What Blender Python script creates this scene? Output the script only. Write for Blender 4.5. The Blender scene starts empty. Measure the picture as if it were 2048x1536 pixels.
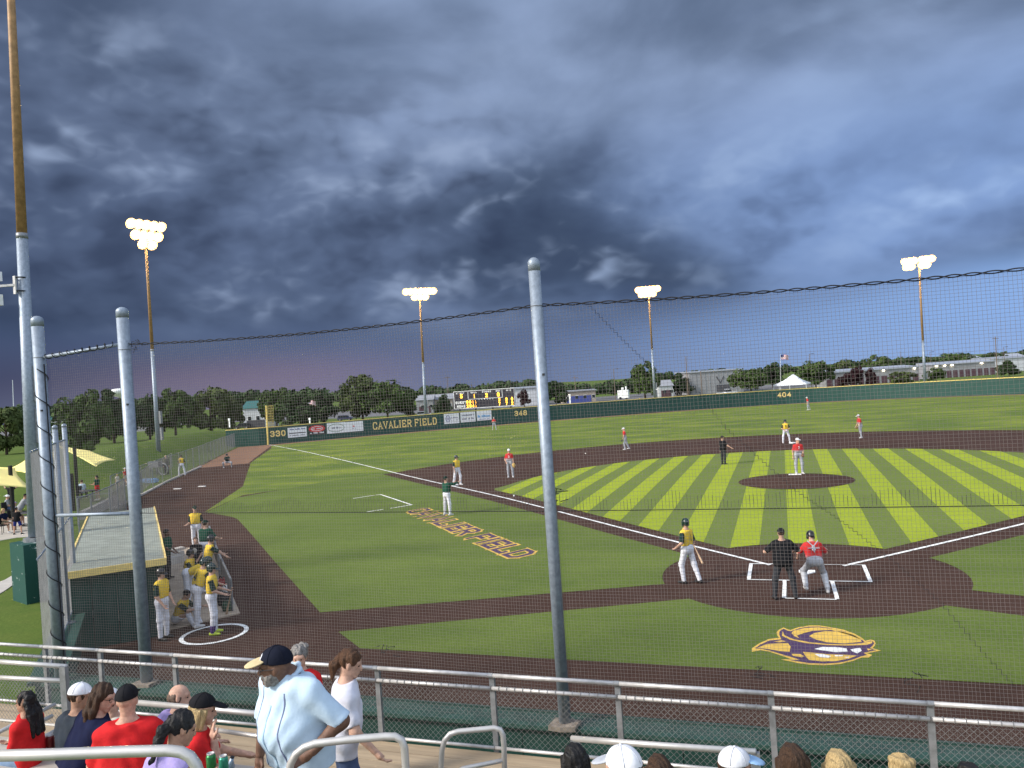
import bpy, bmesh, math, random
import numpy as np
from mathutils import Vector, Matrix
random.seed(7); np.random.seed(7)
rad = math.radians
SC = bpy.context.scene
COL = SC.collection

# ------------------------------------------------------------------ camera
F_PX = 1544.67; YAW, PITCH, ROLL = 0.3356006, 0.0011127, -0.0679565
CAM = np.array([-0.3231, -22.9153, 5.8328])
def cam_axes():
    f = np.array([-math.sin(YAW)*math.cos(PITCH), math.cos(YAW)*math.cos(PITCH), math.sin(PITCH)])
    r = np.cross(f, [0, 0, 1]); r /= np.linalg.norm(r); u = np.cross(r, f)
    c, s = math.cos(ROLL), math.sin(ROLL)
    return c*r + s*u, -s*r + c*u, f
AX_R, AX_U, AX_F = cam_axes()
cd = bpy.data.cameras.new('camera'); cam = bpy.data.objects.new('camera', cd); COL.objects.link(cam)
cd.sensor_width = 36; cd.lens = 36*F_PX/2048; cd.clip_start = 0.05; cd.clip_end = 12000
cam.matrix_world = Matrix(((AX_R[0], AX_U[0], -AX_F[0], CAM[0]), (AX_R[1], AX_U[1], -AX_F[1], CAM[1]),
                           (AX_R[2], AX_U[2], -AX_F[2], CAM[2]), (0, 0, 0, 1)))
SC.camera = cam
def at(px, py, d):
    """world point seen at photograph pixel (px,py) that lies d metres ahead of the camera"""
    return CAM + d*(AX_F + (px-1024)/F_PX*AX_R - (py-768)/F_PX*AX_U)
def at_z(px, py, z):
    d = AX_F + (px-1024)/F_PX*AX_R - (py-768)/F_PX*AX_U
    return CAM + d*((z-CAM[2])/d[2])

# ------------------------------------------------------------------ sky, sun, exposure
SC.view_settings.view_transform = 'Standard'; SC.view_settings.look = 'None'
SC.view_settings.gamma = 1; SC.view_settings.exposure = 1.6
SUN_AZ, SUN_EL = (-0.80, -0.60), rad(33)
W = bpy.data.worlds.new('World'); SC.world = W; W.use_nodes = True
def build_sky():
    nt = W.node_tree; N = nt.nodes; L = nt.links; N.clear()
    def nd(t, **k):
        n = N.new(t)
        for a, b in k.items(): setattr(n, a, b)
        return n
    def val(x, sock):
        if isinstance(x, (int, float)): sock.default_value = x
        elif isinstance(x, (tuple, list)): sock.default_value = x
        else: L.new(x, sock)
    def M(op, a, b=0.0, c=None, clamp=False):
        n = nd('ShaderNodeMath', operation=op, use_clamp=clamp); val(a, n.inputs[0]); val(b, n.inputs[1])
        if c is not None: val(c, n.inputs[2])
        return n.outputs[0]
    def SS(x, a, b):
        n = nd('ShaderNodeMapRange', interpolation_type='SMOOTHSTEP'); val(x, n.inputs[0])
        n.inputs[1].default_value = a; n.inputs[2].default_value = b; n.inputs[3].default_value = 0; n.inputs[4].default_value = 1
        return n.outputs[0]
    def mix(f, a, b):
        n = nd('ShaderNodeMix', data_type='RGBA'); val(f, n.inputs[0]); val(a, n.inputs[6]); val(b, n.inputs[7]); return n.outputs[2]
    def rgb(r, g, b): return tuple(((c/255)/12.92 if c/255 <= .04045 else ((c/255+.055)/1.055)**2.4) for c in (r, g, b)) + (1,)
    tc = nd('ShaderNodeTexCoord'); sx = nd('ShaderNodeSeparateXYZ'); L.new(tc.outputs['Generated'], sx.inputs[0])
    X, Y, Z = sx.outputs
    zc = M('MAXIMUM', Z, 0.0)
    den = M('ADD', zc, 0.17)
    cx = nd('ShaderNodeCombineXYZ'); val(M('DIVIDE', X, den), cx.inputs[0]); val(M('DIVIDE', Y, den), cx.inputs[1])
    P = cx.outputs[0]
    def off(v, o):
        n = nd('ShaderNodeVectorMath', operation='ADD'); L.new(v, n.inputs[0]); n.inputs[1].default_value = o; return n.outputs[0]
    def noise(v, sc, det, rough, dist, lac=2.1):
        n = nd('ShaderNodeTexNoise'); L.new(v, n.inputs['Vector']); n.inputs['Scale'].default_value = sc
        n.inputs['Detail'].default_value = det; n.inputs['Roughness'].default_value = rough
        n.inputs['Distortion'].default_value = dist; n.inputs['Lacunarity'].default_value = lac
        return n.outputs[0]
    side = M('ADD', M('MULTIPLY', X, float(AX_R[0])), M('MULTIPLY', Y, float(AX_R[1])))     # left .. right
    fwd = M('ADD', M('MULTIPLY', X, float(AX_F[0])), M('MULTIPLY', Y, float(AX_F[1])))
    cq = nd('ShaderNodeCombineXYZ'); val(X, cq.inputs[0]); val(Y, cq.inputs[1]); val(M('MULTIPLY', Z, 1.75), cq.inputs[2])
    Q = cq.outputs[0]
    def bill(v, sc):
        n = nd('ShaderNodeTexNoise', normalize=False); L.new(v, n.inputs['Vector']); n.inputs['Scale'].default_value = sc
        n.inputs['Detail'].default_value = 0; n.inputs['Distortion'].default_value = 0
        return M('ABSOLUTE', n.outputs[0])
    def puff(v, sc):
        f = noise(v, sc*.45, 2, .5, 0)
        return M('ADD', f, M('ADD', M('MULTIPLY', bill(v, sc*1.6), .30), M('ADD', M('MULTIPLY', bill(v, sc*3.4), .18), M('MULTIPLY', bill(v, sc*7.6), .090))))
    a0 = noise(off(P, (3.1, 7.7, .4)), 0.7, 4, .5, .4)
    big = noise(off(Q, (.9, .3, 5.0)), 1.7, 3, .5, .3)
    fine = noise(off(Q, (2.2, 1.3, .7)), 3.6, 6, .5, .4)
    veil = M('ADD', M('MULTIPLY', big, .6), M('ADD', M('MULTIPLY', a0, .28), M('MULTIPLY', fine, .22)))
    t = SS(veil, .45, .64)
    r_ = SS(side, -.05, .60)
    l_ = M('SUBTRACT', 1.0, SS(side, -.62, -.02))
    base = mix(t, rgb(54, 67, 90), rgb(92, 108, 138))
    base = mix(M('MULTIPLY', SS(side, -.12, .62), SS(veil, .40, .60)), base, rgb(116, 142, 186))
    col = mix(M('MULTIPLY', SS(Z, .20, .40), M('SUBTRACT', 1.0, M('MULTIPLY', l_, .6))), base, mix(t, rgb(82, 97, 122), rgb(134, 152, 184)))
    col = mix(M('MULTIPLY', l_, .60), col, rgb(40, 51, 74))
    # relief of the cloud banks: crowns catch the light from above, undersides stay dark
    zone = M('MULTIPLY', SS(Z, .065, .12), M('SUBTRACT', 1.0, M('MULTIPLY', SS(M('ADD', Z, M('MULTIPLY', side, .22)), .25, .38), .80)))
    patch = SS(noise(off(Q, (4.4, 6.1, 2.9)), 2.1, 2, .5, 0), .38, .56)
    rel = None
    for o, sc, k in (((5.3, 2.1, 1.7), 2.5, 2.4), ((1.7, 8.4, 3.3), 5.4, 2.5)):
        v = off(Q, o)
        e = M('MULTIPLY', M('SUBTRACT', puff(v, sc), puff(off(v, (-.22/sc*float(AX_R[0])*.6, -.22/sc*float(AX_R[1])*.6, .26/sc)), sc)), k)
        rel = e if rel is None else M('ADD', rel, e)
    lic = mix(r_, rgb(134, 150, 178), rgb(152, 177, 214))
    dkc = mix(M('MULTIPLY', r_, .8), rgb(38, 48, 70), rgb(88, 110, 150))
    col = mix(M('MULTIPLY', M('MULTIPLY', SS(M('MULTIPLY', rel, -1.0), -.15, .85), zone), .66), col, dkc)
    col = mix(M('MULTIPLY', M('MULTIPLY', SS(rel, .0, .90), zone), M('ADD', .25, M('MULTIPLY', patch, .60))), col, lic)
    # rain curtain under the cloud base
    cur = mix(SS(side, -.62, -.15), rgb(58, 62, 86), rgb(80, 94, 126))
    cur = mix(SS(side, -.06, .54), cur, rgb(122, 154, 202))
    cur = mix(M('MULTIPLY', SS(Z, .03, .12), M('SUBTRACT', 1.0, SS(side, .1, .6))), cur, rgb(62, 77, 106))
    rose = M('MULTIPLY', M('SUBTRACT', 1.0, SS(M('ABSOLUTE', M('ADD', side, .30)), .02, .28)), M('SUBTRACT', 1.0, SS(Z, .025, .075)))
    cur = mix(M('MULTIPLY', rose, .48), cur, rgb(124, 98, 116))
    cur = mix(M('MULTIPLY', M('SUBTRACT', 1.0, SS(Z, .0, .05)), .15), cur, rgb(136, 142, 166))
    wob = M('ADD', M('MULTIPLY', M('SUBTRACT', big, .5), .08), M('MULTIPLY', M('SUBTRACT', fine, .5), .05))
    cf = M('SUBTRACT', 1.0, SS(M('ADD', Z, wob), .058, .115))
    col = mix(M('MULTIPLY', cf, .94), col, cur)
    # the storm ends behind the viewer: thinner, lighter cloud over evening sky there
    sky = nd('ShaderNodeTexSky', sky_type='NISHITA', sun_disc=False)
    sky.sun_elevation = SUN_EL; sky.sun_rotation = math.atan2(SUN_AZ[0], SUN_AZ[1]); sky.air_density = 1.0; sky.dust_density = 2.0
    back = SS(M('ADD', M('MULTIPLY', fwd, -1.0), M('MULTIPLY', Z, .85)), -.15, .75)
    thin = mix(SS(a0, .42, .62), rgb(214, 220, 230), rgb(176, 186, 204))
    def scl(c, k):
        n = nd('ShaderNodeVectorMath', operation='SCALE'); val(c, n.inputs[0]); n.inputs[3].default_value = k; return n.outputs[0]
    tot = mix(M('MULTIPLY', back, .35), mix(back, scl(col, 4.15), scl(thin, 6.6)), sky.outputs[0])
    bg = nd('ShaderNodeBackground'); L.new(tot, bg.inputs[0]); bg.inputs[1].default_value = 0.11
    out = nd('ShaderNodeOutputWorld'); L.new(bg.outputs[0], out.inputs[0])
build_sky()
W.cycles.sampling_method = 'MANUAL'; W.cycles.sample_map_resolution = 256
sl = bpy.data.lights.new('sun', 'SUN'); sl.energy = 1.5; sl.angle = rad(10); sl.color = (1, .95, .88)
sun = bpy.data.objects.new('sun', sl); COL.objects.link(sun)
sd = Vector((SUN_AZ[0]*math.cos(SUN_EL), SUN_AZ[1]*math.cos(SUN_EL), math.sin(SUN_EL)))
sun.rotation_euler = sd.to_track_quat('Z', 'Y').to_euler(); sun.location = (-30, -40, 40)
SC.cycles.use_denoising = True
SC.cycles.max_bounces = 5; SC.cycles.diffuse_bounces = 3; SC.cycles.glossy_bounces = 2; SC.cycles.transparent_max_bounces = 6
SC.cycles.sample_clamp_indirect = 4

# ------------------------------------------------------------------ helpers
def material(name, col, rough=.8, metal=0.0, vary=.12, scale=6.0, bump=0.0, bscale=40.0, col2=None, spec=.35, lo=.35, hi=.65, coords='Object', detail=5, emit=None, squash=None, lw=None):
    m = bpy.data.materials.new(name); m.use_nodes = True
    nt = m.node_tree; N = nt.nodes; L = nt.links; b = N['Principled BSDF']
    b.inputs['Roughness'].default_value = rough; b.inputs['Metallic'].default_value = metal
    b.inputs['Specular IOR Level'].default_value = spec
    c = tuple(col)+(1,)
    c2 = tuple(col2)+(1,) if col2 else tuple(x*(1-vary) for x in col)+(1,)
    c1 = c if col2 else tuple(min(1, x*(1+vary*.6)) for x in col)+(1,)
    tc = N.new('ShaderNodeTexCoord'); src = tc.outputs[coords]
    if coords == 'World':
        pass
    if squash:
        mp = N.new('ShaderNodeMapping'); mp.inputs['Scale'].default_value = squash; L.new(src, mp.inputs[0]); src = mp.outputs[0]
    n = N.new('ShaderNodeTexNoise'); n.inputs['Scale'].default_value = scale; n.inputs['Detail'].default_value = detail; n.inputs['Roughness'].default_value = .6
    L.new(src, n.inputs['Vector'])
    mr = N.new('ShaderNodeMapRange'); mr.inputs[1].default_value = lo; mr.inputs[2].default_value = hi; L.new(n.outputs[0], mr.inputs[0])
    mx = N.new('ShaderNodeMix'); mx.data_type = 'RGBA'; mx.inputs[6].default_value = c1; mx.inputs[7].default_value = c2
    L.new(mr.outputs[0], mx.inputs[0]); L.new(mx.outputs[2], b.inputs['Base Color'])
    if bump:
        n2 = N.new('ShaderNodeTexNoise'); n2.inputs['Scale'].default_value = bscale; n2.inputs['Detail'].default_value = 3; L.new(src, n2.inputs['Vector'])
        bp = N.new('ShaderNodeBump'); bp.inputs['Strength'].default_value = bump; bp.inputs['Distance'].default_value = .02; L.new(n2.outputs[0], bp.inputs['Height']); L.new(bp.outputs[0], b.inputs['Normal'])
    if emit:
        b.inputs['Emission Color'].default_value = tuple(emit[:3])+(1,); b.inputs['Emission Strength'].default_value = emit[3]
    return m
def S(r, g, b):       # sRGB 0-255 -> linear
    return tuple(((c/255)/12.92 if c/255 <= .04045 else ((c/255+.055)/1.055)**2.4) for c in (r, g, b))

class MB:
    def __init__(s): s.v = []; s.f = []; s.n = 0
    def add(s, v, f):
        o = s.n; s.v.extend([tuple(map(float, p)) for p in v]); s.n += len(v); s.f.extend([tuple(i+o for i in q) for q in f]); return s
    def box(s, c, size, R=None):
        h = np.array(size)/2; v = [np.array((x, y, z))*h for x in (-1, 1) for y in (-1, 1) for z in (-1, 1)]
        if R is not None: v = [R@p for p in v]
        return s.add([p+np.array(c) for p in v], [(0, 1, 3, 2), (4, 6, 7, 5), (0, 4, 5, 1), (2, 3, 7, 6), (0, 2, 6, 4), (1, 5, 7, 3)])
    def bar(s, p, q, w, h):      # box from p to q, w across (horizontal), h the other way
        p = np.array(p, float); q = np.array(q, float); d = q-p; l = np.linalg.norm(d); d /= l
        up = np.array((0, 0, 1.)) if abs(d[2]) < .95 else np.array((0, 1., 0))
        a = np.cross(d, up); a /= np.linalg.norm(a); b = np.cross(a, d)
        return s.box((p+q)/2, (l, w, h), np.array([d, a, b]).T)
    def tube(s, pts, r, n=8, caps=True, closed=False):
        pts = [np.array(p, float) for p in pts]; m = len(pts)
        rs = r if hasattr(r, '__len__') else [r]*m
        T = []
        for i in range(m):
            a = pts[(i-1) % m] if (i > 0 or closed) else pts[i]; b = pts[(i+1) % m] if (i < m-1 or closed) else pts[i]
            t = b-a; T.append(t/(np.linalg.norm(t)+1e-9))
        up = np.array((0, 0, 1.)) if abs(T[0][2]) < .9 else np.array((1., 0, 0))
        a = np.cross(T[0], up); a /= np.linalg.norm(a); v = []
        for i in range(m):
            a = a-T[i]*np.dot(a, T[i]); a /= np.linalg.norm(a); b = np.cross(T[i], a)
            for k in range(n):
                w = 2*math.pi*k/n; v.append(pts[i]+rs[i]*(math.cos(w)*a+math.sin(w)*b))
        f = []
        for i in range(m if closed else m-1):
            j = (i+1) % m
            for k in range(n): f.append((i*n+k, i*n+(k+1) % n, j*n+(k+1) % n, j*n+k))
        if caps and not closed: f += [tuple(reversed(range(n))), tuple(range((m-1)*n, m*n))]
        return s.add(v, f)
    def prism(s, poly, z0, z1):
        n = len(poly); v = [(x, y, z0) for x, y in poly]+[(x, y, z1) for x, y in poly]
        return s.add(v, [tuple(reversed(range(n))), tuple(range(n, 2*n))]+[(i, (i+1) % n, n+(i+1) % n, n+i) for i in range(n)])
    def lathe(s, prof, n=12, c=(0, 0, 0)):
        v = []; f = []
        for r, z in prof:
            for k in range(n): v.append((c[0]+r*math.cos(2*math.pi*k/n), c[1]+r*math.sin(2*math.pi*k/n), c[2]+z))
        m = len(prof)
        for i in range(m-1):
            for k in range(n): f.append((i*n+k, i*n+(k+1) % n, (i+1)*n+(k+1) % n, (i+1)*n+k))
        return s.add(v, f+[tuple(reversed(range(n))), tuple(range((m-1)*n, m*n))])
    def mesh(s, name, mat, smooth=False):
        me = bpy.data.meshes.new(name); me.from_pydata(s.v, [], s.f)
        if mat: me.materials.append(mat)
        if smooth: me.shade_smooth()
        return me
    def build(s, name, mat, parent=None, smooth=False, loc=None):
        return obj(name, s.mesh(name, mat, smooth), parent, loc)
def obj(name, me, parent=None, loc=None):
    o = bpy.data.objects.new(name, me); COL.objects.link(o)
    if parent is not None:
        o.parent = parent
        if loc is None: o.location = tuple(-x for x in world_loc(parent))
    if loc is not None: o.location = loc
    return o
WL = {}
def world_loc(o): return WL.get(o.name, (0, 0, 0))
def thing(name, label, cat, loc=(0, 0, 0), group=None, rz=0):
    o = bpy.data.objects.new(name, None); COL.objects.link(o); o.location = tuple(map(float, loc)); o.empty_display_size = .2
    o.rotation_euler = (0, 0, rz); WL[o.name] = tuple(map(float, loc)); tag(o, label, cat, group); return o
def tag(o, label=None, cat=None, group=None, kind=None):
    for k, v in (('label', label), ('category', cat), ('group', group), ('kind', kind)):
        if v: o[k] = v
    return o
def sm(x, a, b):
    t = np.clip((x-a)/(b-a), 0, 1); return t*t*(3-2*t)

# ------------------------------------------------------------------ terrain
RIDGE = [(-52, 8), (-56, 25), (-64, 39), (-86, 73), (-92, 86)]
def berm(x, y):
    d = 1e9
    for (ax, ay), (bx, by) in zip(RIDGE, RIDGE[1:]):
        t = np.clip(((x-ax)*(bx-ax)+(y-ay)*(by-ay))/((bx-ax)**2+(by-ay)**2), 0, 1)
        d = np.minimum(d, np.hypot(x-ax-t*(bx-ax), y-ay-t*(by-ay)))
    # nothing of the bank reaches the field side of the left fence
    nx, ny = -.839, -.544; side = (x+44.9)*nx+(y-22.6)*ny
    return 2.5*np.exp(-(d/6.5)**2)*sm(y, 8, 24)*sm(side, .6, 6.0)
def zf(x, y):
    x = np.asarray(x, float); y = np.asarray(y, float); r = np.hypot(x, y)
    t = np.clip((r-45)/70, 0, 1.2)
    return .10*np.exp(-((r-20)/9)**2)*sm(y, -1, 9) - .71*t*t + berm(x, y)
def ground_at(px, py):
    z = 0.0
    for _ in range(12):
        p = at_z(px, py, z); z = float(zf(p[0], p[1]))
    return np.array((p[0], p[1], z))

def grass_mat(name, c1, c2, c3, big=.12, streak=None, lo=.36, hi=.64):
    m = bpy.data.materials.new(name); m.use_nodes = True; nt = m.node_tree; N = nt.nodes; L = nt.links; b = N['Principled BSDF']
    b.inputs['Roughness'].default_value = .95; b.inputs['Specular IOR Level'].default_value = .1
    g = N.new('ShaderNodeNewGeometry')
    def noise(sc, det, lo, hi, sq=None):
        n = N.new('ShaderNodeTexNoise'); n.inputs['Scale'].default_value = sc; n.inputs['Detail'].default_value = det; n.inputs['Roughness'].default_value = .65
        if sq:
            mp = N.new('ShaderNodeMapping'); mp.inputs['Scale'].default_value = sq; L.new(g.outputs['Position'], mp.inputs[0]); L.new(mp.outputs[0], n.inputs['Vector'])
        else: L.new(g.outputs['Position'], n.inputs['Vector'])
        r = N.new('ShaderNodeMapRange'); r.inputs[1].default_value = lo; r.inputs[2].default_value = hi; L.new(n.outputs[0], r.inputs[0]); return r.outputs[0], n.outputs[0]
    def mix(f, a, c):
        x = N.new('ShaderNodeMix'); x.data_type = 'RGBA'
        for s_, v in ((0, f), (6, a), (7, c)):
            if isinstance(v, (tuple, float)): x.inputs[s_].default_value = v if isinstance(v, float) else v+(1,)
            else: L.new(v, x.inputs[s_])
        return x.outputs[2]
    f1, _ = noise(big, 6, lo, hi, streak); f2, n2 = noise(11.0, 5, .32, .68); f3, _ = noise(1.3, 5, .40, .66)
    col = mix(f1, c1, c2); ml = N.new('ShaderNodeMath'); ml.operation = 'MULTIPLY'; ml.inputs[1].default_value = .45; L.new(f3, ml.inputs[0])
    col = mix(ml.outputs[0], col, c3); m2 = N.new('ShaderNodeMath'); m2.operation = 'MULTIPLY'; m2.inputs[1].default_value = .50; L.new(f2, m2.inputs[0])
    col = mix(m2.outputs[0], col, tuple(x*.55 for x in c1)); L.new(col, b.inputs['Base Color'])
    bp = N.new('ShaderNodeBump'); bp.inputs['Strength'].default_value = .35; bp.inputs['Distance'].default_value = .03; L.new(n2, bp.inputs['Height']); L.new(bp.outputs[0], b.inputs['Normal'])
    return m
M_LAWN = grass_mat('lawn_grass', (.070, .118, .024), (.105, .148, .028), (.130, .155, .036), .09)
M_OUT = grass_mat('outfield_grass', (.092, .140, .026), (.225, .265, .038), (.110, .155, .030), .13, (1.0, 2.2, 1.0), .42, .62)
M_TURF = grass_mat('foul_turf', (.092, .134, .026), (.134, .178, .036), (.114, .158, .033), .18, (1, 2.2, 1), .38, .62)
M_TG = grass_mat('infield_turf_dark', (.128, .172, .038), (.152, .196, .044), (.138, .182, .040), .3)
M_TL = grass_mat('infield_turf_lime', (.280, .345, .026), (.320, .385, .030), (.255, .320, .025), .35)
M_CLAY = grass_mat('infield_clay', (.050, .0260, .0185), (.070, .0385, .0285), (.082, .0465, .0360), .22)
M_TAN = grass_mat('warning_track', (.225, .128, .082), (.255, .148, .100), (.200, .112, .072), .5)
M_CHALK = material('chalk_paint', (.80, .80, .77), .9, scale=5, col2=(.40, .34, .30), lo=.52, hi=.78)

def terrain():
    xs = np.concatenate([np.linspace(-900, -110, 24)[:-1], np.arange(-110, 140.1, 2.0), np.linspace(140, 1000, 24)[1:]])
    ys = np.concatenate([[-300, -150, -60, -30], np.arange(-20, 150.1, 2.0), np.linspace(150, 2600, 40)[1:]])
    Xg, Yg = np.meshgrid(xs, ys); Zg = zf(Xg, Yg)
    far = sm(Yg, 700, 2500); Zg = Zg + far*(2.5+2.0*np.sin(Xg/170.)+1.5*np.sin(Xg/67.+1))
    nx, ny = len(xs), len(ys); v = np.stack([Xg, Yg, Zg-.012], -1).reshape(-1, 3)
    i = np.arange((ny-1)*nx).reshape(ny-1, nx)[:, :-1].ravel()
    f = np.stack([i, i+1, i+nx+1, i+nx], -1)
    me = bpy.data.meshes.new('ground'); me.from_pydata(v.tolist(), [], f.tolist()); me.materials.append(M_LAWN); me.shade_smooth()
    return tag(obj('ground', me), kind='structure')
terrain()

def drape(name, poly, mat, dz, parent=None, cell=2.0, xr=None):
    """sheet with outline poly laid over the terrain, dz above it"""
    bm = bmesh.new(); vs = [bm.verts.new((x, y, 0)) for x, y in poly]
    es = [bm.edges.new((vs[i], vs[(i+1) % len(vs)])) for i in range(len(vs))]
    bmesh.ops.triangle_fill(bm, use_beauty=True, use_dissolve=False, edges=es, normal=(0, 0, 1))
    xs = [p[0] for p in poly]; ys = [p[1] for p in poly]
    def cut(co, no, **k): bmesh.ops.bisect_plane(bm, geom=bm.verts[:]+bm.edges[:]+bm.faces[:], plane_co=co, plane_no=no, **k)
    if xr:
        cut((xr[0], 0, 0), (1, 0, 0), clear_inner=True); cut((xr[1], 0, 0), (1, 0, 0), clear_outer=True)
        xs = [max(min(xs), xr[0]), min(max(xs), xr[1])]
    if not bm.faces: bm.free(); return None
    for k in range(math.ceil(min(xs)/cell), math.floor(max(xs)/cell)+1): cut((k*cell, 0, 0), (1, 0, 0))
    for k in range(math.ceil(min(ys)/cell), math.floor(max(ys)/cell)+1): cut((0, k*cell, 0), (0, 1, 0))
    for v in bm.verts: v.co.z = float(zf(v.co.x, v.co.y))+dz
    for f in bm.faces:
        if f.normal.z < 0: f.normal_flip()
    bm.normal_update()
    for f in bm.faces:
        if f.normal.z < 0: f.normal_flip()
    me = bpy.data.meshes.new(name); bm.to_mesh(me); bm.free(); me.materials.append(mat)
    return obj(name, me, parent)
def arc(cx, cy, r, a0, a1, n):
    return [(cx+r*math.cos(rad(a0+(a1-a0)*i/n)), cy+r*math.sin(rad(a0+(a1-a0)*i/n))) for i in range(n+1)]

# outfield wall line: foul pole at 330 ft, 348 in the gap, 404 in centre
WALL = [(-77.0, 69.3), (-71.1, 71.1), (-57.5, 84.5), (-42.0, 97.6), (-27.0, 108.5), (-13.0, 117.5), (0, 123.3), (11.5, 122.8), (24, 117.5), (34.5, 110.0), (52, 95.5), (71, 76)]
def smooth_line(pts, n):
    pts = [np.array(p, float) for p in pts]; out = []
    for i in range(len(pts)-1):
        p0 = pts[max(i-1, 0)]; p1 = pts[i]; p2 = pts[i+1]; p3 = pts[min(i+2, len(pts)-1)]
        for k in range(n):
            t = k/n; out.append(.5*((2*p1)+(-p0+p2)*t+(2*p0-5*p1+4*p2-p3)*t*t+(-p0+3*p1-3*p2+p3)*t**3))
    return out+[pts[-1]]
WL2 = [tuple(p) for p in smooth_line(WALL[1:], 4)]
# clay base of the whole playing area, then turf and grass sheets over it
clay_poly = [(-13.6, -12.1), (16, -12.1), (34, 0), (75, 73)] + WL2[::-1] + [(-75.0, 69.2), (-44.9, 22.6), (-39.4, 14.6), (-27.6, 2.6), (-17.4, -8.8), (-14.3, -12.1)]
tag(drape('clay_ground', clay_poly, M_CLAY, .000), kind='structure')
inset = [(x*.968, y*.968) for x, y in WL2]
track = WL2 + [(73, 70)] + [(x*.965, y*.965) for x, y in WL2][::-1] + [(-49.8, 39.5), (-53.2, 36.4), (-74.6, 68.9)]
tag(drape('warning_track', track, M_TAN, .004), kind='structure')
R_OUT = 28.96
a_l = math.degrees(math.atan2(27.3-18.44, -27.4))
outfield = [(x*.972, y*.972) for x, y in WL2] + [(71, 70), (29.0, 29.0)] + arc(0, 18.44, R_OUT, 20, 162, 40) + [(-28.0, 26.9), (-33, 17.5), (-30.5, 11.2), (-36.5, 22.0), (-49.8, 39.9), (-62.8, 60.6)]
tag(drape('outfield_grass', outfield, M_OUT, .004), kind='structure')
def off45(d, s):      # point on the third-base (s=-1) or first-base side: d along the foul line, .. metres off it
    pass
hc = lambda a0, a1, n: arc(0, 0, 3.98, a0, a1, n)
foul_l = [(-12.58, -4.9)] + [(-26.5, 9.0)] + [(-30.4, 11.3), (-33, 17.5), (-28.6, 27.4), (-28.0, 26.6)] + [(-3.75, 2.45)] + hc(147, 197, 8)
# outline runs: strip corner -> dugout side -> coach box end -> back along the base path -> home circle
foul_l = [(-12.58, -4.9), (-26.5, 9.0), (-27.4, 9.7), (-30.4, 11.3), (-32.6, 16.6), (-30.6, 23.4), (-28.3, 27.0), (-3.45, 2.18)] + hc(148, 199, 10)
tag(drape('foul_turf_third_base', foul_l, M_TURF, .008), kind='structure')
foul_r = [(x*-1, y) for x, y in foul_l][::-1]
tag(drape('foul_turf_first_base', foul_r, M_TURF, .008), kind='structure')
back = [(-11.1, -6.35)] + [(-2.95, -2.68)] + hc(223, 317, 20) + [(2.95, -2.68), (11.1, -6.35), (9.9, -7.36), (-9.9, -7.36)]
tag(drape('backstop_turf', back, M_TURF, .008), kind='structure')
e = .92*math.sqrt(2)
infield = hc(54, 126, 12) + [(-15.7, 15.7+e), (-15.9, 17.6)] + arc(0, 18.2, 15.6, 180, 0, 60)[1:] + [(15.9, 17.6), (15.7, 15.7+e)]
inf = drape('infield_turf', infield, M_TG, .008); tag(inf, kind='structure')
for k in range(-9, 10):
    st = drape('lime_turf_strip', infield, M_TL, .012, inf, xr=(k*1.829-.457, k*1.829+.457))
# pitcher's mound
md = MB(); n = 48; rings = [(0, .25), (.6, .25), (1.0, .235), (1.6, .16), (2.2, .07), (2.74, .013)]
v = []; f = []
for r, z in rings[1:]:
    for k in range(n):
        w = 2*math.pi*k/n; v.append((r*math.cos(w), 17.98+r*math.sin(w), float(zf(0, 17.98))+z))
for i in range(len(rings)-2):
    for k in range(n): f.append((i*n+k, (i+1)*n+k, (i+1)*n+(k+1) % n, i*n+(k+1) % n))
f.append(tuple(range(n))); md.add(v, f)
o = md.build('pitching_mound', M_CLAY, smooth=True); tag(o, kind='structure')
MZ = float(zf(0, 18))+.25
tag(MB().box((0, 18.44, MZ+.012), (.61, .15, .05)).build('pitching_rubber', M_CHALK), 'white pitching rubber slab on top of the mound', 'rubber')

# ---- painted lines
def line_sheet(name, pts, w, dz=.017, closed=False, parent=None, mat=None, step=2.0):
    P = [np.array(p, float) for p in pts]
    if closed: P.append(P[0])
    Q = [P[0]]
    for a, b in zip(P, P[1:]):
        m = max(1, int(np.linalg.norm(b-a)/step))
        for k in range(1, m+1): Q.append(a+(b-a)*k/m)
    v = []; f = []
    for i in range(len(Q)-1):
        a, b = Q[i], Q[i+1]; d = (b-a)/np.linalg.norm(b-a); nrm = np.array((-d[1], d[0]))*w/2
        for q in (a-nrm, b-nrm, b+nrm, a+nrm): v.append((q[0], q[1], float(zf(q[0], q[1]))+dz))
        f.append((4*i, 4*i+1, 4*i+2, 4*i+3))
    return MB().add(v, f).build(name, mat or M_CHALK, parent)
for s_, nm in ((-1, 'third_base'), (1, 'first_base')):
    tag(line_sheet('foul_line', [(s_*1.0, 1.0), (s_*70.6, 70.6)], .12), 'long white chalk foul line running down the %s side' % nm.replace('_', ' '), 'line')
bx = thing('batters_box_lines', 'white chalk outline of the batter and catcher boxes at home plate', 'line', (0, 0, 0))
for s_ in (-1, 1):
    x0, x1 = s_*.40, s_*1.587
    line_sheet('batters_box', [(s_*.42, 1.13), (s_*1.587, 1.13)], .06, .0175, parent=bx)
    line_sheet('batters_box', [(s_*1.54, 1.10), (s_*1.54, -.67)], .10, .0185, parent=bx)
    line_sheet('batters_box', [(s_*.42, -.70), (s_*1.587, -.70)], .06, .0175, parent=bx)
    line_sheet('catchers_box', [(s_*.60, -.74), (s_*.62, -2.40)], .10, .0185, parent=bx)
line_sheet('catchers_box', [(-.60, -2.43), (.60, -2.43)], .06, .0175, parent=bx)
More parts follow.
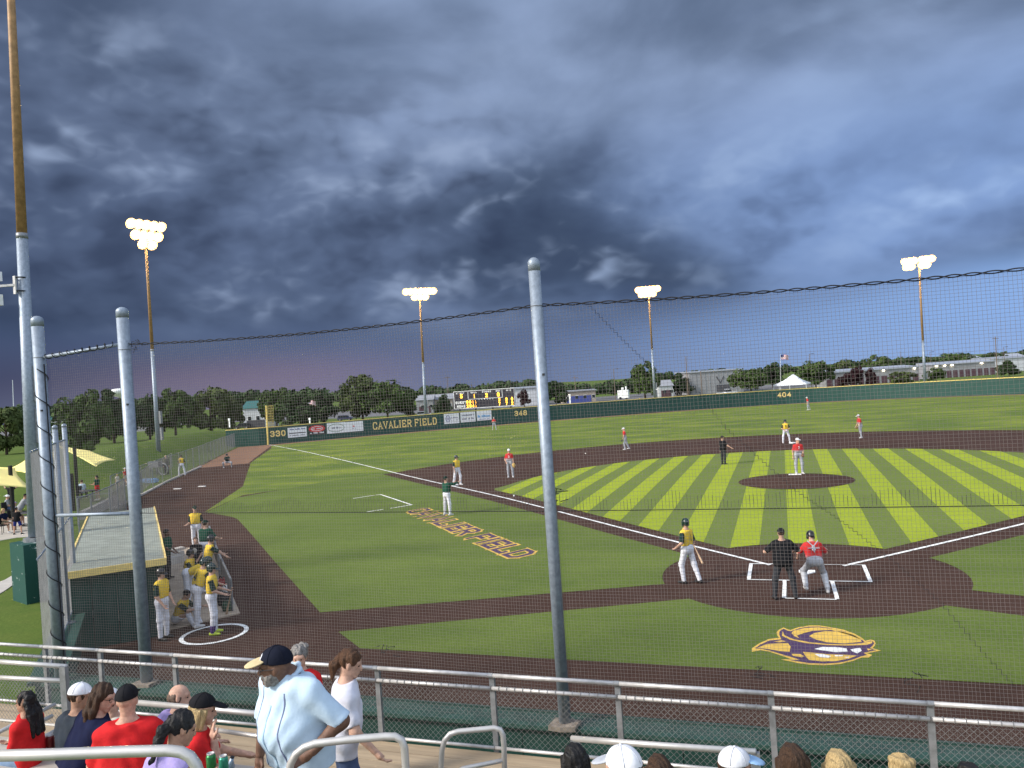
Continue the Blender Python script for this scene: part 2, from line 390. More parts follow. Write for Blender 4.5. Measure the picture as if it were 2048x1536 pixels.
tag(MB().prism([(-.216, .432), (-.216, .216), (0, 0), (.216, .216), (.216, .432)], -.01, .024).build('home_plate', material('rubber_white', (.82, .82, .8), .6)), 'white five sided home plate between the batter boxes', 'plate')
cb = line_sheet('coaches_box', [(-23.5, 15.07), (-22.5, 16.4), (-18.4, 12.25), (-19.1, 11.3)], .10)
line_sheet('box_tick', [(-19.35, 11.0), (-19.9, 10.3)], .10, parent=cb)
tag(cb, 'white painted third base coach box outline on the turf', 'line')
tag(line_sheet('on_deck_circle', arc(-14.37, -6.95, .78, 0, 352.5, 47), .11, closed=True), 'white painted on deck circle on the clay by the dugout', 'circle')
def base_bag(x, y, label):
    z = float(zf(x, y)); b = MB().box((x, y, z+.05), (.38, .38, .08), np.array([[.7071, -.7071, 0], [.7071, .7071, 0], [0, 0, 1]])).build('base_bag', M_CHALK)
    bv = b.modifiers.new('bev', 'BEVEL'); bv.width = .02; bv.segments = 2; tag(b, label, 'base', 'white canvas bases')
base_bag(-19.15, 19.4, 'white third base bag on the clay beside the foul line'); base_bag(0.15, 38.8, 'white second base bag on the clay behind the mound')
for (px, py), lb in (((355, 978), 'white bullpen plate nearer the left fence'), ((404, 973), 'white bullpen plate nearer the field turf')):
    g = ground_at(px, py); tag(MB().box((g[0], g[1], g[2]+.015), (.6, .16, .04)).build('bullpen_rubber', M_CHALK), lb, 'rubber', 'bullpen plates')
# small white balls and scraps on the clay
for px, py, d_, lb in ((1171, 908, 0, 'white ball lying on the infield clay near shortstop'), (1028, 993, 0, 'small pale ball on the third base path')):
    g = ground_at(px, py); tag(MB().lathe([(0.002, -.045), (.03, -.035), (.045, 0), (.03, .035), (.002, .045)], 8, (g[0], g[1], g[2]+.045)).build('baseball', M_CHALK, smooth=True), lb, 'ball')

# ------------------------------------------------------------------ lettering
GL = {'C': ['1,.78 .86,1 .2,1 0,.8 0,.2 .2,0 .86,0 1,.22'], 'A': ['0,0 .5,1 1,0', '.2,.34 .8,.34'], 'V': ['0,1 .5,0 1,1'], 'L': ['.1,1 .1,0 1,0 1,.2'],
      'I': ['.5,0 .5,1'], 'E': ['1,.82 1,1 .1,1 .1,0 1,0 1,.2', '.1,.5 .75,.5'], 'R': ['.1,0 .1,1 .8,1 1,.85 1,.62 .8,.48 .1,.48', '.55,.48 1,0'],
      'F': ['1,.82 1,1 .1,1 .1,0', '.1,.5 .75,.5'], 'D': ['.1,0 .1,1 .75,1 1,.78 1,.22 .75,0 .1,0'], '0': ['.25,0 0,.25 0,.75 .25,1 .75,1 1,.75 1,.25 .75,0 .25,0'],
      '1': ['.2,.8 .5,1 .5,0'], '2': ['0,.75 .2,1 .8,1 1,.8 1,.6 0,0 1,0'], '3': ['0,.82 .2,1 .8,1 1,.82 1,.65 .75,.52 .4,.52', '.75,.52 1,.38 1,.18 .8,0 .2,0 0,.18'],
      '4': ['.75,0 .75,1 0,.3 1,.3'], '5': ['1,1 .08,1 .04,.55 .7,.6 1,.42 1,.18 .8,0 .2,0 0,.14'], '7': ['0,1 1,1 .35,0'],
      '8': ['.25,.52 .05,.66 .05,.86 .25,1 .75,1 .95,.86 .95,.66 .75,.52 .25,.52 0,.36 0,.14 .22,0 .78,0 1,.14 1,.36 .75,.52'],
      'G': ['1,.8 .82,1 .2,1 0,.8 0,.2 .2,0 .85,0 1,.2 1,.48 .6,.48'], 'U': ['0,1 0,.2 .2,0 .8,0 1,.2 1,1'], 'S': ['1,.84 .82,1 .2,1 0,.84 0,.66 .2,.52 .8,.48 1,.34 1,.16 .8,0 .2,0 0,.16'],
      'T': ['0,1 1,1', '.5,1 .5,0'], 'H': ['0,0 0,1', '1,0 1,1', '0,.5 1,.5'], 'O': ['.25,0 0,.25 0,.75 .25,1 .75,1 1,.75 1,.25 .75,0 .25,0'], 'M': ['0,0 0,1 .5,.4 1,1 1,0'],
      'B': ['.1,0 .1,1 .75,1 .95,.86 .95,.66 .75,.52 .1,.52', '.75,.52 1,.36 1,.14 .78,0 .1,0'], 'K': ['.1,0 .1,1', '1,1 .1,.45 1,0'], '-': ['.2,.5 .8,.5']}
def strokes(text, h, wid, sw, gap, serif=False, skew=0.0):
    """quads (four uv points each) of a line of block lettering, height h, letter width wid, stroke sw"""
    quads = []; u = 0.0
    for ch in text:
        if ch == ' ': u += wid*.5; continue
        w = wid*(.45 if ch in 'I1' else 1.0)
        for pl in GL[ch]:
            P = [np.array([float(a) for a in q.split(',')]) for q in pl.split()]
            if ch in 'I1': P = [np.array(((p[0]-.5)*1.2+.5, p[1])) for p in P]
            P = [np.array((u+sw/2+p[0]*(w-sw), sw/2+p[1]*(h-sw))) for p in P]
            closed = np.linalg.norm(P[0]-P[-1]) < 1e-6
            n = len(P); Lf = []; Rt = []
            for i in range(n):
                if closed and i in (0, n-1): a, b, c = P[-2], P[0], P[1]
                else: a, b, c = P[max(i-1, 0)], P[i], P[min(i+1, n-1)]
                d1 = b-a; d2 = c-b
                if np.linalg.norm(d1) < 1e-9: d1 = d2
                if np.linalg.norm(d2) < 1e-9: d2 = d1
                d1 = d1/np.linalg.norm(d1); d2 = d2/np.linalg.norm(d2)
                n1 = np.array((-d1[1], d1[0])); n2 = np.array((-d2[1], d2[0])); m = n1+n2; m /= max(np.linalg.norm(m), 1e-6)
                k = sw/2/max(.55, np.dot(m, n1)); ex = np.zeros(2)
                if not closed and i == 0: ex = -d2*sw/2
                if not closed and i == n-1: ex = d1*sw/2
                Lf.append(b+m*k+ex); Rt.append(b-m*k+ex)
            for i in range(n-1): quads.append((Rt[i], Rt[i+1], Lf[i+1], Lf[i]))
            if serif and not closed:
                for e, q in ((P[0], P[1]), (P[-1], P[-2])):
                    if abs(e[1]-sw/2) < 1e-4 or abs(e[1]-h+sw/2) < 1e-4:
                        if abs(q[1]-e[1]) > .2*h:
                            y0 = 0 if e[1] < h/2 else h-sw*.5
                            quads.append(tuple(np.array(z) for z in ((e[0]-sw, y0), (e[0]+sw, y0), (e[0]+sw, y0+sw*.5), (e[0]-sw, y0+sw*.5))))
        u += w+gap
    if skew: quads = [tuple(np.array((p[0]+skew*p[1], p[1])) for p in q) for q in quads]
    return quads, u-gap
def relief(quads, fn, t0, t1):
    """raised lettering: fn(u, v, t) gives the world point t out from the surface"""
    mb = MB()
    for i, q in enumerate(quads):
        tt = t1+.0015*(i % 3)
        v = [fn(p[0], p[1], t0) for p in q]+[fn(p[0], p[1], tt) for p in q]
        mb.add(v, [(4, 5, 6, 7), (0, 1, 5, 4), (1, 2, 6, 5), (2, 3, 7, 6), (3, 0, 4, 7)])
    return mb

# ------------------------------------------------------------------ outfield wall
M_WALL = material('wall_green', (.012, .058, .045), .55, vary=.18, scale=1.2, bump=.1)
M_YEL = material('rail_yellow', (.72, .55, .16), .5, vary=.12, scale=3)
M_GOLD = material('letter_gold', (.80, .60, .22), .5, vary=.1)
M_WHITE = material('white_paint', (.78, .78, .76), .5, vary=.06, scale=4)
M_BLACK = material('black_paint', (.012, .012, .014), .5, vary=.2)
M_GALV = material('galvanised_steel', (.27, .315, .37), .50, .40, vary=.20, scale=13, bump=.06, bscale=50, detail=7, lo=.35, hi=.65)
M_GALVD = material('weathered_steel', (.25, .26, .27), .5, .5, vary=.25, scale=10)
M_ALU = material('brushed_aluminium', (.47, .46, .45), .48, .45, vary=.22, scale=9, bump=.06)
M_RUST = material('rusty_brown_steel', (.33, .19, .08), .6, .1, vary=.28, scale=5)
WALL_H = 2.5
wl = thing('outfield_wall', 'long green outfield wall with a yellow top rail and gold numbers', 'wall', (0, 123.3, -.9))
wpts = [np.array(p) for p in [WALL[0]]] + [np.array(p) for p in WL2]
cum = [0]
for a, b in zip(wpts, wpts[1:]): cum.append(cum[-1]+np.linalg.norm(b-a))
def wall_pt(s):
    i = max(0, min(len(cum)-2, int(np.searchsorted(cum, s)-1))); t = (s-cum[i])/(cum[i+1]-cum[i]); p = wpts[i]+(wpts[i+1]-wpts[i])*t
    d = (wpts[i+1]-wpts[i])/np.linalg.norm(wpts[i+1]-wpts[i]); nrm = np.array((d[1], -d[0]))
    return p, d, nrm
PAN = 2.44; ns = int(cum[-1]/PAN)
pan_me = MB().box((0, 0, WALL_H/2), (PAN-.012, .10, WALL_H)).mesh('wall_panel', M_WALL)
cap_me = MB().box((0, 0, WALL_H+.05), (PAN+.03, .17, .10)).mesh('top_rail', M_YEL)
for i in range(ns):
    p, d, nrm = wall_pt((i+.5)*PAN); z = float(zf(*p))
    a, _, _ = wall_pt(i*PAN); b, _, _ = wall_pt((i+1)*PAN); dd = (b-a)/np.linalg.norm(b-a); mid = (a+b)/2
    for me in (pan_me, cap_me):
        o = bpy.data.objects.new(me.name, me); COL.objects.link(o); o.parent = wl
        o.location = (mid[0], mid[1]-123.3, z+.9); o.rotation_euler = (0, 0, math.atan2(dd[1], dd[0]))
        o.scale = (np.linalg.norm(b-a)/PAN, 1, 1)
def wall_s(px):           # arc length along the wall seen at photograph column px (near wall mid-height)
    best = None
    for s_ in np.arange(0, cum[-1], .25):
        p, d, nrm = wall_pt(s_); q = np.array((p[0], p[1], float(zf(*p))+1.3))-CAM
        x = 1024+F_PX*np.dot(q, AX_R)/np.dot(q, AX_F)
        if best is None or abs(x-px) < best[0]: best = (abs(x-px), s_)
    return best[1]
def on_wall(s0):
    def fn(u, v, t):
        p, d, nrm = wall_pt(s0+u); z = float(zf(*p)); return (p[0]+nrm[0]*(.05+t), p[1]+nrm[1]*(.05+t), z+v)
    return fn
for txt, px, h, wd, sw, base in (('330', 542, .85, .62, .16, 1.1), ('348', 1030, .85, .62, .16, 1.2), ('404', 1556, .85, .68, .17, 1.25)):
    q, L_ = strokes(txt, h, wd, sw, .16, True); fn = on_wall(wall_s(px))
    relief(q, lambda u, v, t: fn(u, v+base, t), .004, .03).build('distance_number', M_GOLD, wl)
s0 = wall_s(744); s1 = wall_s(874)
q, L_ = strokes('CAVALIER FIELD', 1.15, .78, .17, .16, True); k = (s1-s0)/L_; fn = on_wall(s0)
relief(q, lambda u, v, t: fn(u*k, v+.85, t), .004, .03).build('wall_lettering', M_GOLD, wl)
# advertising boards
M_ADW = material('board_white', (.72, .73, .74), .5, vary=.05)
M_ADR = material('board_red', (.55, .03, .03), .5); M_ADK = material('board_black', (.02, .02, .022), .5)
M_INK = material('board_ink_blue', (.05, .07, .25), .6); M_INKG = material('board_ink_green', (.06, .16, .08), .6); M_INKC = material('board_ink_cyan', (.05, .30, .60), .6)
M_INKK = material('board_ink_grey', (.16, .17, .22), .6)
def board(px0, px1, v0, v1, label, kind):
    a, b = wall_s(px0), wall_s(px1); p, d, nrm = wall_pt((a+b)/2); w = b-a
    t = thing('advertising_board', label, 'sign', (p[0], p[1], float(zf(*p))+v0), 'advertising boards on the outfield wall')
    fn = on_wall(a)
    def rect(u0, u1, w0, w1, m, nm, t0=.056, t1=.062):
        mb = MB(); v = [fn(u, vv, tt) for tt in (t0, t1) for u, vv in ((u0, w0), (u1, w0), (u1, w1), (u0, w1))]
        mb.add(v, [(4, 5, 6, 7), (0, 1, 5, 4), (1, 2, 6, 5), (2, 3, 7, 6), (3, 0, 4, 7)]); mb.build(nm, m, t)
    def ring(cu, cv, ru, rv, wd, m, nm, full=False, t1=.064):
        n = 24; mb = MB(); v = []; f = []
        for i in range(n):
            c, s_ = math.cos(2*math.pi*i/n), math.sin(2*math.pi*i/n)
            v.append(fn(cu+ru*c, cv+rv*s_, t1)); v.append(fn(cu+(0 if full else ru-wd)*c, cv+(0 if full else rv-wd)*s_, t1))
        for i in range(n): j = (i+1) % n; f.append((2*i, 2*j, 2*j+1, 2*i+1))
        mb.add(v, f).build(nm, m, t)
    def dashes(u0, u1, vv, hh, m, n, seed):
        rr = random.Random(seed); mb = MB(); u = u0; st = (u1-u0)/n
        for i in range(n):
            if rr.random() < .14: continue
            x0 = u0+i*st; x1 = x0+st*.72; hb = hh*rr.uniform(.6, 1)
            mb.add([fn(x0, vv, .066), fn(x1, vv, .066), fn(x1, vv+hb, .066), fn(x0, vv+hb, .066)], [(0, 1, 2, 3)])
        tag(mb.build('lettering', m, t), kind='stuff')
    rect(0, w, v0, v1, M_ADK if kind == 2 else M_ADW, 'panel', 0, .055)
    H = v1-v0
    if kind == 1: dashes(.2, w-.2, v0+.75*H, .16*H, M_INK, 16, 1); rect(.15, w-.15, v0+.38*H, v0+.46*H, M_ADK, 'stripe'); dashes(.3, w-.3, v0+.15*H, .12*H, M_INKK, 18, 2)
    if kind == 2: ring(w/2, v0+.62*H, w*.48, H*.36, .1, M_ADR, 'red_field', True, .058); ring(w/2, v0+.62*H, w*.36, H*.24, .07, M_ADW, 'oval'); dashes(.5, w-.5, v0+.56*H, .13*H, M_ADW, 9, 3); dashes(.2, w-.2, v0+.13*H, .16*H, M_ADW, 12, 4)
    if kind == 3: ring(w/2, v0+.5*H, w*.45, H*.40, .07, M_INKG, 'oval'); dashes(.7, w-.7, v0+.42*H, .18*H, M_INKK, 8, 5)
    if kind == 4: dashes(w*.42, w*.58, v0+.45*H, .2*H, M_ADR, 3, 6); dashes(w*.36, w*.66, v0+.28*H, .08*H, M_INKK, 7, 7)
    if kind == 5: ring(w*.25, v0+.5*H, w*.16, H*.34, .10, M_INK, 'wreath'); ring(w*.25, v0+.5*H, w*.07, H*.15, .08, M_INK, 'seal'); dashes(w*.46, w*.94, v0+.55*H, .12*H, M_INKK, 8, 8); dashes(w*.46, w*.94, v0+.30*H, .08*H, M_INKK, 10, 9)
    if kind == 6: dashes(.2, w-.2, v0+.62*H, .18*H, M_INKK, 13, 10); dashes(.2, w-.2, v0+.25*H, .18*H, M_INKK, 12, 11)
    if kind == 7: dashes(.15, w-.15, v0+.32*H, .30*H, M_INKC, 10, 12); dashes(.4, w-.4, v0+.12*H, .08*H, M_INK, 12, 13)
board(577, 612.5, .75, 2.2, 'white board with a black stripe, leftmost on the outfield wall', 1)
board(617.5, 651, .85, 2.3, 'red and black board with a white oval on the outfield wall', 2)
board(655, 689, .85, 2.4, 'white board with a green outlined oval on the outfield wall', 3)
board(692, 725, .85, 2.35, 'white board with one small red mark, left of the gold lettering', 4)
board(889, 917.5, .8, 2.4, 'white board with a blue wreath, right of the gold lettering', 5)
board(921, 950, .85, 2.45, 'white board with two dark text lines under the scoreboard', 6)
board(953.5, 981.5, .9, 2.5, 'white board with bright blue lettering, rightmost on the wall', 7)
# foul pole with its screen
fp = thing('foul_pole', 'yellow foul pole with a mesh wing at the left field corner', 'pole', (-71.1, 71.0, -.43))
b0 = at(536, 889.5, 112); t0_ = at(532.5, 811, 112)
MB().tube([b0, t0_], .12, 8).build('pole', M_YEL, fp)
sc = MB(); up = (t0_-b0)/np.linalg.norm(t0_-b0); rt = np.array((.83, .55, 0))
for i in range(9): sc.tube([b0+up*(2.6+i*.375)+rt*.12, b0+up*(2.6+i*.375)+rt*.95], .022, 4)
for i in range(5): sc.tube([b0+up*2.6+rt*(.15+.2*i), b0+up*5.6+rt*(.15+.2*i)], .03, 4)
sc.build('screen_wing', M_YEL, fp)

# ------------------------------------------------------------------ floodlight towers
M_LAMP = material('floodlight_lens', (1, .85, .6), .3, emit=(1.0, .78, .46, 26.0)); M_LAMP.cycles.emission_sampling = 'NONE'
M_HALO = material('floodlight_halo', (.9, .6, .25), .3, emit=(1.0, .58, .20, .9)); M_HALO.cycles.emission_sampling = 'NONE'  # self-glowing ring added round each lens to imitate the lamp's warm halo
def tower(xb, yb, xt, yt, d, d_top, label, zsplit, rows, lit=True, boxes=((.5, .62),), rb=.24, rt_=.12, lk=1.0):
    b = at(xb, yb, d); t = at(xt, yt, d_top); ax = t-b; Lh = np.linalg.norm(ax)
    o = thing('floodlight_tower', label, 'floodlight', b, 'floodlight towers round the field')
    ks = max(.05, min(.95, (zsplit-b[2])/(t[2]-b[2]))); s_ = b+ax*ks; rs = rb+(rt_-rb)*ks
    MB().tube([b, s_], [rb, rs], 14).build('lower_shaft', M_GALV, o, True)
    MB().tube([s_-ax*.004, t], [rs*.93, rt_], 14).build('upper_shaft', M_RUST, o, True)
    MB().tube([s_-ax*.006, s_+ax*.002], [rs*1.06, rs*1.03], 14).build('sleeve', M_GALVD, o, True)
    side = np.array((ax[1], -ax[0], 0)); tocam = np.array((AX_R[0], AX_R[1], 0))
    for bz0, bz1 in boxes:
        p0 = b+ax*((bz0-b[2])/ax[2]); p1 = b+ax*((bz1-b[2])/ax[2]); r_ = rb+(rt_-rb)*((bz0-b[2])/ax[2])
        MB().bar(p0+tocam*(r_+.16), p1+tocam*(r_+.16), .30, .26).build('control_box', M_GALVD, o)
    if lit:
        tgt = np.array((0, 22., 0))-t; tgt[2] = 0; tgt /= np.linalg.norm(tgt); arm = np.array((-tgt[1], tgt[0], 0))
        dn = tgt*.86+np.array((0, 0, -.5)); dn /= np.linalg.norm(dn)
        for ri, (zz, offs) in enumerate(rows):
            c = t+np.array((0, 0, zz)); MB().bar(c-arm*(abs(offs[0])+.3), c+arm*(abs(offs[-1])+.3), .14, .14).build('crossarm', M_GALVD, o)
            for u in offs:
                h = c+arm*u+tgt*.35+np.array((0, 0, .05))
                hs = MB().tube([h-dn*.42, h-dn*.30, h], [.10, .20*lk, .36*lk], 10).build('floodlight', M_GALVD, o, True)
                le = MB().tube([h-dn*.02, h+dn*.03], [.33*lk, .31*lk], 10).build('lens', M_LAMP, hs); le.location = (0, 0, 0); rf = MB().tube([h-dn*.05, h+dn*.02], [.36*lk, .50*lk], 12, caps=False).build('halo_ring', M_HALO, hs); rf.location = (0, 0, 0)
    return o
tower(72, 1072, 10, -260, 25, 25.4, 'huge near steel light pole with rusty upper half at left edge', 11.8, [], False, ((5.0, 6.1), (6.35, 7.5)), .225, .10)
tower(318, 912, 290, 468, 80, 80, 'lit floodlight tower rising from the grass bank at left', 12.0, [(.8, (-1.6, -.8, 0, .8, 1.6)), (-.3, (-1.2, -.4, .4, 1.2)), (-1.2, (-.5, .5))], boxes=((2.6, 3.9), (4.3, 5.6)), lk=1.15)
tower(852, 836, 839, 587, 146, 146, 'lit floodlight tower just left of the scoreboard', 11.2, [(.3, (-2.6, -1.75, -.9, .2, 1.0, 1.8, 2.6)), (-.75, (-1.0, 0, 1.0))], boxes=((1.0, 2.6), (2.8, 4.0)), rb=.30, rt_=.15, lk=1.5)
tower(1310, 796, 1297, 582, 169, 169, 'lit floodlight tower by the tall tree beyond centre field', 11.5, [(.3, (-2.2, -1.4, -.6, .3, 1.1, 1.9)), (-.75, (-1.6, -.8, .1, .9))], boxes=((.8, 2.6), (2.8, 4.2)), rb=.30, rt_=.16, lk=1.6)
tower(1850, 768, 1838, 525, 152, 152, 'lit floodlight tower farthest right beyond the wall', 9.0, [(.4, (-2.4, -1.6, -.8, .6, 1.4, 2.2)), (-.7, (-2.2, -1.4, .5, 1.3))], boxes=((1.5, 2.6),), rb=.28, rt_=.16, lk=1.6)
# plinth, bands and bracket of the near pole
M_PLINTH = material('plinth_green', (.012, .062, .050), .6, col2=(.012, .062, .050))
def chipped(m):
    nt = m.node_tree; N = nt.nodes; L = nt.links; b = N['Principled BSDF']; tc = N.new('ShaderNodeTexCoord'); n = N.new('ShaderNodeTexNoise'); n.inputs['Scale'].default_value = 3.6; n.inputs['Detail'].default_value = 8; n.inputs['Roughness'].default_value = .7
    L.new(tc.outputs['Object'], n.inputs['Vector']); r = N.new('ShaderNodeMapRange'); r.inputs[1].default_value = .615; r.inputs[2].default_value = .635; L.new(n.outputs[0], r.inputs[0])
    mx = N.new('ShaderNodeMix'); mx.data_type = 'RGBA'; mx.inputs[6].default_value = (.012, .062, .050, 1); mx.inputs[7].default_value = (.42, .47, .45, 1); L.new(r.outputs[0], mx.inputs[0]); L.new(mx.outputs[2], b.inputs['Base Color'])
chipped(M_PLINTH)
pb = at(72, 1080, 25); q = thing('pole_plinth', 'chipped green concrete plinth under the near light pole', 'plinth', (pb[0], pb[1], 0))
MB().box((pb[0], pb[1], pb[2]/2-.1), (1.15, 1.15, pb[2]+.16), np.array([[.94, .33, 0], [-.33, .94, 0], [0, 0, 1]])).build('block', M_PLINTH, q)
MB().prism([(pb[0]+.36*math.cos(a), pb[1]+.36*math.sin(a)) for a in np.arange(8)*math.pi/4], pb[2]-.02, pb[2]+.10).build('base_plate', M_GALVD, q)
br = at(38, 570, 25.1); t = thing('pole_bracket', 'grey bracket and black clamps strapped to the near light pole', 'bracket', br)
for yy in (556, 583): MB().tube([at(41+(yy-556)*.05, yy, 25.1)+np.array((.20*math.cos(w), .20*math.sin(w), 0)) for w in np.arange(12)*math.pi/6], .025, 6, closed=True).build('clamp', M_BLACK, t)
MB().bar(at(29, 552, 24.9), at(31, 588, 24.9), .1, .06).build('plate', M_ALU, t); MB().bar(at(-12, 573, 24.9), at(29, 570, 24.9), .08, .07).build('arm', M_ALU, t)
MB().box(at(-4, 600, 24.9), (.2, .2, .35)).build('sensor', M_WHITE, t); MB().box(at(-6, 553, 24.9), (.2, .2, .3)).build('sensor', M_WHITE, t)

# ------------------------------------------------------------------ scoreboard
sb = thing('scoreboard', 'black electronic scoreboard with amber digits beyond left centre field', 'scoreboard', at(968, 830, 150))
c00, c10, c01 = at(909, 818.5, 151), at(1030.5, 810, 147), at(906.5, 783.5, 151)
uw = c10-c00; uw[2] = 0; SW = np.linalg.norm(uw); uw /= SW; SH = c01[2]-c00[2]; un = np.array((uw[1], -uw[0], 0))
sbf = lambda u, v, t: tuple(c00+uw*u+np.array((0, 0, v))+un*t)
M_SB = material('scoreboard_black', (.018, .016, .026), .5); M_AMB = material('amber_digit', (1, .5, .05), .5, emit=(1.0, .42, .03, 1.6)); M_LBL = material('scoreboard_white', (.8, .8, .8), .6)
def sbrect(u0, u1, v0, v1, t0, t1, m, nm):
    v = [sbf(u, vv, tt) for tt in (t0, t1) for u, vv in ((u0, v0), (u1, v0), (u1, v1), (u0, v1))]
    return MB().add(v, [(3, 2, 1, 0), (4, 5, 6, 7), (0, 1, 5, 4), (1, 2, 6, 5), (2, 3, 7, 6), (3, 0, 4, 7)]).build(nm, m, sb)
sbrect(0, SW, 0, SH, -.35, 0, M_SB, 'panel')
for a in ((0, SW, 0, .09), (0, SW, SH-.09, SH), (0, .09, .09, SH-.09), (SW-.09, SW, .09, SH-.09), (SW*.24, SW*.80, SH*.50, SH*.50+.07), (SW*.24, SW*.24+.07, SH*.5, SH*.95), (SW*.80, SW*.80+.07, SH*.5, SH*.95)):
    sbrect(*a, .002, .03, M_LBL, 'border')
def sbt(txt, u, v, h, w, m, sw=None, nm='lettering'):
    q, L_ = strokes(txt, h, w, sw or h*.2, w*.3); relief(q, lambda a, b, t: sbf(a+u*SW-L_/2, b+v*SH, t), .002, .02).build(nm, m, sb)
for txt, u, v in (('AT BAT', .11, .84), ('BALL', .34, .84), ('STRIKE', .55, .84), ('OUT', .74, .84), ('H-E', .91, .84)): sbt(txt, u, v, .34, .26, M_LBL, .07)
for txt, u, v in (('5', .13, .60), ('1', .345, .57), ('2', .545, .57), ('0', .74, .57)): sbt(txt, u, v, .78, .5, M_AMB, .15, 'digit')
for txt, v in (('GUEST', .28), ('HOME', .07)): sbt(txt, .115, v, .5, .36, M_LBL, .11)
for i, (g_, h_) in enumerate((('0', '2'), ('0', '0'), ('1', '4'), ('1', '1'))):
    sbt(g_, .225+i*.046, .27, .62, .38, M_AMB, .13, 'digit'); sbt(h_, .225+i*.046, .05, .62, .38, M_AMB, .13, 'digit')
for u, g_, h_ in ((.75, '2', '7'), (.865, '3', '7'), (.955, '0', '2')): sbt(g_, u, .30, .62, .38, M_AMB, .13, 'digit'); sbt(h_, u, .07, .62, .38, M_AMB, .13, 'digit')
for i in range(6): sbt('5' if i % 2 else '8', .42+.045*i, .44, .18, .14, M_LBL, .04)
for u in (.08, .35, .63, .92): p = c00+uw*SW*u; MB().bar((p[0], p[1], -1.1), (p[0], p[1], p[2]+.1), .25, .25).build('post', M_BLACK, sb, loc=tuple(-np.array(WL[sb.name])-un*.2))

# ------------------------------------------------------------------ trees
def bg(px, py, d):
    p = at(px, py, d); p[2] = float(zf(p[0], p[1]))-.03; return p
def leaf_mat(name, c1, c2):
    m = material(name, c1, .8, col2=c2, scale=.9, spec=.15, lo=.3, hi=.7, coords='Object', detail=3)
    b = m.node_tree.nodes['Principled BSDF']; return m
M_LEAF = [leaf_mat('leaf_green', (.068, .105, .026), (.036, .060, .018)), leaf_mat('leaf_olive', (.085, .110, .032), (.044, .062, .022)), leaf_mat('leaf_dark', (.045, .074, .026), (.024, .042, .017)), leaf_mat('leaf_plum', (.045, .016, .018), (.022, .009, .011))]
M_BARK = material('bark', (.075, .055, .040), .95, vary=.3, scale=8, bump=.3)
def crown_mesh(seed, leaves, size, flat=.75, conic=0.0, mat=None):
    """unit crown (radius 1, centre at origin): leaf clusters spread over uneven clumps with gaps between"""
    r = np.random.RandomState(seed); ncl = 40; C = []
    while len(C) < ncl:
        p = r.uniform(-1, 1, 3); l = np.linalg.norm(p)
        if l > 1 or l < .34: continue
        if p[2] < -.78: continue
        p = p*r.uniform(.82, 1.14)
        w = 1-conic*(p[2]+1)/2
        C.append((p[0]*w, p[1]*w, p[2]*flat)+(r.uniform(.17, .34),))
    C = np.array(C); per = leaves//ncl; V = []; F = []
    n = ncl*per; ci = np.repeat(np.arange(ncl), per); d = r.normal(size=(n, 3)); d /= np.linalg.norm(d, axis=1)[:, None]
    rr = C[ci, 3]*(.45+.6*r.rand(n)**.5); pos = C[ci, :3]+d*rr[:, None]*np.array((1, 1, .8))
    nr = d+r.normal(size=(n, 3))*.55+np.array((0, 0, .35)); nr /= np.linalg.norm(nr, axis=1)[:, None]
    a = np.cross(nr, r.normal(size=(n, 3))); a /= np.linalg.norm(a, axis=1)[:, None]; b = np.cross(nr, a)
    s = size*(.6+.8*r.rand(n))[:, None]
    V = np.stack([pos-a*s, pos-b*s*.55+nr*s*.2, pos+a*s, pos+b*s*.6+nr*s*.15], 1).reshape(-1, 3)
    F = np.arange(n*4).reshape(-1, 4)
    me = bpy.data.meshes.new('crown'); me.from_pydata(V.tolist(), [], F.tolist()); me.materials.append(mat); return me
CR = {}
def crown(kind, var):
    k = (kind, var)
    if k not in CR:
        CR[k] = crown_mesh(11+var*7+kind*31, 3600, .085, (.72, .85, .95, .95)[kind % 4], (0, .1, .45, .2)[kind % 4], M_LEAF[kind])
    return CR[k]
def trunk_mesh(seed):
    r = random.Random(seed); mb = MB(); mb.tube([(0, 0, -.05), (.01, 0, .3), (.02, .01, .55), (.02, .02, .8)], [.045, .032, .026, .012], 7)
    for k in range(6):
        a = k*1.05+r.random(); z = .32+.07*k; mb.tube([(.01, 0, z), (.14*math.cos(a), .14*math.sin(a), z+.13), (.30*math.cos(a), .30*math.sin(a), z+.22)], [.017, .012, .005], 5)
    return mb.mesh('trunk', M_BARK, True)
TR = [trunk_mesh(i) for i in range(3)]
NTREE = [0]
def tree(px, pyb, pyt, wpx, d, kind, label, group='trees beyond the field', nm='broadleaf_tree'):
    b = bg(px, pyb, d); top = at(px, pyt, d); H = top[2]-b[2]; Wd = wpx*d/F_PX/2; i = NTREE[0]; NTREE[0] += 1
    t = thing(nm, label, 'tree', b, group, rz=i*1.7)
    o = bpy.data.objects.new('trunk', TR[i % 3]); COL.objects.link(o); o.parent = t; o.scale = (H*.7, H*.7, H*.8)
    o = bpy.data.objects.new('crown', crown(kind, i % 3)); COL.objects.link(o); o.parent = t
    hh = H*.47; o.location = (0, 0, H*.535); rr_ = random.Random(i*13+5); o.scale = (Wd*rr_.uniform(1.0, 1.25), Wd*rr_.uniform(1.0, 1.25), hh*(1.14 if kind < 2 else 1.02)); o.rotation_euler = (rr_.uniform(-.12, .12), rr_.uniform(-.12, .12), rr_.uniform(0, 6))
    return t
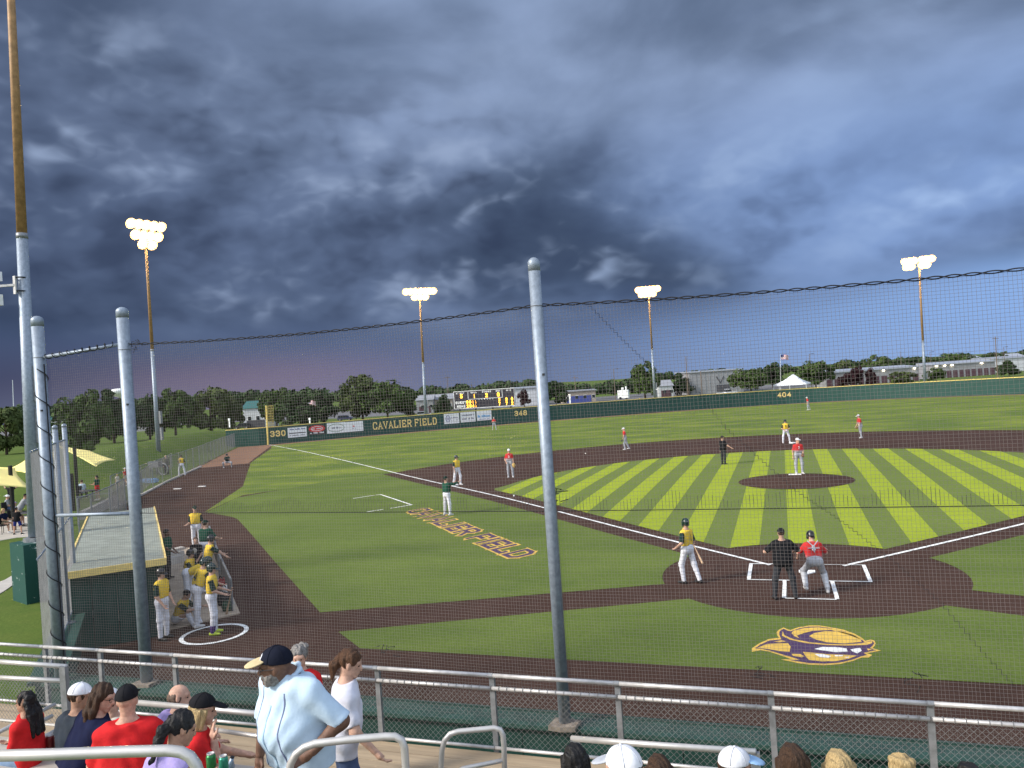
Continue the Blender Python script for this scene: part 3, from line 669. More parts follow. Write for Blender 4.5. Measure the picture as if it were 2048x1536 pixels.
T = [ # px, base, top, width px, depth, kind, label
 (12, 885, 812, 66, 150, 1, 'olive tree cut by the left edge, above the yellow shade sails'),
 (62, 868, 822, 60, 165, 2, 'dark tree half behind the near light pole'),
 (168, 906, 784, 112, 95, 0, 'large spreading tree standing behind the net at far left'),
 (228, 868, 783, 80, 170, 2, 'dark tree right of the spreading tree at far left'),
 (300, 872, 792, 70, 175, 2, 'small dark tree behind the first lit light pole'),
 (352, 870, 777, 78, 178, 0, 'round green tree just right of the first lit light pole'),
 (425, 872, 772, 80, 182, 1, 'tall olive tree left of the teal roofed building'),
 (466, 862, 798, 44, 190, 1, 'small olive tree touching the teal roofed building'),
 (553, 846, 776, 66, 190, 0, 'tree rising behind the yellow foul pole'),
 (602, 850, 792, 84, 180, 2, 'dark low tree behind the left flag'),
 (650, 848, 786, 66, 195, 2, 'dark tree between the flag and the tallest trees'),
 (726, 843, 749, 78, 200, 1, 'tall tree above the gold wall lettering, left of a pair'),
 (776, 842, 757, 92, 196, 0, 'broad tree above the gold wall lettering, right of a pair'),
 (815, 836, 796, 40, 205, 2, 'little dark tree beside the scoreboard light tower'),
 (888, 836, 790, 36, 208, 2, 'little dark tree left of the scoreboard'),
 (1048, 802, 780, 24, 230, 3, 'little plum coloured tree before the long white building'),
 (1112, 800, 764, 56, 225, 2, 'dark tree just right of the tall net post'),
 (1290, 786, 724, 52, 215, 0, 'tall ragged tree beside the central light tower'),
 (1362, 782, 748, 52, 235, 2, 'dark tree between the small house and grey warehouse'),
 (1502, 781, 734, 62, 205, 0, 'round tree right of the white pickup truck'),
 (1546, 770, 726, 50, 250, 2, 'dark tree behind the white tent'),
 (1632, 770, 718, 62, 215, 0, 'green tree right of the white tent'),
 (1690, 756, 722, 40, 280, 1, 'pale green tree behind the plum trees'),
 (1714, 769, 732, 26, 205, 3, 'taller plum coloured tree before the storage units'),
 (1742, 768, 738, 22, 205, 3, 'slim plum coloured tree, rightmost of the plum trees'),
 (1696, 770, 746, 34, 205, 3, 'low plum coloured tree, leftmost of the plum trees'),
 (1758, 752, 710, 54, 270, 0, 'wide tree rising behind the storage units'),
 (1806, 765, 742, 44, 200, 1, 'low olive tree before the storage units'),
 (1824, 748, 714, 56, 285, 2, 'dark tree left of the rightmost light tower'),
 (1872, 764, 736, 40, 205, 0, 'small tree right of the rightmost light tower'),
 (1910, 738, 704, 84, 300, 0, 'broad tree on the skyline right of the rightmost light tower'),
 (1978, 728, 706, 36, 320, 2, 'dark skyline tree left of the utility pole'),
 (2008, 728, 708, 30, 320, 2, 'dark skyline tree right of the utility pole'),
 (2018, 751, 722, 46, 210, 2, 'round dark bush before the pale building at far right'),
]
for a in T: tree(*a)
# far belt of woodland that reads as one mass
def wood(name, pts, hpx, kind, label, seed):
    r = np.random.RandomState(seed); V = []; F = []; n = 0
    for (x0, y0, d0), (x1, y1, d1) in zip(pts, pts[1:]):
        m = max(2, int(abs(x1-x0)/9))
        for k in range(m):
            t = (k+r.rand()*.8)/m; px = x0+(x1-x0)*t; d = d0+(d1-d0)*t; h = hpx*(.55+.6*r.rand()); b = at(px, y0+(y1-y0)*t, d); R_ = h*d/F_PX
            N_ = 170; dd = r.normal(size=(N_, 3)); dd /= np.linalg.norm(dd, axis=1)[:, None]
            pos = b+np.array((0, 0, R_*.45))+dd*np.array((R_*.75, R_*.75, R_*.55))*(.55+.5*r.rand(N_))[:, None]
            nr = dd+r.normal(size=(N_, 3))*.5; a = np.cross(nr, r.normal(size=(N_, 3))); a /= np.linalg.norm(a, axis=1)[:, None]; c = np.cross(nr, a); c /= np.linalg.norm(c, axis=1)[:, None]
            s = R_*.17; V.append(np.stack([pos-a*s, pos-c*s, pos+a*s, pos+c*s], 1).reshape(-1, 3)); F.append(np.arange(N_*4).reshape(-1, 4)+n); n += N_*4
    me = bpy.data.meshes.new(name); me.from_pydata(np.concatenate(V).tolist(), [], np.concatenate(F).tolist()); me.materials.append(M_LEAF[kind])
    tag(obj(name, me), label, 'trees', kind='stuff')
wood('far_woodland', [(-20, 842, 420), (240, 826, 430), (520, 806, 430), (830, 798, 330), (1060, 786, 300), (1130, 792, 260), (1300, 780, 260)], 24, 2, 'dark far belt of woodland along the horizon left of centre', 3)
wood('skyline_woodland', [(1300, 762, 420), (1450, 752, 430), (1620, 742, 430), (1850, 728, 460), (2070, 716, 460)], 15, 2, 'thin dark belt of woodland on the horizon at right', 5)

# ------------------------------------------------------------------ roads, car park, buildings beyond the wall
M_ASPH = material('asphalt', (.13, .13, .135), .9, vary=.15, scale=.6)
M_CONC = material('concrete', (.42, .39, .35), .9, vary=.15, scale=1.5, bump=.1)
def ribbon(name, pix, m, dz=.02):
    P = [at_z(px, py, -1.02+dz) for px, py in pix]; tag(MB().add(P, [tuple(range(len(P)))]).build(name, m), kind='structure')
ribbon('park_road', [(-60, 868), (160, 852), (420, 836), (700, 822), (1060, 800), (1060, 812), (700, 836), (420, 846), (160, 862), (-60, 880)], M_ASPH)
ribbon('car_park', [(1040, 806), (1400, 778), (1650, 762), (1900, 748), (1930, 752), (1660, 772), (1400, 788), (1040, 818)], M_ASPH, .03)
M_RF_G = material('roof_grey', (.26, .27, .29), .6, vary=.15); M_RF_T = material('roof_teal', (.035, .12, .11), .5, vary=.1); M_RF_L = material('roof_pale_metal', (.34, .36, .40), .4, .2, vary=.1)
M_WL_W = material('siding_white', (.50, .51, .53), .7, vary=.1, scale=2); M_WL_T = material('siding_tan', (.32, .27, .22), .8, vary=.15, scale=2); M_WL_G = material('siding_grey', (.25, .25, .26), .6, vary=.1, scale=1)
M_DOORM = material('door_maroon', (.075, .035, .045), .6, vary=.2); M_WIN = material('dark_glass', (.02, .025, .03), .15, spec=.6); M_TRIM = material('trim_dark', (.06, .06, .07), .6)
def house(name, label, px0, px1, pyb, pyt, d, wm, rm, deep=8.0, roof=1.6, gable=True, wins=4, doors=0, dm=None, group='buildings beyond the outfield', tilt=0.0, door_h=2.2, lamps=()):
    a = bg(px0, pyb, d); b = bg(px1, pyb, d*(1+tilt)); zb = min(a[2], b[2]); h = at(px0, pyt, d)[2]-zb
    u = b-a; u[2] = 0; w = np.linalg.norm(u); u /= w; nb = np.array((-u[1], u[0], 0))
    if np.dot(nb, AX_F) < 0: nb = -nb
    t = thing(name, label, 'building', ((a[0]+b[0])/2, (a[1]+b[1])/2, zb), group)
    g = lambda x, y, z: tuple(np.array((a[0], a[1], zb))+u*x+nb*y+np.array((0, 0, z)))
    hw = h-roof if gable else h
    MB().add([g(x, y, z) for z in (-.4, hw) for x, y in ((0, 0), (w, 0), (w, deep), (0, deep))], [(0, 1, 5, 4), (1, 2, 6, 5), (2, 3, 7, 6), (3, 0, 4, 7), (4, 5, 6, 7)]).build('wall', wm, t)
    o = .35
    if gable:
        v = [g(-o, -o, hw-.05), g(w+o, -o, hw-.05), g(w+o, deep+o, hw-.05), g(-o, deep+o, hw-.05), g(-o, deep/2, h), g(w+o, deep/2, h)]
        MB().add(v, [(0, 1, 5, 4), (2, 3, 4, 5), (0, 4, 3), (1, 2, 5), (3, 2, 1, 0)]).build('roof', rm, t)
    else:
        v = [g(-o, -o, hw), g(w+o, -o, hw), g(w+o, deep+o, hw+.1), g(-o, deep+o, hw+.1), g(-o, -o, hw+.3), g(w+o, -o, hw+.3), g(w+o, deep+o, hw+roof), g(-o, deep+o, hw+roof)]
        MB().add(v, [(0, 1, 5, 4), (1, 2, 6, 5), (2, 3, 7, 6), (3, 0, 4, 7), (4, 5, 6, 7), (3, 2, 1, 0)]).build('roof', rm, t)
    for k in range(doors):
        x = w*(k+.5)/doors
        MB().add([g(x-ww, yy, z) for yy in (-.06, .02) for z in (0.02, door_h) for ww in (w/doors*.36, -w/doors*.36)], [(0, 1, 3, 2), (4, 6, 7, 5), (0, 2, 6, 4), (1, 5, 7, 3), (2, 3, 7, 6)]).build('door', dm or M_DOORM, t)
    for k in range(wins):
        x = w*(k+.5)/wins+.6; zz = hw*.5
        fr = MB().add([g(x+sx*.55, yy, zz+sz*.6) for yy in (-.05, .02) for sz in (-1, 1) for sx in (-1, 1)], [(0, 1, 3, 2), (4, 6, 7, 5), (0, 2, 6, 4), (1, 5, 7, 3), (2, 3, 7, 6), (0, 4, 5, 1)]).build('window', M_WHITE, t)
        pn = MB().add([g(x+sx*.45, -.07, zz+sz*.5) for sz in (-1, 1) for sx in (-1, 1)], [(0, 1, 3, 2)]).build('pane', M_WIN, fr); pn.location = (0, 0, 0)
    for x in lamps:
        MB().box(g(w*x, -.25, hw-.25), (.5, .35, .28)).build('wall_lamp', M_LAMPW, t)
    return t, g, w, hw
M_LAMPW = material('wall_lamp_glow', (1, .9, .7), .4, emit=(1, .86, .6, 4.0)); M_LAMPW.cycles.emission_sampling = 'NONE'
house('park_building', 'white building with teal roof left of the foul pole', 486, 536, 832, 803, 205, M_WL_W, M_RF_T, 9, 1.9, True, 3, 1, M_TRIM)
house('far_house', 'teal roofed house partly hidden by the far left trees', 92, 130, 846, 830, 210, M_WL_W, M_RF_T, 8, 1.4, True, 2)
house('long_low_building', 'pale long building behind the far left trees', 205, 302, 846, 834, 250, M_WL_G, M_RF_G, 8, .8, True, 5)
house('far_house', 'grey gabled house left of the scoreboard light tower', 833, 866, 812, 791, 235, M_WL_G, M_RF_G, 9, 1.5, True, 2, 1)
house('far_house', 'grey gabled house just left of the scoreboard', 868, 905, 810, 789, 240, M_WL_T, M_RF_G, 9, 1.6, True, 2, 1)
house('long_white_building', 'long white building right of the scoreboard', 1024, 1096, 800, 779, 240, M_WL_W, M_RF_L, 12, .6, False, 0)
house('low_tan_building', 'low tan building right of the tall net post', 1124, 1192, 798, 785, 235, M_WL_T, M_RF_G, 8, .4, False, 4, 1, M_INK)
house('far_house', 'small grey roofed house beside the central light tower', 1318, 1346, 781, 761, 230, M_WL_W, M_RF_G, 9, 1.7, True, 2, 1)
wt, wg, ww_, wh = house('grey_warehouse', 'pale grey metal warehouse left of the white pickup', 1381, 1487, 782, 746, 235, M_WL_G, M_RF_L, 20, .5, False, 0)
for k in range(12): MB().bar(wg(ww_*(k+.5)/12, -.05, 0), wg(ww_*(k+.5)/12, -.05, wh), .08, .08).build('panel_rib', M_RF_L, wt)
MB().add([wg(ww_*.62+sx*2, -.1, 1.6+sz*1.0) for sz in (-1, 1) for sx in (-1, 1)], [(0, 1, 3, 2)]).build('door', M_TRIM, wt)
relief(strokes('V', 2.2, 2.4, .3, 0)[0], lambda u, v, t: wg(ww_*.5+u, -.08-t, 3.0+v), 0, .05).build('emblem', M_TRIM, wt)
house('storage_units', 'low storage building with maroon doors right of the tent', 1652, 1840, 772, 747, 225, M_WL_G, M_RF_L, 9, .9, False, 0, 12, None, lamps=(.62, .95))
house('storage_units', 'low storage building with maroon doors right of the last light tower', 1868, 1992, 757, 731, 235, M_WL_G, M_RF_L, 9, .9, False, 0, 10, None, lamps=(.05, .18, .30, .78))
house('pale_building', 'pale long building at the far right edge', 1990, 2075, 746, 719, 260, M_WL_W, M_RF_L, 12, .8, False, 2)
house('far_barn', 'far white roofed barn on the right skyline', 1942, 1966, 724, 712, 380, M_WL_W, M_RF_L, 12, 1.6, True, 0, 1)
house('far_barn', 'far white roofed barn at the right edge of the skyline', 2022, 2050, 718, 707, 380, M_WL_W, M_RF_L, 12, 1.6, True, 0, 1)
# tent
def tent():
    d = 205; a = at(1547, 772, d); b = at(1612, 767, d*.98); zb = -.95; u = b-a; u[2] = 0; w = np.linalg.norm(u); u /= w; nb = np.array((-u[1], u[0], 0))
    if np.dot(nb, AX_F) < 0: nb = -nb
    t = thing('event_tent', 'white peaked event tent beyond the centre field wall', 'tent', ((a[0]+b[0])/2, (a[1]+b[1])/2, zb))
    g = lambda x, y, z: np.array((a[0], a[1], zb))+u*x+nb*y+np.array((0, 0, z)); D = w*.9
    cor = [(0, 0), (w, 0), (w, D), (0, D)]; v = [g(w*.55, D/2, 4.6)]; f = []; n = 6; e = []
    for i in range(4):
        (x0, y0), (x1, y1) = cor[i], cor[(i+1) % 4]
        for k in range(n): tt = k/n; e.append((x0+(x1-x0)*tt, y0+(y1-y0)*tt))
    for x, y in e: v.append(g(x+(w*.55-x)*.5, y+(D/2-y)*.5, 2.95))
    for x, y in e: v.append(g(x, y, 2.0))
    for x, y in e: v.append(g(x, y, 1.72))
    m = len(e)
    for i in range(m):
        j = (i+1) % m; f += [(0, 1+i, 1+j), (1+i, 1+m+i, 1+m+j, 1+j), (1+m+i, 1+2*m+i, 1+2*m+j, 1+m+j)]
    MB().add(v, f).build('canopy', material('tent_white', (.75, .76, .78), .7, vary=.05), t, True)
    for x, y in cor+[(w/2, 0), (w/2, D)]: MB().tube([g(x, y, -.1), g(x, y, 2.0)], .06, 6).build('leg', M_WHITE, t)
    for k in range(5): MB().box(g(w*(.15+.17*k), D*.3, .45), (1.6, .8, .08)).build('table', M_TRIM, t)
tent()
# pickup truck, parked cars, trailer
def car(px, py, d, lenpx, label, body, kind='sedan', flip=False, cat='car', rz=0.0):
    b = bg(px, py, d)+np.array((0, 0, .08)); L_ = lenpx*d/F_PX; yawc = math.atan2(AX_R[1], AX_R[0])+(math.pi if flip else 0)+rz
    t = thing('parked_car' if kind != 'pickup' else 'pickup_truck', label, cat, b, 'cars parked beyond the field', yawc)
    s = L_/4.8; W_ = 1.8*s
    def prof(p, m, nm, w=W_):
        v = [(x*s, y*w/2, z*s) for y in (-1, 1) for x, z in p]; n = len(p)
        mb = MB().add(v, [tuple(range(n)), tuple(reversed(range(n, 2*n)))]+[(i, i+n, (i+1) % n+n, (i+1) % n) for i in range(n)]); o = mb.build(nm, m, t, loc=(0, 0, 0)); o.modifiers.new('b', 'BEVEL').width = .05*s; return o
    if kind == 'pickup':
        prof([(-2.4, .4), (2.4, .4), (2.4, .85), (2.25, 1.0), (1.2, 1.08), (.9, 1.1), (-.55, 1.1), (-.6, 1.0), (-2.4, 1.0)], body, 'body'); prof([(-.5, 1.1), (1.15, 1.1), (.6, 1.72), (-.4, 1.75)], M_WIN, 'window', W_*.93); prof([(-.45, 1.70), (.6, 1.68), (.5, 1.8), (-.4, 1.8)], body, 'roof', W_*.9)
    elif kind == 'suv':
        prof([(-2.3, .4), (2.4, .4), (2.4, .9), (2.2, 1.02), (1.3, 1.1), (-2.3, 1.1)], body, 'body'); prof([(-2.25, 1.1), (1.3, 1.1), (.8, 1.65), (-2.1, 1.7)], M_WIN, 'window', W_*.93); prof([(-2.15, 1.66), (.8, 1.62), (.7, 1.8), (-2.05, 1.82)], body, 'roof', W_*.9)
    else:
        prof([(-2.4, .35), (2.4, .35), (2.4, .75), (2.1, .9), (1.2, .95), (-1.9, 1.0), (-2.4, .9)], body, 'body'); prof([(-1.7, .98), (1.15, .95), (.5, 1.4), (-1.0, 1.42)], M_WIN, 'window', W_*.92); prof([(-1.0, 1.38), (.5, 1.36), (.4, 1.47), (-.9, 1.48)], body, 'roof', W_*.85)
    for x in (-1.5, 1.5):
        for y in (-1, 1):
            w_ = MB().tube([(x*s, y*W_*.42, .36*s), (x*s, y*W_*.52, .36*s)], .36*s, 12).build('wheel', M_BLACK, t, loc=(0, 0, 0)); rim = MB().tube([(x*s, y*W_*.521, .36*s), (x*s, y*W_*.53, .36*s)], .2*s, 10).build('rim', M_ALU, w_); rim.location = (0, 0, 0)
    for y in (-1, 1): MB().box((2.4*s, y*W_*.36, .72*s), (.06*s, .3*s, .14*s)).build('headlight', M_WHITE, t, loc=(0, 0, 0))
M_CARW = material('car_white', (.75, .76, .78), .3, vary=.03, spec=.5); M_CARK = material('car_black', (.02, .02, .025), .3, vary=.1, spec=.5); M_CARB = material('car_blue', (.03, .04, .10), .3, spec=.5); M_CARR = material('car_silver', (.4, .41, .43), .3, .4)
car(1454, 782.5, 200, 40, 'white pickup truck parked by the grey warehouse', M_CARW, 'pickup', False, 'truck')
car(848, 823, 205, 28, 'white off road car parked beside the scoreboard tower', M_CARW, 'suv', False)
car(690, 836, 215, 30, 'dark blue car parked under the trees near the left flag', M_CARB, 'suv')
car(484, 844, 205, 32, 'black car parked before the teal roofed building', M_CARK, 'suv', True)
car(1012, 814, 175, 34, 'dark car parked under the right end of the scoreboard', M_CARK, 'sedan')
car(22, 858, 190, 20, 'pale car parked under the far left trees', M_CARR, 'sedan'); car(52, 856, 195, 20, 'white car parked just left of the near light pole', M_CARW, 'sedan', True)
t = thing('box_trailer', 'small white box trailer standing on grass behind the wall', 'trailer', at(1247, 797, 185))
MB().box(at(1247, 788, 185), (2.5, 1.8, 1.9)).build('body', M_WHITE, t); MB().box(at(1245, 777, 185), (.5, .4, .5)).build('vent', M_WHITE, t); MB().box(at(1252, 776, 185), (.35, .35, .8)).build('vent', M_WHITE, t)
for sx in (-6, 6): MB().tube([at(1247+sx, 796.5, 184.0), at(1247+sx, 796.5, 184.2)], .3, 10).build('wheel', M_BLACK, t)
# flags
def flag(px, pyb, pyt, d, fw, fh, label):
    b = bg(px, pyb, d); tp = at(px, pyt, d); t = thing('flag_pole', label, 'flag', b, 'national flags on poles')
    MB().tube([b, tp], [.07, .04], 6).build('pole', M_WHITE, t)
    rt = np.array((AX_R[0], AX_R[1], 0)); fwd = np.array((AX_F[0], AX_F[1], 0)); n = 10; rows = 13
    def pt(u, v): return tp+rt*(u*fw)+np.array((0, 0, -.1-v*fh+.18*math.sin(u*5)*u-.12*u))+fwd*(.25*math.sin(u*7+v)*u)
    cl = MB(); cl.add([pt(i/n, j/rows) for j in range(rows+1) for i in range(n+1)], [(j*(n+1)+i, j*(n+1)+i+1, (j+1)*(n+1)+i+1, (j+1)*(n+1)+i) for j in range(rows) for i in range(n)])
    o = cl.build('flag_cloth', M_FR, t); o.data.materials.append(M_WHITE); o.data.materials.append(M_FB)
    for k, p in enumerate(o.data.polygons):
        j, i = divmod(k, n); p.material_index = 2 if (j < 7 and i < 4) else (j % 2)
M_FR = material('flag_red', (.42, .04, .05), .8, vary=.05); M_FB = material('flag_blue', (.03, .04, .16), .8, vary=.05)
flag(1561, 772, 709, 230, 2.4, 1.4, 'red white and blue flag flying above the white tent'); flag(615, 850, 800, 190, 1.9, 1.25, 'red white and blue flag on a pole above the left wall boards')
# utility poles and yard lights
M_WOOD = material('pole_wood', (.16, .12, .09), .9, vary=.25, scale=4)
def upole(px, pyb, pyt, d, label, arm=0.0, r=.14, lamp=False):
    b = bg(px, pyb, d); tp = at(px-.06*(pyb-pyt), pyt, d); t = thing('utility_pole', label, 'pole', b, 'utility poles beyond the field'); MB().tube([b, tp], [r, r*.7], 7).build('pole', M_WOOD, t)
    rt = np.array((AX_R[0], AX_R[1], 0))
    if arm: MB().bar(tp-rt*arm+np.array((0, 0, -.5)), tp+rt*arm+np.array((0, 0, -.5)), .14, .14).build('crossarm', M_WOOD, t)
    if lamp: MB().bar(tp, tp+rt*.9, .12, .1).build('lamp_arm', M_TRIM, t); MB().box(tp+rt*1.0, (.6, .4, .18)).build('lamp_head', M_TRIM, t)
upole(1996, 766, 673, 190, 'tall wooden utility pole at the far right', .8); upole(1376, 786, 713, 200, 'bare wooden utility pole left of the grey warehouse')
upole(1404, 786, 742, 205, 'short rusty pole before the grey warehouse'); upole(1152, 792, 752, 240, 'small utility pole right of the tall net post', 1.0, .12)
upole(897, 800, 752, 260, 'thin utility pole left of the scoreboard', 1.0, .12); upole(945, 792, 768, 300, 'thin utility pole behind the scoreboard', 1.4, .12)
upole(1230, 790, 738, 210, 'dark yard light pole left of the ragged tree', 0, .1, True); upole(1622, 768, 708, 225, 'dark yard light pole behind the tent tree', 0, .12, True)
upole(1803, 750, 703, 240, 'thin pole between the skyline trees', 0, .08); upole(1862, 742, 704, 250, 'yard light just right of the last light tower', 0, .1, True); upole(2010, 742, 694, 240, 'yard light right of the tall utility pole', 0, .09, True)
t = thing('radio_mast', 'thin red and white radio mast on the left horizon', 'mast', at(28, 842, 900)); MB().tube([at(28, 842, 900), at(25, 760, 900)], [.7, .4], 4).build('mast', M_WHITE, t)
t = thing('water_tower', 'white water tower peeping over the far left trees', 'tower', at(240, 842, 600)); c_ = at(240, 790, 600)
MB().lathe([(.8, -18), (.8, -2), (6, 0), (8, 2), (8, 4), (2, 5.2)], 14, c_).build('tank', M_WHITE, t, True)
# small signs and markers on the grass behind the wall
for px, py, lb in ((459, 843, 'small white marker post left of the foul pole'), (620, 842, 'white notice board behind the red wall board'), (1140, 795, 'short white marker post behind the centre wall')):
    b = at(px, py+6, 150); t = thing('marker_post', lb, 'post', b, 'white markers behind the wall'); MB().bar(b-np.array((0, 0, .6)), b+np.array((0, 0, .9)), .25, .12).build('post', M_WHITE, t); MB().box(b+np.array((0, 0, 1.0)), (.4, .2, .4)).build('cap', M_WHITE, t)

# ------------------------------------------------------------------ backstop: low wall, posts, net
BY = -12.2; WTOP = .95
M_TEAL = material('painted_ledge_green', (.022, .064, .050), .6, vary=.25, scale=5, bump=.08)
M_DKG = material('padded_wall_green', (.010, .048, .038), .6, vary=.2, scale=2)
M_CORD = material('net_cord', (.135, .122, .115), .85, vary=.1); M_ROPE = material('black_rope', (.010, .010, .012), .8, vary=.2)
M_PAD = material('weathered_pad', (.24, .20, .16), .95, vary=.4, scale=9, bump=.3)
CORNER = np.array((-13.55, -12.35)); DUGL = np.array((-17.05, -8.75))
bw = thing('backstop_wall', 'low dark green backstop wall with a painted ledge under the net', 'wall', (-3.5, BY, 0))
def wallseg(a, b, nm, z0, z1, half, m):
    a = np.array(a, float); b = np.array(b, float); d = (b-a)/np.linalg.norm(b-a); n_ = np.array((-d[1], d[0]))*half
    MB().prism([a-n_, b-n_, b+n_, a+n_], z0, z1).build(nm, m, bw)
for i in range(8): wallseg((-13.4+i*2.3, BY-.02), (-13.4+(i+1)*2.3-.012, BY-.02), 'wall_panel', -.05, WTOP-.06, .17, M_DKG)
wallseg((-13.5, BY-.05), (5.0, BY-.05), 'ledge', WTOP-.06, WTOP, .24, M_TEAL); wallseg((-13.3, BY+.17), (5.0, BY+.17), 'ledge_lip', WTOP-.055, WTOP+.03, .02, M_DKG)
wallseg(CORNER, DUGL, 'wall_panel', -.05, WTOP-.06, .17, M_DKG); wallseg(CORNER, DUGL, 'ledge', WTOP-.06, WTOP+.004, .30, M_TEAL)
def post(p, z0, z1, r, label, lace=False, pad=True):
    t = thing('net_post', label, 'post', (p[0], p[1], z0), 'tall steel posts holding the backstop net')
    MB().tube([(p[0], p[1], z0), (p[0], p[1], z1)], r, 20).build('shaft', M_GALV, t, True)
    MB().lathe([(r*1.015, -.12), (r*1.02, -.01), (r*.99, .015), (r*.78, .045), (r*.42, .068), (.004, .075)], 20, (p[0], p[1], z1)).build('cap', M_GALV, t, True)
    MB().tube([(p[0]+r*1.0*math.cos(a), p[1]+r*1.0*math.sin(a), 6.93) for a in np.arange(16)*math.pi/8], .008, 4, closed=True).build('weld_ring', M_GALVD, t)
    if pad: MB().prism([(p[0]+x, p[1]+y) for x, y in ((-.20, -.17), (-.02, -.20), (.19, -.16), (.21, .08), (.0, .13), (-.17, .10))], z0-.02, z0+.05).build('concrete_pad', M_PAD, t)
    MB().box((p[0]+r*.62, p[1]-r*.78, 5.95), (.03, .03, .03)).build('bolt', M_BLACK, t)
    if lace:
        h = [(p[0]+(r+.012)*math.cos(-1.2+k*.5), p[1]+(r+.012)*math.sin(-1.2+k*.5), 6.72-k*.5/6.28*.55) for k in range(int(6.0/.55*12.56))]
        MB().tube(h, .009, 5).build('lacing_cord', M_ROPE, t); MB().tube([(p[0]+r+.03, p[1]-.03, 6.8), (p[0]+r+.04, p[1]-.035, 3.5), (p[0]+r+.03, p[1]-.03, WTOP)], .012, 5).build('edge_rope', M_ROPE, t)
P1, P2, P3, P4 = (-3.545, -12.385), (-11.35, -12.145), (-13.245, -12.275), (5.0, -12.3)
post(P1, WTOP, 7.55, .085, 'galvanised net post with domed cap, tallest in the middle'); post(P2, WTOP, 7.62, .105, 'galvanised net post second from left, before the dugout roof')
post(P3, .60, 7.63, .105, 'leftmost net post laced with black cord', True, False)
fr = thing('net_frame_bars', 'two steel bars joining the two left net posts', 'bar', (P3[0], P3[1], 4))
for z0, z1 in ((6.93, 7.03), (4.0, 4.0)): MB().tube([(P3[0]+.1, P3[1], z0), (P2[0]-.1, P2[1], z1)], .032, 8).build('bar', M_GALV, fr, True)
lh = [(P3[0]+.1+k*.012, P3[1]+.045*math.cos(k*.42), 6.93+.1*k*.012/1.7+.045*math.sin(k*.42)) for k in range(140)]; MB().tube(lh, .009, 4).build('lacing_cord', M_ROPE, fr)
poly = [P3, P2, P1, P4]; top_ctrl = [7.0, 7.03, 6.94, 6.84]
def net_pt(i, t):
    a, b = np.array(poly[i]), np.array(poly[i+1]); sag = .10*4*t*(1-t)
    return a+(b-a)*t, top_ctrl[i]+(top_ctrl[i+1]-top_ctrl[i])*t-(sag if i else 0)
def belly(i, t, z): return .10*math.sin(math.pi*t)*math.sin(math.pi*(z-WTOP)/6.0)*(1 if i else .3)
net = thing('backstop_net', 'fine dark cord net stretched between the posts before the field', 'net', (P1[0], P1[1], WTOP))
CELL = .0475
def cordset(mb, pts, r):      # three-sided cord
    V = np.array(pts); n = len(V); up = np.array((0, 0, 1.)) if abs(V[-1][2]-V[0][2]) < .5*np.linalg.norm(V[-1]-V[0]) else np.array((1., 0, 0))
    d = V[-1]-V[0]; d /= np.linalg.norm(d); a = np.cross(d, up); a /= np.linalg.norm(a); b = np.cross(d, a); ring = [a*r, (-.5*a+.87*b)*r, (-.5*a-.87*b)*r]
    v = [p+q for p in V for q in ring]; f = [(i*3+k, i*3+(k+1) % 3, (i+1)*3+(k+1) % 3, (i+1)*3+k) for i in range(n-1) for k in range(3)]; mb.add(v, f)
nv, nh = MB(), MB()
for i in range(3):
    Ln = np.linalg.norm(np.array(poly[i+1])-np.array(poly[i])); m = int(Ln/CELL)
    for k in range(1, m):
        t = k/m; p, zt = net_pt(i, t); zs = np.linspace(WTOP, zt, 9); w = .012*math.sin(k*.9)
        cordset(nv, [(p[0]+w*math.sin((z-WTOP)*1.1), p[1]+belly(i, t, z), z) for z in zs], .0018)
    zz = WTOP+.02; j = 0
    while zz < 7.0:
        ts = [t for t in np.linspace(0, 1, 25 if i else 9) if net_pt(i, t)[1] >= zz-.005]
        if len(ts) > 1:
            seg = [ts[0]]; runs = []
            for t in ts[1:]:
                if t-seg[-1] > (.05 if i else .13): runs.append(seg); seg = [t]
                else: seg.append(t)
            runs.append(seg)
            for sgm in runs:
                if len(sgm) > 1: cordset(nh, [(net_pt(i, t)[0][0], net_pt(i, t)[0][1]+belly(i, t, zz), zz+.006*math.sin(j*.7+t*14)) for t in sgm], .0018)
        zz += CELL; j += 1
for nm, mb in (('vertical_cords', nv), ('level_cords', nh)): tag(mb.build(nm, M_CORD, net), kind='stuff')
# twisted head rope, seam rope at mid height, stepped black seams
for i in (1, 2):
    for ph in (0, math.pi):
        pts = []
        for k in range(241):
            t = k/240; p, zt = net_pt(i, t); w = k*.50+ph+.5*math.sin(k*.13); pts.append((p[0], p[1]+.016*math.cos(w), zt+.016*math.sin(w)))
        MB().tube(pts, .0085, 5).build('head_rope', M_ROPE, net)
    MB().tube([(net_pt(i, t)[0][0], net_pt(i, t)[0][1]+belly(i, t, 4)+.006, 4.0-.02*math.sin(math.pi*t)) for t in np.linspace(0, 1, 20)], .0065, 5).build('seam_rope', M_ROPE, net)
    fg = MB(); Ln = np.linalg.norm(np.array(poly[i+1])-np.array(poly[i]))
    for k in range(1, int(Ln/CELL)):
        t = k/int(Ln/CELL); p, _ = net_pt(i, t); cordset(fg, [(p[0], p[1]+belly(i, t, 4)+.008, 4.0), (p[0], p[1]+belly(i, t, 4)+.008, 4.17+.05*math.sin(k*.21)+.03*math.sin(k*.57))], .0024)
    tag(fg.build('doubled_cords', M_ROPE, net), kind='stuff')
def on_net(px, py):
    d = AX_F+(px-1024)/F_PX*AX_R-(py-768)/F_PX*AX_U; t = (-12.28-CAM[1])/d[1]; return CAM+d*t
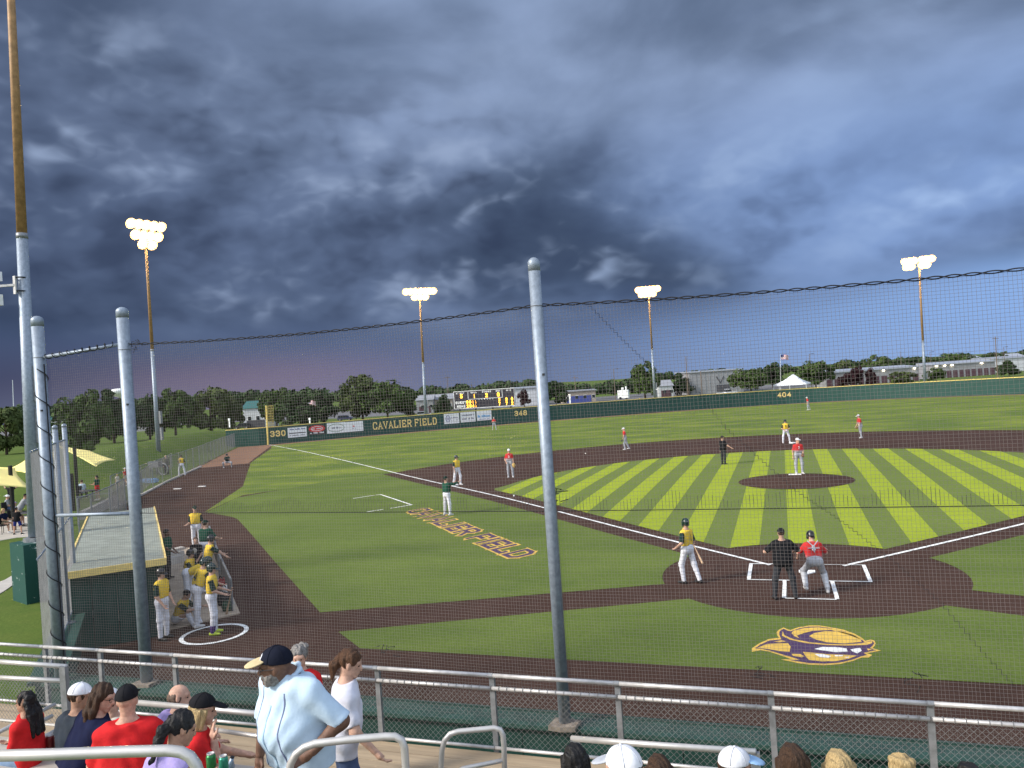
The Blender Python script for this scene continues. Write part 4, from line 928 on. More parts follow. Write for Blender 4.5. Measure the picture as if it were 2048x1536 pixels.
def stairs(px):
    P = [on_net(*q) for q in px]; pts = []
    for a, b in zip(P, P[1:]):
        n_ = max(1, int(abs(b[0]-a[0])/CELL))
        for k in range(n_):
            x0 = a[0]+(b[0]-a[0])*k/n_; x1 = a[0]+(b[0]-a[0])*(k+1)/n_; z0 = a[2]+(b[2]-a[2])*k/n_; z1 = a[2]+(b[2]-a[2])*(k+1)/n_; pts += [(x0, a[1]+.09, z0), (x1, a[1]+.09, z0)]
    MB().tube(pts, .0036, 4).build('seam_stitching', M_ROPE, net)
stairs([(1174, 612), (1240, 680), (1300, 738), (1330, 762)]); stairs([(1372, 742+18), (1400, 798), (1450, 860), (1500, 905), (1590, 985), (1680, 1045), (1790, 1130), (1880, 1210), (1965, 1310), (2040, 1390)])
for px, py in ((1530, 1352), (1830, 1365), (770, 1305), (1115, 990), (268, 690)):
    c = on_net(px, py); r = random.Random(px)
    for k in range(7): a = c+np.array((r.uniform(-.14, .14), .05, r.uniform(-.09, .09))); MB().tube([a, a+np.array((r.uniform(-.12, .12), 0, r.uniform(-.05, .05))), a+np.array((r.uniform(-.1, .1), .01, r.uniform(-.12, .05)))], .0055, 4).build('rope_tangle', M_ROPE, net)

# ------------------------------------------------------------------ chain link
M_LINK = material('chain_link_wire', (.22, .22, .22), .55, .4, vary=.2); M_LINKM = material('grey_chain_link_wire', (.15, .155, .16), .6, .3, vary=.25); M_LINKD = material('old_chain_link_wire', (.10, .10, .105), .7, .2, vary=.2)
def chainlink(name, a, b, z0a, z1a, z0b, z1b, pitch, r, parent, mat=None):
    """woven diamond mesh between two posts a and b (bottom and top heights at each end)"""
    a = np.array(a, float); b = np.array(b, float); L_ = np.linalg.norm(b-a); d = (b-a)/L_; n_ = np.array((d[1], -d[0])); mb = MB(); H = max(z1a-z0a, z1b-z0b); m = int((L_+H)/pitch)+1
    for s_ in (1, -1):
        for k in range(-1, m+1):
            u0 = k*pitch-(H if s_ > 0 else 0); u1 = u0+(H if s_ > 0 else -H); 
            if s_ < 0: u0 += 0
            t0, t1 = 0.0, 1.0; du = u1-u0
            lo, hi = sorted(((0-u0)/du, (L_-u0)/du)); t0 = max(t0, lo); t1 = min(t1, hi)
            if t1-t0 < .02: continue
            P = []
            for t in (t0, t1):
                u = u0+du*t; f = u/L_; z = (z0a+(z0b-z0a)*f)+t*((z1a-z0a)+((z1b-z0b)-(z1a-z0a))*f); q = a+d*u+n_*(s_*r*.9); P.append((q[0], q[1], z))
            cordset(mb, P, r)
    return tag(mb.build(name, mat or M_LINK, parent), kind='stuff')
FY = -14.0
def on_fence(px, py, y=FY):
    d = AX_F+(px-1024)/F_PX*AX_R-(py-768)/F_PX*AX_U; return CAM+d*((y-CAM[1])/d[1])
fn_ = thing('walkway_fence', 'chain link guard fence with two white rails along the front walkway', 'fence', (-3.7, FY, 1.3))
Z1, Z2, Z3 = 2.26, 2.10, 1.36
fx = [on_fence(px, 1370)[0] for px in (-90, 95, 205, 353, 545, 757, 985, 1235, 1540, 1857, 2200)]
for x in fx: MB().box((x, FY, 1.75), (.065, .05, 1.0)).build('post', M_GALVD, fn_)
for a, b in zip(fx, fx[1:]):
    for z, r, nm in ((Z1, .0255, 'top_rail'), (Z2, .023, 'second_rail'), (Z3, .021, 'bottom_rail')): MB().tube([(a, FY-.045, z), (b-.012, FY-.045, z)], r, 10).build(nm, M_ALU, fn_, True)
    MB().tube([(b-.03, FY-.045, Z1), (b+.03, FY-.045, Z1)], .029, 10).build('rail_joint', M_GALVD, fn_)
    chainlink('mesh', (a, FY-.01), (b, FY-.01), Z3-.03, Z2+.02, Z3-.03, Z2+.02, .074, .0024, fn_)
    tw = MB()
    for k in range(int((b-a)/.104)): x = a+k*.104; tw.tube([(x, FY-.045+.03*math.cos(w), Z2+.03*math.sin(w)) for w in np.arange(5)*1.25], .004, 4)
    tag(tw.build('tie_wires', M_LINK, fn_), kind='stuff')

# ------------------------------------------------------------------ grandstand: walkway, rows, stair, rails
M_DECK = material('deck_plank', (.36, .275, .18), .6, .05, vary=.22, scale=2.0, bump=.06, bscale=30, squash=(.4, 6, 1)); M_SEATP = material('seat_plank', (.52, .47, .40), .45, .3, vary=.15, scale=2.5, squash=(.4, 6, 1))
M_UNDER = material('stand_frame', (.10, .10, .11), .7, .3)
wk = thing('front_walkway', 'tan planked walkway floor running along behind the guard fence', 'walkway', (-4, -15, 1.3))
for k in range(10): MB().box((-4.0, FY-.16-k*.245, 1.285), (17.6, .236, .035)).build('plank', M_DECK, wk)
for k in range(8): MB().box((-11.5+2.2*k, -15.2, 1.18), (.10, 2.4, .16)).build('joist', M_UNDER, wk); MB().box((-11.5+2.2*k, -14.3, .55), (.12, .12, 1.1)).build('support', M_UNDER, wk)
ROWS = [(-16.45, 2.07), (-17.2, 2.42), (-17.95, 2.77), (-18.7, 3.12), (-19.45, 3.47), (-20.2, 3.82)]
for i, (y, z) in enumerate(ROWS):
    st = thing('bleacher_row', ('front', 'second', 'third', 'fourth', 'fifth', 'sixth')[i]+' bleacher bench row up from the front walkway', 'bleacher', (-6, y, z-.42), 'bleacher bench rows')
    for x0, x1 in ((-12.5, -4.15), (-2.1, 5.0)):
        MB().box(((x0+x1)/2, y, z-.02), (x1-x0, .26, .04)).build('seat_plank', M_SEATP, st)
        MB().box(((x0+x1)/2, y+.36, z-.44), (x1-x0, .46, .04)).build('foot_plank', M_DECK, st)
        for k in range(4): x = x0+(x1-x0)*(k+.5)/4; MB().box((x, y, (z-.04-.46)/2+.23+(z-.5)/2*0), (.08, .10, .42)).build('bracket', M_UNDER, st).location = tuple(np.array((-WL[st.name][0], -WL[st.name][1], -WL[st.name][2]))+np.array((0, 0, (z-.25)-((z-.04-.46)/2+.23))))
sw_ = thing('aisle_stair', 'planked aisle stair between the bleacher blocks', 'stair', (-3.1, -18, 1.3))
for k in range(14): MB().box((-3.1, -16.3-k*.30, 1.475+k*.12), (2.0, .32, .05)).build('step', M_DECK, sw_); MB().box((-3.1, -16.15-k*.30, 1.39+k*.12), (1.96, .02, .12)).build('riser', M_UNDER, sw_)
def rail(label, paths, r, m=M_ALU, n=12, sub=None, cat='handrail'):
    c = np.array(paths[0][0]); t = thing('handrail', label, cat, c, 'grandstand handrails')
    for p in paths: MB().tube(p, r, n).build('tube', m, t, True)
    return t
def pxp(l, d): return [at(x, y, d if not isinstance(d, (list, tuple)) else d[i]) for i, (x, y) in enumerate(l)]
def rounded(pts, n=5, k=.35):
    pts = [np.array(p, float) for p in pts]; out = [pts[0]]
    for a, b, c in zip(pts, pts[1:], pts[2:]):
        p = b+(a-b)*k; q = b+(c-b)*k
        for i in range(n+1): t = i/n; out.append((1-t)**2*p+2*t*(1-t)*b+t*t*q)
    return out+[pts[-1]]
M_RAILW = material('rail_aluminium_pale', (.52, .50, .47), .42, .5, vary=.08, scale=10)
rail('nearest thick pale handrail across the bottom left corner', [pxp([(-60, 1513), (120, 1508), (260, 1503), (335, 1501), (362, 1504), (380, 1513), (392, 1530), (402, 1560), (412, 1620)], 3.35)], .0245, M_RAILW)
rail('pale looped handrail gripped by the man in blue', [pxp([(574, 1640), (576, 1560), (581, 1528), (592, 1508), (608, 1495), (630, 1487), (700, 1479), (770, 1473), (790, 1473), (803, 1480), (809, 1495), (813, 1560), (815, 1640)], 5.1)], .0255, M_RAILW)
lp = rail('smaller pale looped handrail in the middle of the aisle', [pxp([(882, 1640), (882, 1540), (884, 1500), (889, 1481), (900, 1468), (916, 1463), (988, 1456), (1000, 1459), (1006, 1470), (1008, 1495), (1012, 1640)], 6.1)], .0215, M_RAILW)
MB().tube(pxp([(900, 1552), (926, 1537), (1010, 1520)], 6.1), .018, 10).build('cross_tube', M_RAILW, lp, True)
r1 = rail('horizontal pale rail before the man in the lavender shirt', [pxp([(262, 1404), (420, 1418), (560, 1432)], [7.55, 7.15, 6.75])], .026, M_RAILW)
MB().tube(pxp([(425, 1459), (500, 1470), (566, 1479)], [7.2, 6.95, 6.75]), .020, 10).build('lower_tube', M_RAILW, r1, True)
for x, y, d in ((560, 1432, 6.75), (262, 1404, 7.55)): p = at(x, y, d); MB().tube([p, p-np.array((0, 0, 1.0))], .025, 8).build('post', M_GALVD, r1)
r2 = rail('thick white rail end before the spectators at lower right', [pxp([(1143, 1477), (1300, 1489), (1512, 1504)], [7.95, 7.55, 7.05])], .030, M_RAILW)
for x, y, d in ((1151, 1478, 7.93), (1508, 1504, 7.06)): p = at(x, y, d); MB().bar(p, p-np.array((0, 0, .95)), .10, .05).build('post', M_GALVD, r2)
MB().tube(pxp([(1170, 1541), (1520, 1566)], [7.9, 7.05]), .026, 10).build('lower_tube', M_RAILW, r2, True)
r3 = rail('short white double rail ending in a post at the left edge', [pxp([(-60, 1319), (133, 1333)], [9.6, 9.0]), pxp([(-60, 1352), (135, 1362)], [9.6, 9.0])], .028, M_RAILW)
p = at(127, 1332, 8.98); MB().bar(p, p-np.array((0, 0, .95)), .09, .05).build('post', M_GALVD, r3); p0 = at(-60, 1352, 9.6); p1 = at(127, 1361, 9.0)
chainlink('mesh', p0[:2], p1[:2], p0[2]-.55, p0[2], p1[2]-.55, p1[2], .060, .0024, r3)
MB().tube(pxp([(-60, 1434), (128, 1452)], [9.6, 9.0]), .016, 8).build('lower_tube', M_RAILW, r3)
rail('three slanting white stair rails at the left edge', [pxp([(110, 1409), (30, 1448), (-40, 1484)], [8.4, 8.0, 7.6]), pxp([(104, 1432), (70, 1449), (40, 1464)], [8.3, 8.1, 7.9]), pxp([(110, 1462), (60, 1487)], [8.2, 8.0])], .022, M_RAILW)

# ------------------------------------------------------------------ dugout
M_ROOF = material('dugout_roof', (.235, .255, .215), .8, vary=.18, scale=2.2, bump=.05); M_DUGY = material('fascia_yellow', (.78, .58, .20), .5, vary=.1)
M_TANC = material('tan_concrete', (.40, .32, .24), .9, vary=.2, scale=2.5, bump=.1)
DN = np.array((-15.46, -7.31)); DF = np.array((-23.83, .94)); DL = np.linalg.norm(DF-DN); dd = (DF-DN)/DL; pp = np.array((dd[1], -dd[0])); DWD = 2.25
if pp[0] < 0: pp = -pp
dg = thing('dugout', 'sunken green dugout with pale flat roof and yellow roof edge', 'dugout', (DN[0], DN[1], 0))
def dq(u, w): return DN+dd*u-pp*w
def dbox(u0, u1, w0, w1, z0, z1, nm, m, par=None): return MB().prism([dq(u0, w1), dq(u1, w1), dq(u1, w0), dq(u0, w0)], z0, z1).build(nm, m, par or dg)
dbox(0, DL, 0, DWD, 1.90, 2.0, 'roof', M_ROOF); dbox(-.05, -.004, -.04, DWD, 1.86, 2.03, 'fascia', M_DUGY); dbox(0, DL+.04, -.05, -.004, 1.87, 2.03, 'fascia', M_DUGY); dbox(0, DL, DWD-.03, DWD+.02, 2.003, 2.03, 'fascia', M_DUGY)
for k in range(4): dbox(.30, .37, DWD*k/4+.006, DWD*(k+1)/4-.006, -.05, 1.855, 'end_wall_panel', M_DKG)
dbox(.37, DL, DWD-.15, DWD-.04, -.05, 1.895, 'back_wall', M_DKG); dbox(DL-.12, DL-.02, .02, DWD-.16, -.05, 1.895, 'far_wall', M_DKG)
for k in range(1, 5): dbox(DL*k/5, DL*k/5+.09, .06, .15, 0, 1.89, 'roof_post', M_GALVD)
for k in range(3): dbox(.9, DL-.6, .55+.45*k, .85+.45*k, .25+.18*k, .31+.18*k, 'bench_plank', M_SEATP)
ap = [ground_at(*q)[:2] for q in ((333, 1262), (480, 1228), (424, 1093), (338, 1098))]
tag(MB().prism([tuple(p) for p in ap], -.05, .035).build('dugout_apron', M_TANC), kind='structure')
rl = thing('dugout_rail', 'bent pipe rail with bat rack along the dugout apron', 'rail', ground_at(470, 1226))
g0 = ground_at(466, 1224); g1 = ground_at(440, 1160); g2 = ground_at(422, 1100)
tops = [g0+np.array((0, 0, .92)), g1+np.array((0, 0, .95)), g2+np.array((0, 0, .95))]
MB().tube(tops, .03, 8).build('top_rail', M_GALVD, rl)
for g, t_ in zip((g0, g1, g2), tops): MB().tube([g, t_], .03, 8).build('post', M_GALVD, rl)
MB().bar(g0+np.array((.05, 0, .12)), g2+np.array((.05, 0, .12)), .06, .2).build('kick_board', M_SEATP, rl); chainlink('mesh', g0[:2], g2[:2], .2, .9, .2, .92, .075, .003, rl)
ds = thing('dugout_steps', 'pale edged concrete steps leading into the dugout', 'steps', ground_at(345, 1112))
for (xa, ya), (xb, yb), zz in (((330, 1106), (366, 1098), .10), ((330, 1120), (364, 1111), .20), ((330, 1134), (362, 1125), .30)):
    MB().bar(ground_at(xa, ya)+np.array((0, 0, zz/2)), ground_at(xb, yb)+np.array((0, 0, zz/2)), .34, zz).build('step', M_CONC, ds)
# equipment bags along the rail
M_BAGK = material('bag_black', (.02, .02, .022), .8); M_BAGR = material('bag_red', (.25, .03, .03), .8); M_BAGG = material('bag_green', (.015, .06, .035), .8); M_BAGW = material('bag_white', (.6, .6, .58), .8)
def bag(px, py, s_, m, label):
    g = ground_at(px, py); t = thing('equipment_bag', label, 'bag', g, 'equipment bags by the dugout rail'); r = random.Random(px)
    mb = MB(); mb.lathe([(.02, .03), (.16*s_, .05), (.19*s_, .2*s_), (.15*s_, .36*s_), (.05, .42*s_)], 10, g); mb.build('body', m, t, True); MB().tube([g+np.array((-.1*s_, -.05, .36*s_)), g+np.array((0, -.08, .5*s_)), g+np.array((.1*s_, -.05, .36*s_))], .018, 6).build('strap', M_BLACK, t)
bag(448, 1212, 1.0, M_BAGK, 'black equipment bag at the near end of the dugout rail'); bag(452, 1196, .9, M_BAGW, 'white equipment bag on the dugout rail'); bag(446, 1182, 1.0, M_BAGR, 'red equipment bag on the dugout apron'); bag(455, 1224, .8, M_BAGG, 'green helmet bag beside the on deck circle')
# tall chain link fence on the ledge beside the dugout
tf = thing('tall_side_fence', 'tall grey chain link fence on the ledge left of the dugout', 'fence', (CORNER[0], CORNER[1], WTOP))
e_ = DUGL+(DUGL-CORNER)*.25
fp_ = [CORNER+(e_-CORNER)*t for t in (.0, .34, .67, 1.0)]
for k, p in enumerate(fp_):
    if k: MB().tube([(p[0], p[1], WTOP-.9 if k == 3 else WTOP), (p[0], p[1], 5.55)], .062, 12).build('post', M_GALV, tf, True); MB().lathe([(.068, -.03), (.06, .03), (.02, .06)], 12, (p[0], p[1], 5.56)).build('cap', M_GALV, tf, True); MB().prism([(p[0]-.12, p[1]-.12), (p[0]+.12, p[1]-.12), (p[0]+.12, p[1]+.12), (p[0]-.12, p[1]+.12)], WTOP, WTOP+.03).build('base_plate', M_GALVD, tf)
for a, b in zip(fp_, fp_[1:]): chainlink('mesh', a, b, WTOP+.03, 5.2, WTOP+.03, 5.2, .055, .0019, tf, M_LINKM)
for z in (5.2, 3.2, WTOP+.05): MB().tube([(fp_[0][0], fp_[0][1], z), (fp_[-1][0], fp_[-1][1], z)], .022, 8).build('rail', M_GALV, tf)

# ------------------------------------------------------------------ left side: field fence, stair fence, patio, shade sails
def field_fence(name, label, pix, h, pitch, step, rr=.03, mesh=True, wire=.004, ground=True):
    G = [ground_at(*q) for q in pix]; t = thing(name, label, 'fence', G[0], 'chain link fences left of the field')
    Q = []
    for a, b in zip(G, G[1:]):
        m = max(1, int(np.linalg.norm(b-a)/step))
        for k in range(m): Q.append(a+(b-a)*k/m)
    Q.append(G[-1])
    for q in Q: q[2] = float(zf(q[0], q[1]))
    for a, b in zip(Q, Q[1:]):
        MB().tube([a+np.array((0, 0, -.05)), a+np.array((0, 0, h))], rr, 6).build('post', M_GALVD, t); MB().tube([a+np.array((0, 0, h)), b+np.array((0, 0, h))], rr*.8, 6).build('top_rail', M_GALVD, t)
        if mesh: chainlink('mesh', a[:2], b[:2], a[2]+.03, a[2]+h, b[2]+.03, b[2]+h, pitch, wire, t, M_LINKD)
    MB().tube([Q[-1]+np.array((0, 0, -.05)), Q[-1]+np.array((0, 0, h))], rr, 6).build('post', M_GALVD, t)
field_fence('left_field_fence', 'long chain link fence running from the bullpen to the wall', [(225, 1018), (285, 989), (400, 934), (474, 893)], 2.0, .16, 3.0, .03, True, .0032)
field_fence('bank_fence', 'light wire fence crossing the lawn beside the grass bank', [(150, 962), (221, 955), (300, 944), (345, 938)], 1.5, .14, 3.2, .022, True, .003)
field_fence('stair_fence', 'rusty railed fence between the shade sails and the dugout', [(160, 1078), (186, 1066), (222, 1046), (252, 1022)], 1.9, .09, 2.2, .035)
kb = thing('bullpen_kerb', 'pale kerb edging the bullpen clay', 'kerb', ground_at(285, 990))
for a, b in zip(((225, 1019), (285, 990), (330, 966), (365, 950)), ((285, 990), (330, 966), (365, 950), (402, 934))): MB().bar(ground_at(*a)+np.array((0, 0, .05)), ground_at(*b)+np.array((0, 0, .05)), .18, .12).build('kerb_stone', M_CONC, kb)
rw = thing('retaining_wall', 'low tan retaining wall behind the stair fence', 'wall', ground_at(170, 1035))
for a, b in zip(((166, 1040), (195, 1026)), ((195, 1026), (232, 1006))): MB().bar(ground_at(*a)+np.array((0, 0, .25)), ground_at(*b)+np.array((0, 0, .25)), .3, .5).build('wall_block', M_CONC, rw)
pt_ = [ground_at(*q)[:2] for q in ((-80, 1095), (35, 1075), (112, 1070), (125, 1040), (60, 1020), (-60, 1022))]
tag(MB().prism([tuple(p) for p in pt_], -.1, .012).build('patio', M_CONC), kind='structure')
pt_ = [ground_at(*q)[:2] for q in ((-60, 1235), (-60, 1185), (10, 1160), (40, 1142), (40, 1160), (12, 1180), (-20, 1200))]
tag(MB().prism([tuple(p) for p in pt_], -.1, .012).build('path', M_CONC), kind='structure')
M_SAIL = material('shade_sail_yellow', (.88, .74, .26), .7, vary=.06, scale=1.0); M_PBLK = material('black_steel', (.012, .012, .012), .5)
def sail(label, cor, posts):
    C_ = [at(*c) for c in cor]; t = thing('shade_sail', label, 'canopy', bg(cor[0][0], 1040, cor[0][2]), 'yellow shade sails'); n = 10; v = []; f = []
    for j in range(n+1):
        for i in range(n+1):
            u, w = i/n, j/n; p = C_[0]*(1-u)*(1-w)+C_[1]*u*(1-w)+C_[2]*u*w+C_[3]*(1-u)*w; c = sum(C_)/4
            pull = .22*(4*u*(1-u)*(abs(2*w-1)**2)+4*w*(1-w)*(abs(2*u-1)**2)); p = p+(c-p)*pull*.6; v.append(p)
    for j in range(n):
        for i in range(n): f.append((j*(n+1)+i, j*(n+1)+i+1, (j+1)*(n+1)+i+1, (j+1)*(n+1)+i))
    o = MB().add(v, f).build('fabric', M_SAIL, t, True); sd_ = o.modifiers.new('t', 'SOLIDIFY'); sd_.thickness = .02
    for k, (px, d) in enumerate(posts):
        b = bg(px, 1050, d); tp = at(px, cor[0][1]+20, d); MB().tube([b, (b[0], b[1], tp[2]+.4)], .10, 10).build('post', M_PBLK, t)
sail('broad yellow shade sail cut by the left edge', [(-80, 926, 40), (30, 936, 45), (62, 976, 37), (-80, 974, 34)], [(28, 40.5)])
sail('yellow shade sail between the near light pole and net post', [(14, 940, 46), (56, 916, 50), (118, 900, 50), (98, 962, 41)], [(150, 47)])
sail('yellow shade sail with a drooping point right of the laced post', [(104, 888, 52), (180, 902, 53), (231, 920, 50), (192, 934, 45)], [(159, 48)])

# ------------------------------------------------------------------ turf lettering and emblem
M_PURP = material('turf_purple', (.060, .030, .085), .9, vary=.2, scale=9); M_TGOLD = material('turf_gold', (.62, .40, .075), .9, vary=.15, scale=7); M_TWHITE = material('turf_white', (.70, .70, .68), .9)
tl = thing('turf_lettering', 'purple block lettering with gold edges on the foul turf', 'lettering', (-13.4, 6.2, 0))
ou = np.array((.689, -.725)); ov = np.array((.725, .689)); o0 = np.array((-17.75, 10.30))
q, L_ = strokes('CAVALIER FIELD', 1.12, .95, .20, .10); kk = 12.35/L_
def on_turf(u, v, t):
    p = o0+ou*u*kk+ov*v-ou*.22*v; return (p[0], p[1], float(zf(*p))+t)
def sheet(quads, dz):
    mb = MB()
    for i, qd in enumerate(quads): mb.add([on_turf(p[0], p[1], dz+.0012*(i % 4)) for p in qd], [(0, 1, 2, 3)])
    return mb
q2 = []
for qd in q:                      # gold edging: every stroke grown outward
    c = sum(qd)/4; a = qd[1]-qd[0]; b = qd[3]-qd[0]; a = a/max(np.linalg.norm(a), 1e-6); b = b/max(np.linalg.norm(b), 1e-6); g_ = .105
    q2.append((qd[0]-a*g_-b*g_, qd[1]+a*g_-b*g_, qd[2]+a*g_+b*g_, qd[3]-a*g_+b*g_))
sheet(q2, .013).build('gold_edge', M_TGOLD, tl); sheet(q, .019).build('purple_letters', M_PURP, tl)
em = thing('turf_emblem', 'gold and purple plumed hat emblem on the turf behind home plate', 'emblem', (0, -5.7, 0))
def trace(s_): return [at_z(1460+float(a.split(',')[0])/5.689, 1230+float(a.split(',')[1])/5.689, 0) for a in s_.split()]
def epoly(s_, dz, m, nm, k=1.0):
    P = trace(s_); c = sum(P)/len(P); P = [c+(p-c)*k for p in P]; bm = bmesh.new(); vs = [bm.verts.new((p[0], p[1], float(zf(p[0], p[1]))+dz)) for p in P]
    bmesh.ops.triangle_fill(bm, edges=[bm.edges.new((vs[i], vs[(i+1) % len(vs)])) for i in range(len(vs))], use_beauty=True, normal=(0, 0, 1))
    me = bpy.data.meshes.new(nm); bm.to_mesh(me); bm.free(); me.materials.append(m); obj(nm, me, em)
SIL = '250,385 330,330 440,280 560,265 535,235 530,200 560,170 610,148 660,170 690,175 780,145 900,125 1020,125 1150,145 1300,175 1420,220 1500,265 1540,300 1600,285 1640,295 1660,330 1640,365 1620,385 1720,412 1640,425 1560,445 1620,460 1580,490 1500,490 1400,530 1250,565 1080,578 900,572 760,550 580,512 700,510 560,460 450,425 350,405 250,425'
epoly(SIL, .012, M_TGOLD, 'gold_outline')
epoly('285,388 345,345 450,298 585,285 562,235 562,200 580,180 612,163 655,186 695,192 785,160 900,140 1020,140 1145,160 1290,190 1405,233 1485,278 1535,318 1600,302 1630,310 1640,332 1620,360 1590,385 1660,410 1600,420 1520,440 1560,462 1500,476 1395,516 1245,550 1080,562 900,556 770,536 680,524 800,520 740,500 560,446 450,412 350,393', .016, M_PURP, 'purple_field')
for s_ in ('900,250 960,215 1080,195 1250,195 1400,235 1480,280 1500,315 1300,335 1100,320 980,290', '720,190 850,158 1000,150 1180,170 1350,210 1480,262 1515,300 1490,290 1350,235 1150,180 950,188 840,215 760,245 790,275 730,250 700,215', '600,195 620,240 720,285 900,318 1100,340 1300,345 1500,330 1615,308 1620,330 1560,350 1350,358 1100,352 850,328 680,290 592,245',
          '310,385 420,340 520,335 660,330 690,370 680,430 560,420 420,395', '500,312 585,298 640,310 560,322', '830,430 950,440 1100,455 1300,462 1450,472 1350,508 1200,536 1050,540 900,522 860,480', '700,452 800,455 845,480 820,492 720,478', '1560,392 1620,402 1570,415'):
    epoly(s_, .020, M_TGOLD, 'gold_patch')
for s_ in ('960,400 1050,376 1200,376 1330,395 1340,432 1200,436 1080,420', '1370,405 1480,385 1500,420 1450,450 1400,432', '960,456 1040,456 1150,480 1120,502 1020,490', '1190,470 1290,470 1280,482 1200,484', '1300,492 1360,488 1340,502'):
    epoly(s_, .024, M_TWHITE, 'white_patch')

# ------------------------------------------------------------------ people: smooth bodies from blended limbs
def surface_nets(vol, lo, h):
    s = vol < 0; nx, ny, nz = vol.shape
    cs = s[:-1, :-1, :-1].astype(np.int8); cnt = np.zeros(cs.shape, np.int8)
    for i in (0, 1):
        for j in (0, 1):
            for k in (0, 1): cnt += s[i:nx-1+i, j:ny-1+j, k:nz-1+k]
    act = (cnt > 0) & (cnt < 8); ids = -np.ones(act.shape, np.int64); I = np.argwhere(act)
    if len(I) == 0: return np.zeros((0, 3)), np.zeros((0, 4), int)
    ids[act] = np.arange(len(I)); acc = np.zeros((len(I), 3)); num = np.zeros(len(I))
    for ax in range(3):
        o1, o2 = [a for a in range(3) if a != ax]
        for u in (0, 1):
            for w in (0, 1):
                p = I.copy(); p[:, o1] += u; p[:, o2] += w; q = p.copy(); q[:, ax] += 1
                va = vol[p[:, 0], p[:, 1], p[:, 2]]; vb = vol[q[:, 0], q[:, 1], q[:, 2]]; m = (va < 0) != (vb < 0)
                t = np.where(m, va/np.where(m, va-vb, 1), 0); pos = p.astype(float); pos[:, ax] += t; acc[m] += pos[m]; num[m] += 1
    V = acc/num[:, None]*h+lo; F = []
    for ax in range(3):
        o1, o2 = (ax+1) % 3, (ax+2) % 3; sl0 = [slice(None)]*3; sl1 = [slice(None)]*3; sl0[ax] = slice(0, -1); sl1[ax] = slice(1, None)
        A = s[tuple(sl0)]; B = s[tuple(sl1)]; E = np.argwhere(A != B); ok = (E[:, o1] > 0) & (E[:, o2] > 0) & (E[:, o1] < vol.shape[o1]-1) & (E[:, o2] < vol.shape[o2]-1); E = E[ok]
        if len(E) == 0: continue
        inside = A[E[:, 0], E[:, 1], E[:, 2]]; c = []
        for u, w in ((1, 1), (0, 1), (0, 0), (1, 0)):
            p = E.copy(); p[:, o1] -= u; p[:, o2] -= w; c.append(ids[p[:, 0], p[:, 1], p[:, 2]])
        qd = np.stack(c, 1); qd[~inside] = qd[~inside][:, ::-1]; F.append(qd)
    return V, np.concatenate(F)
def cone(a, b, ra, rb): return ('c', np.array(a, float), np.array(b, float), ra, rb)
def ell(c, r, R=None): return ('e', np.array(c, float), np.array(r, float), R if R is not None else np.eye(3))
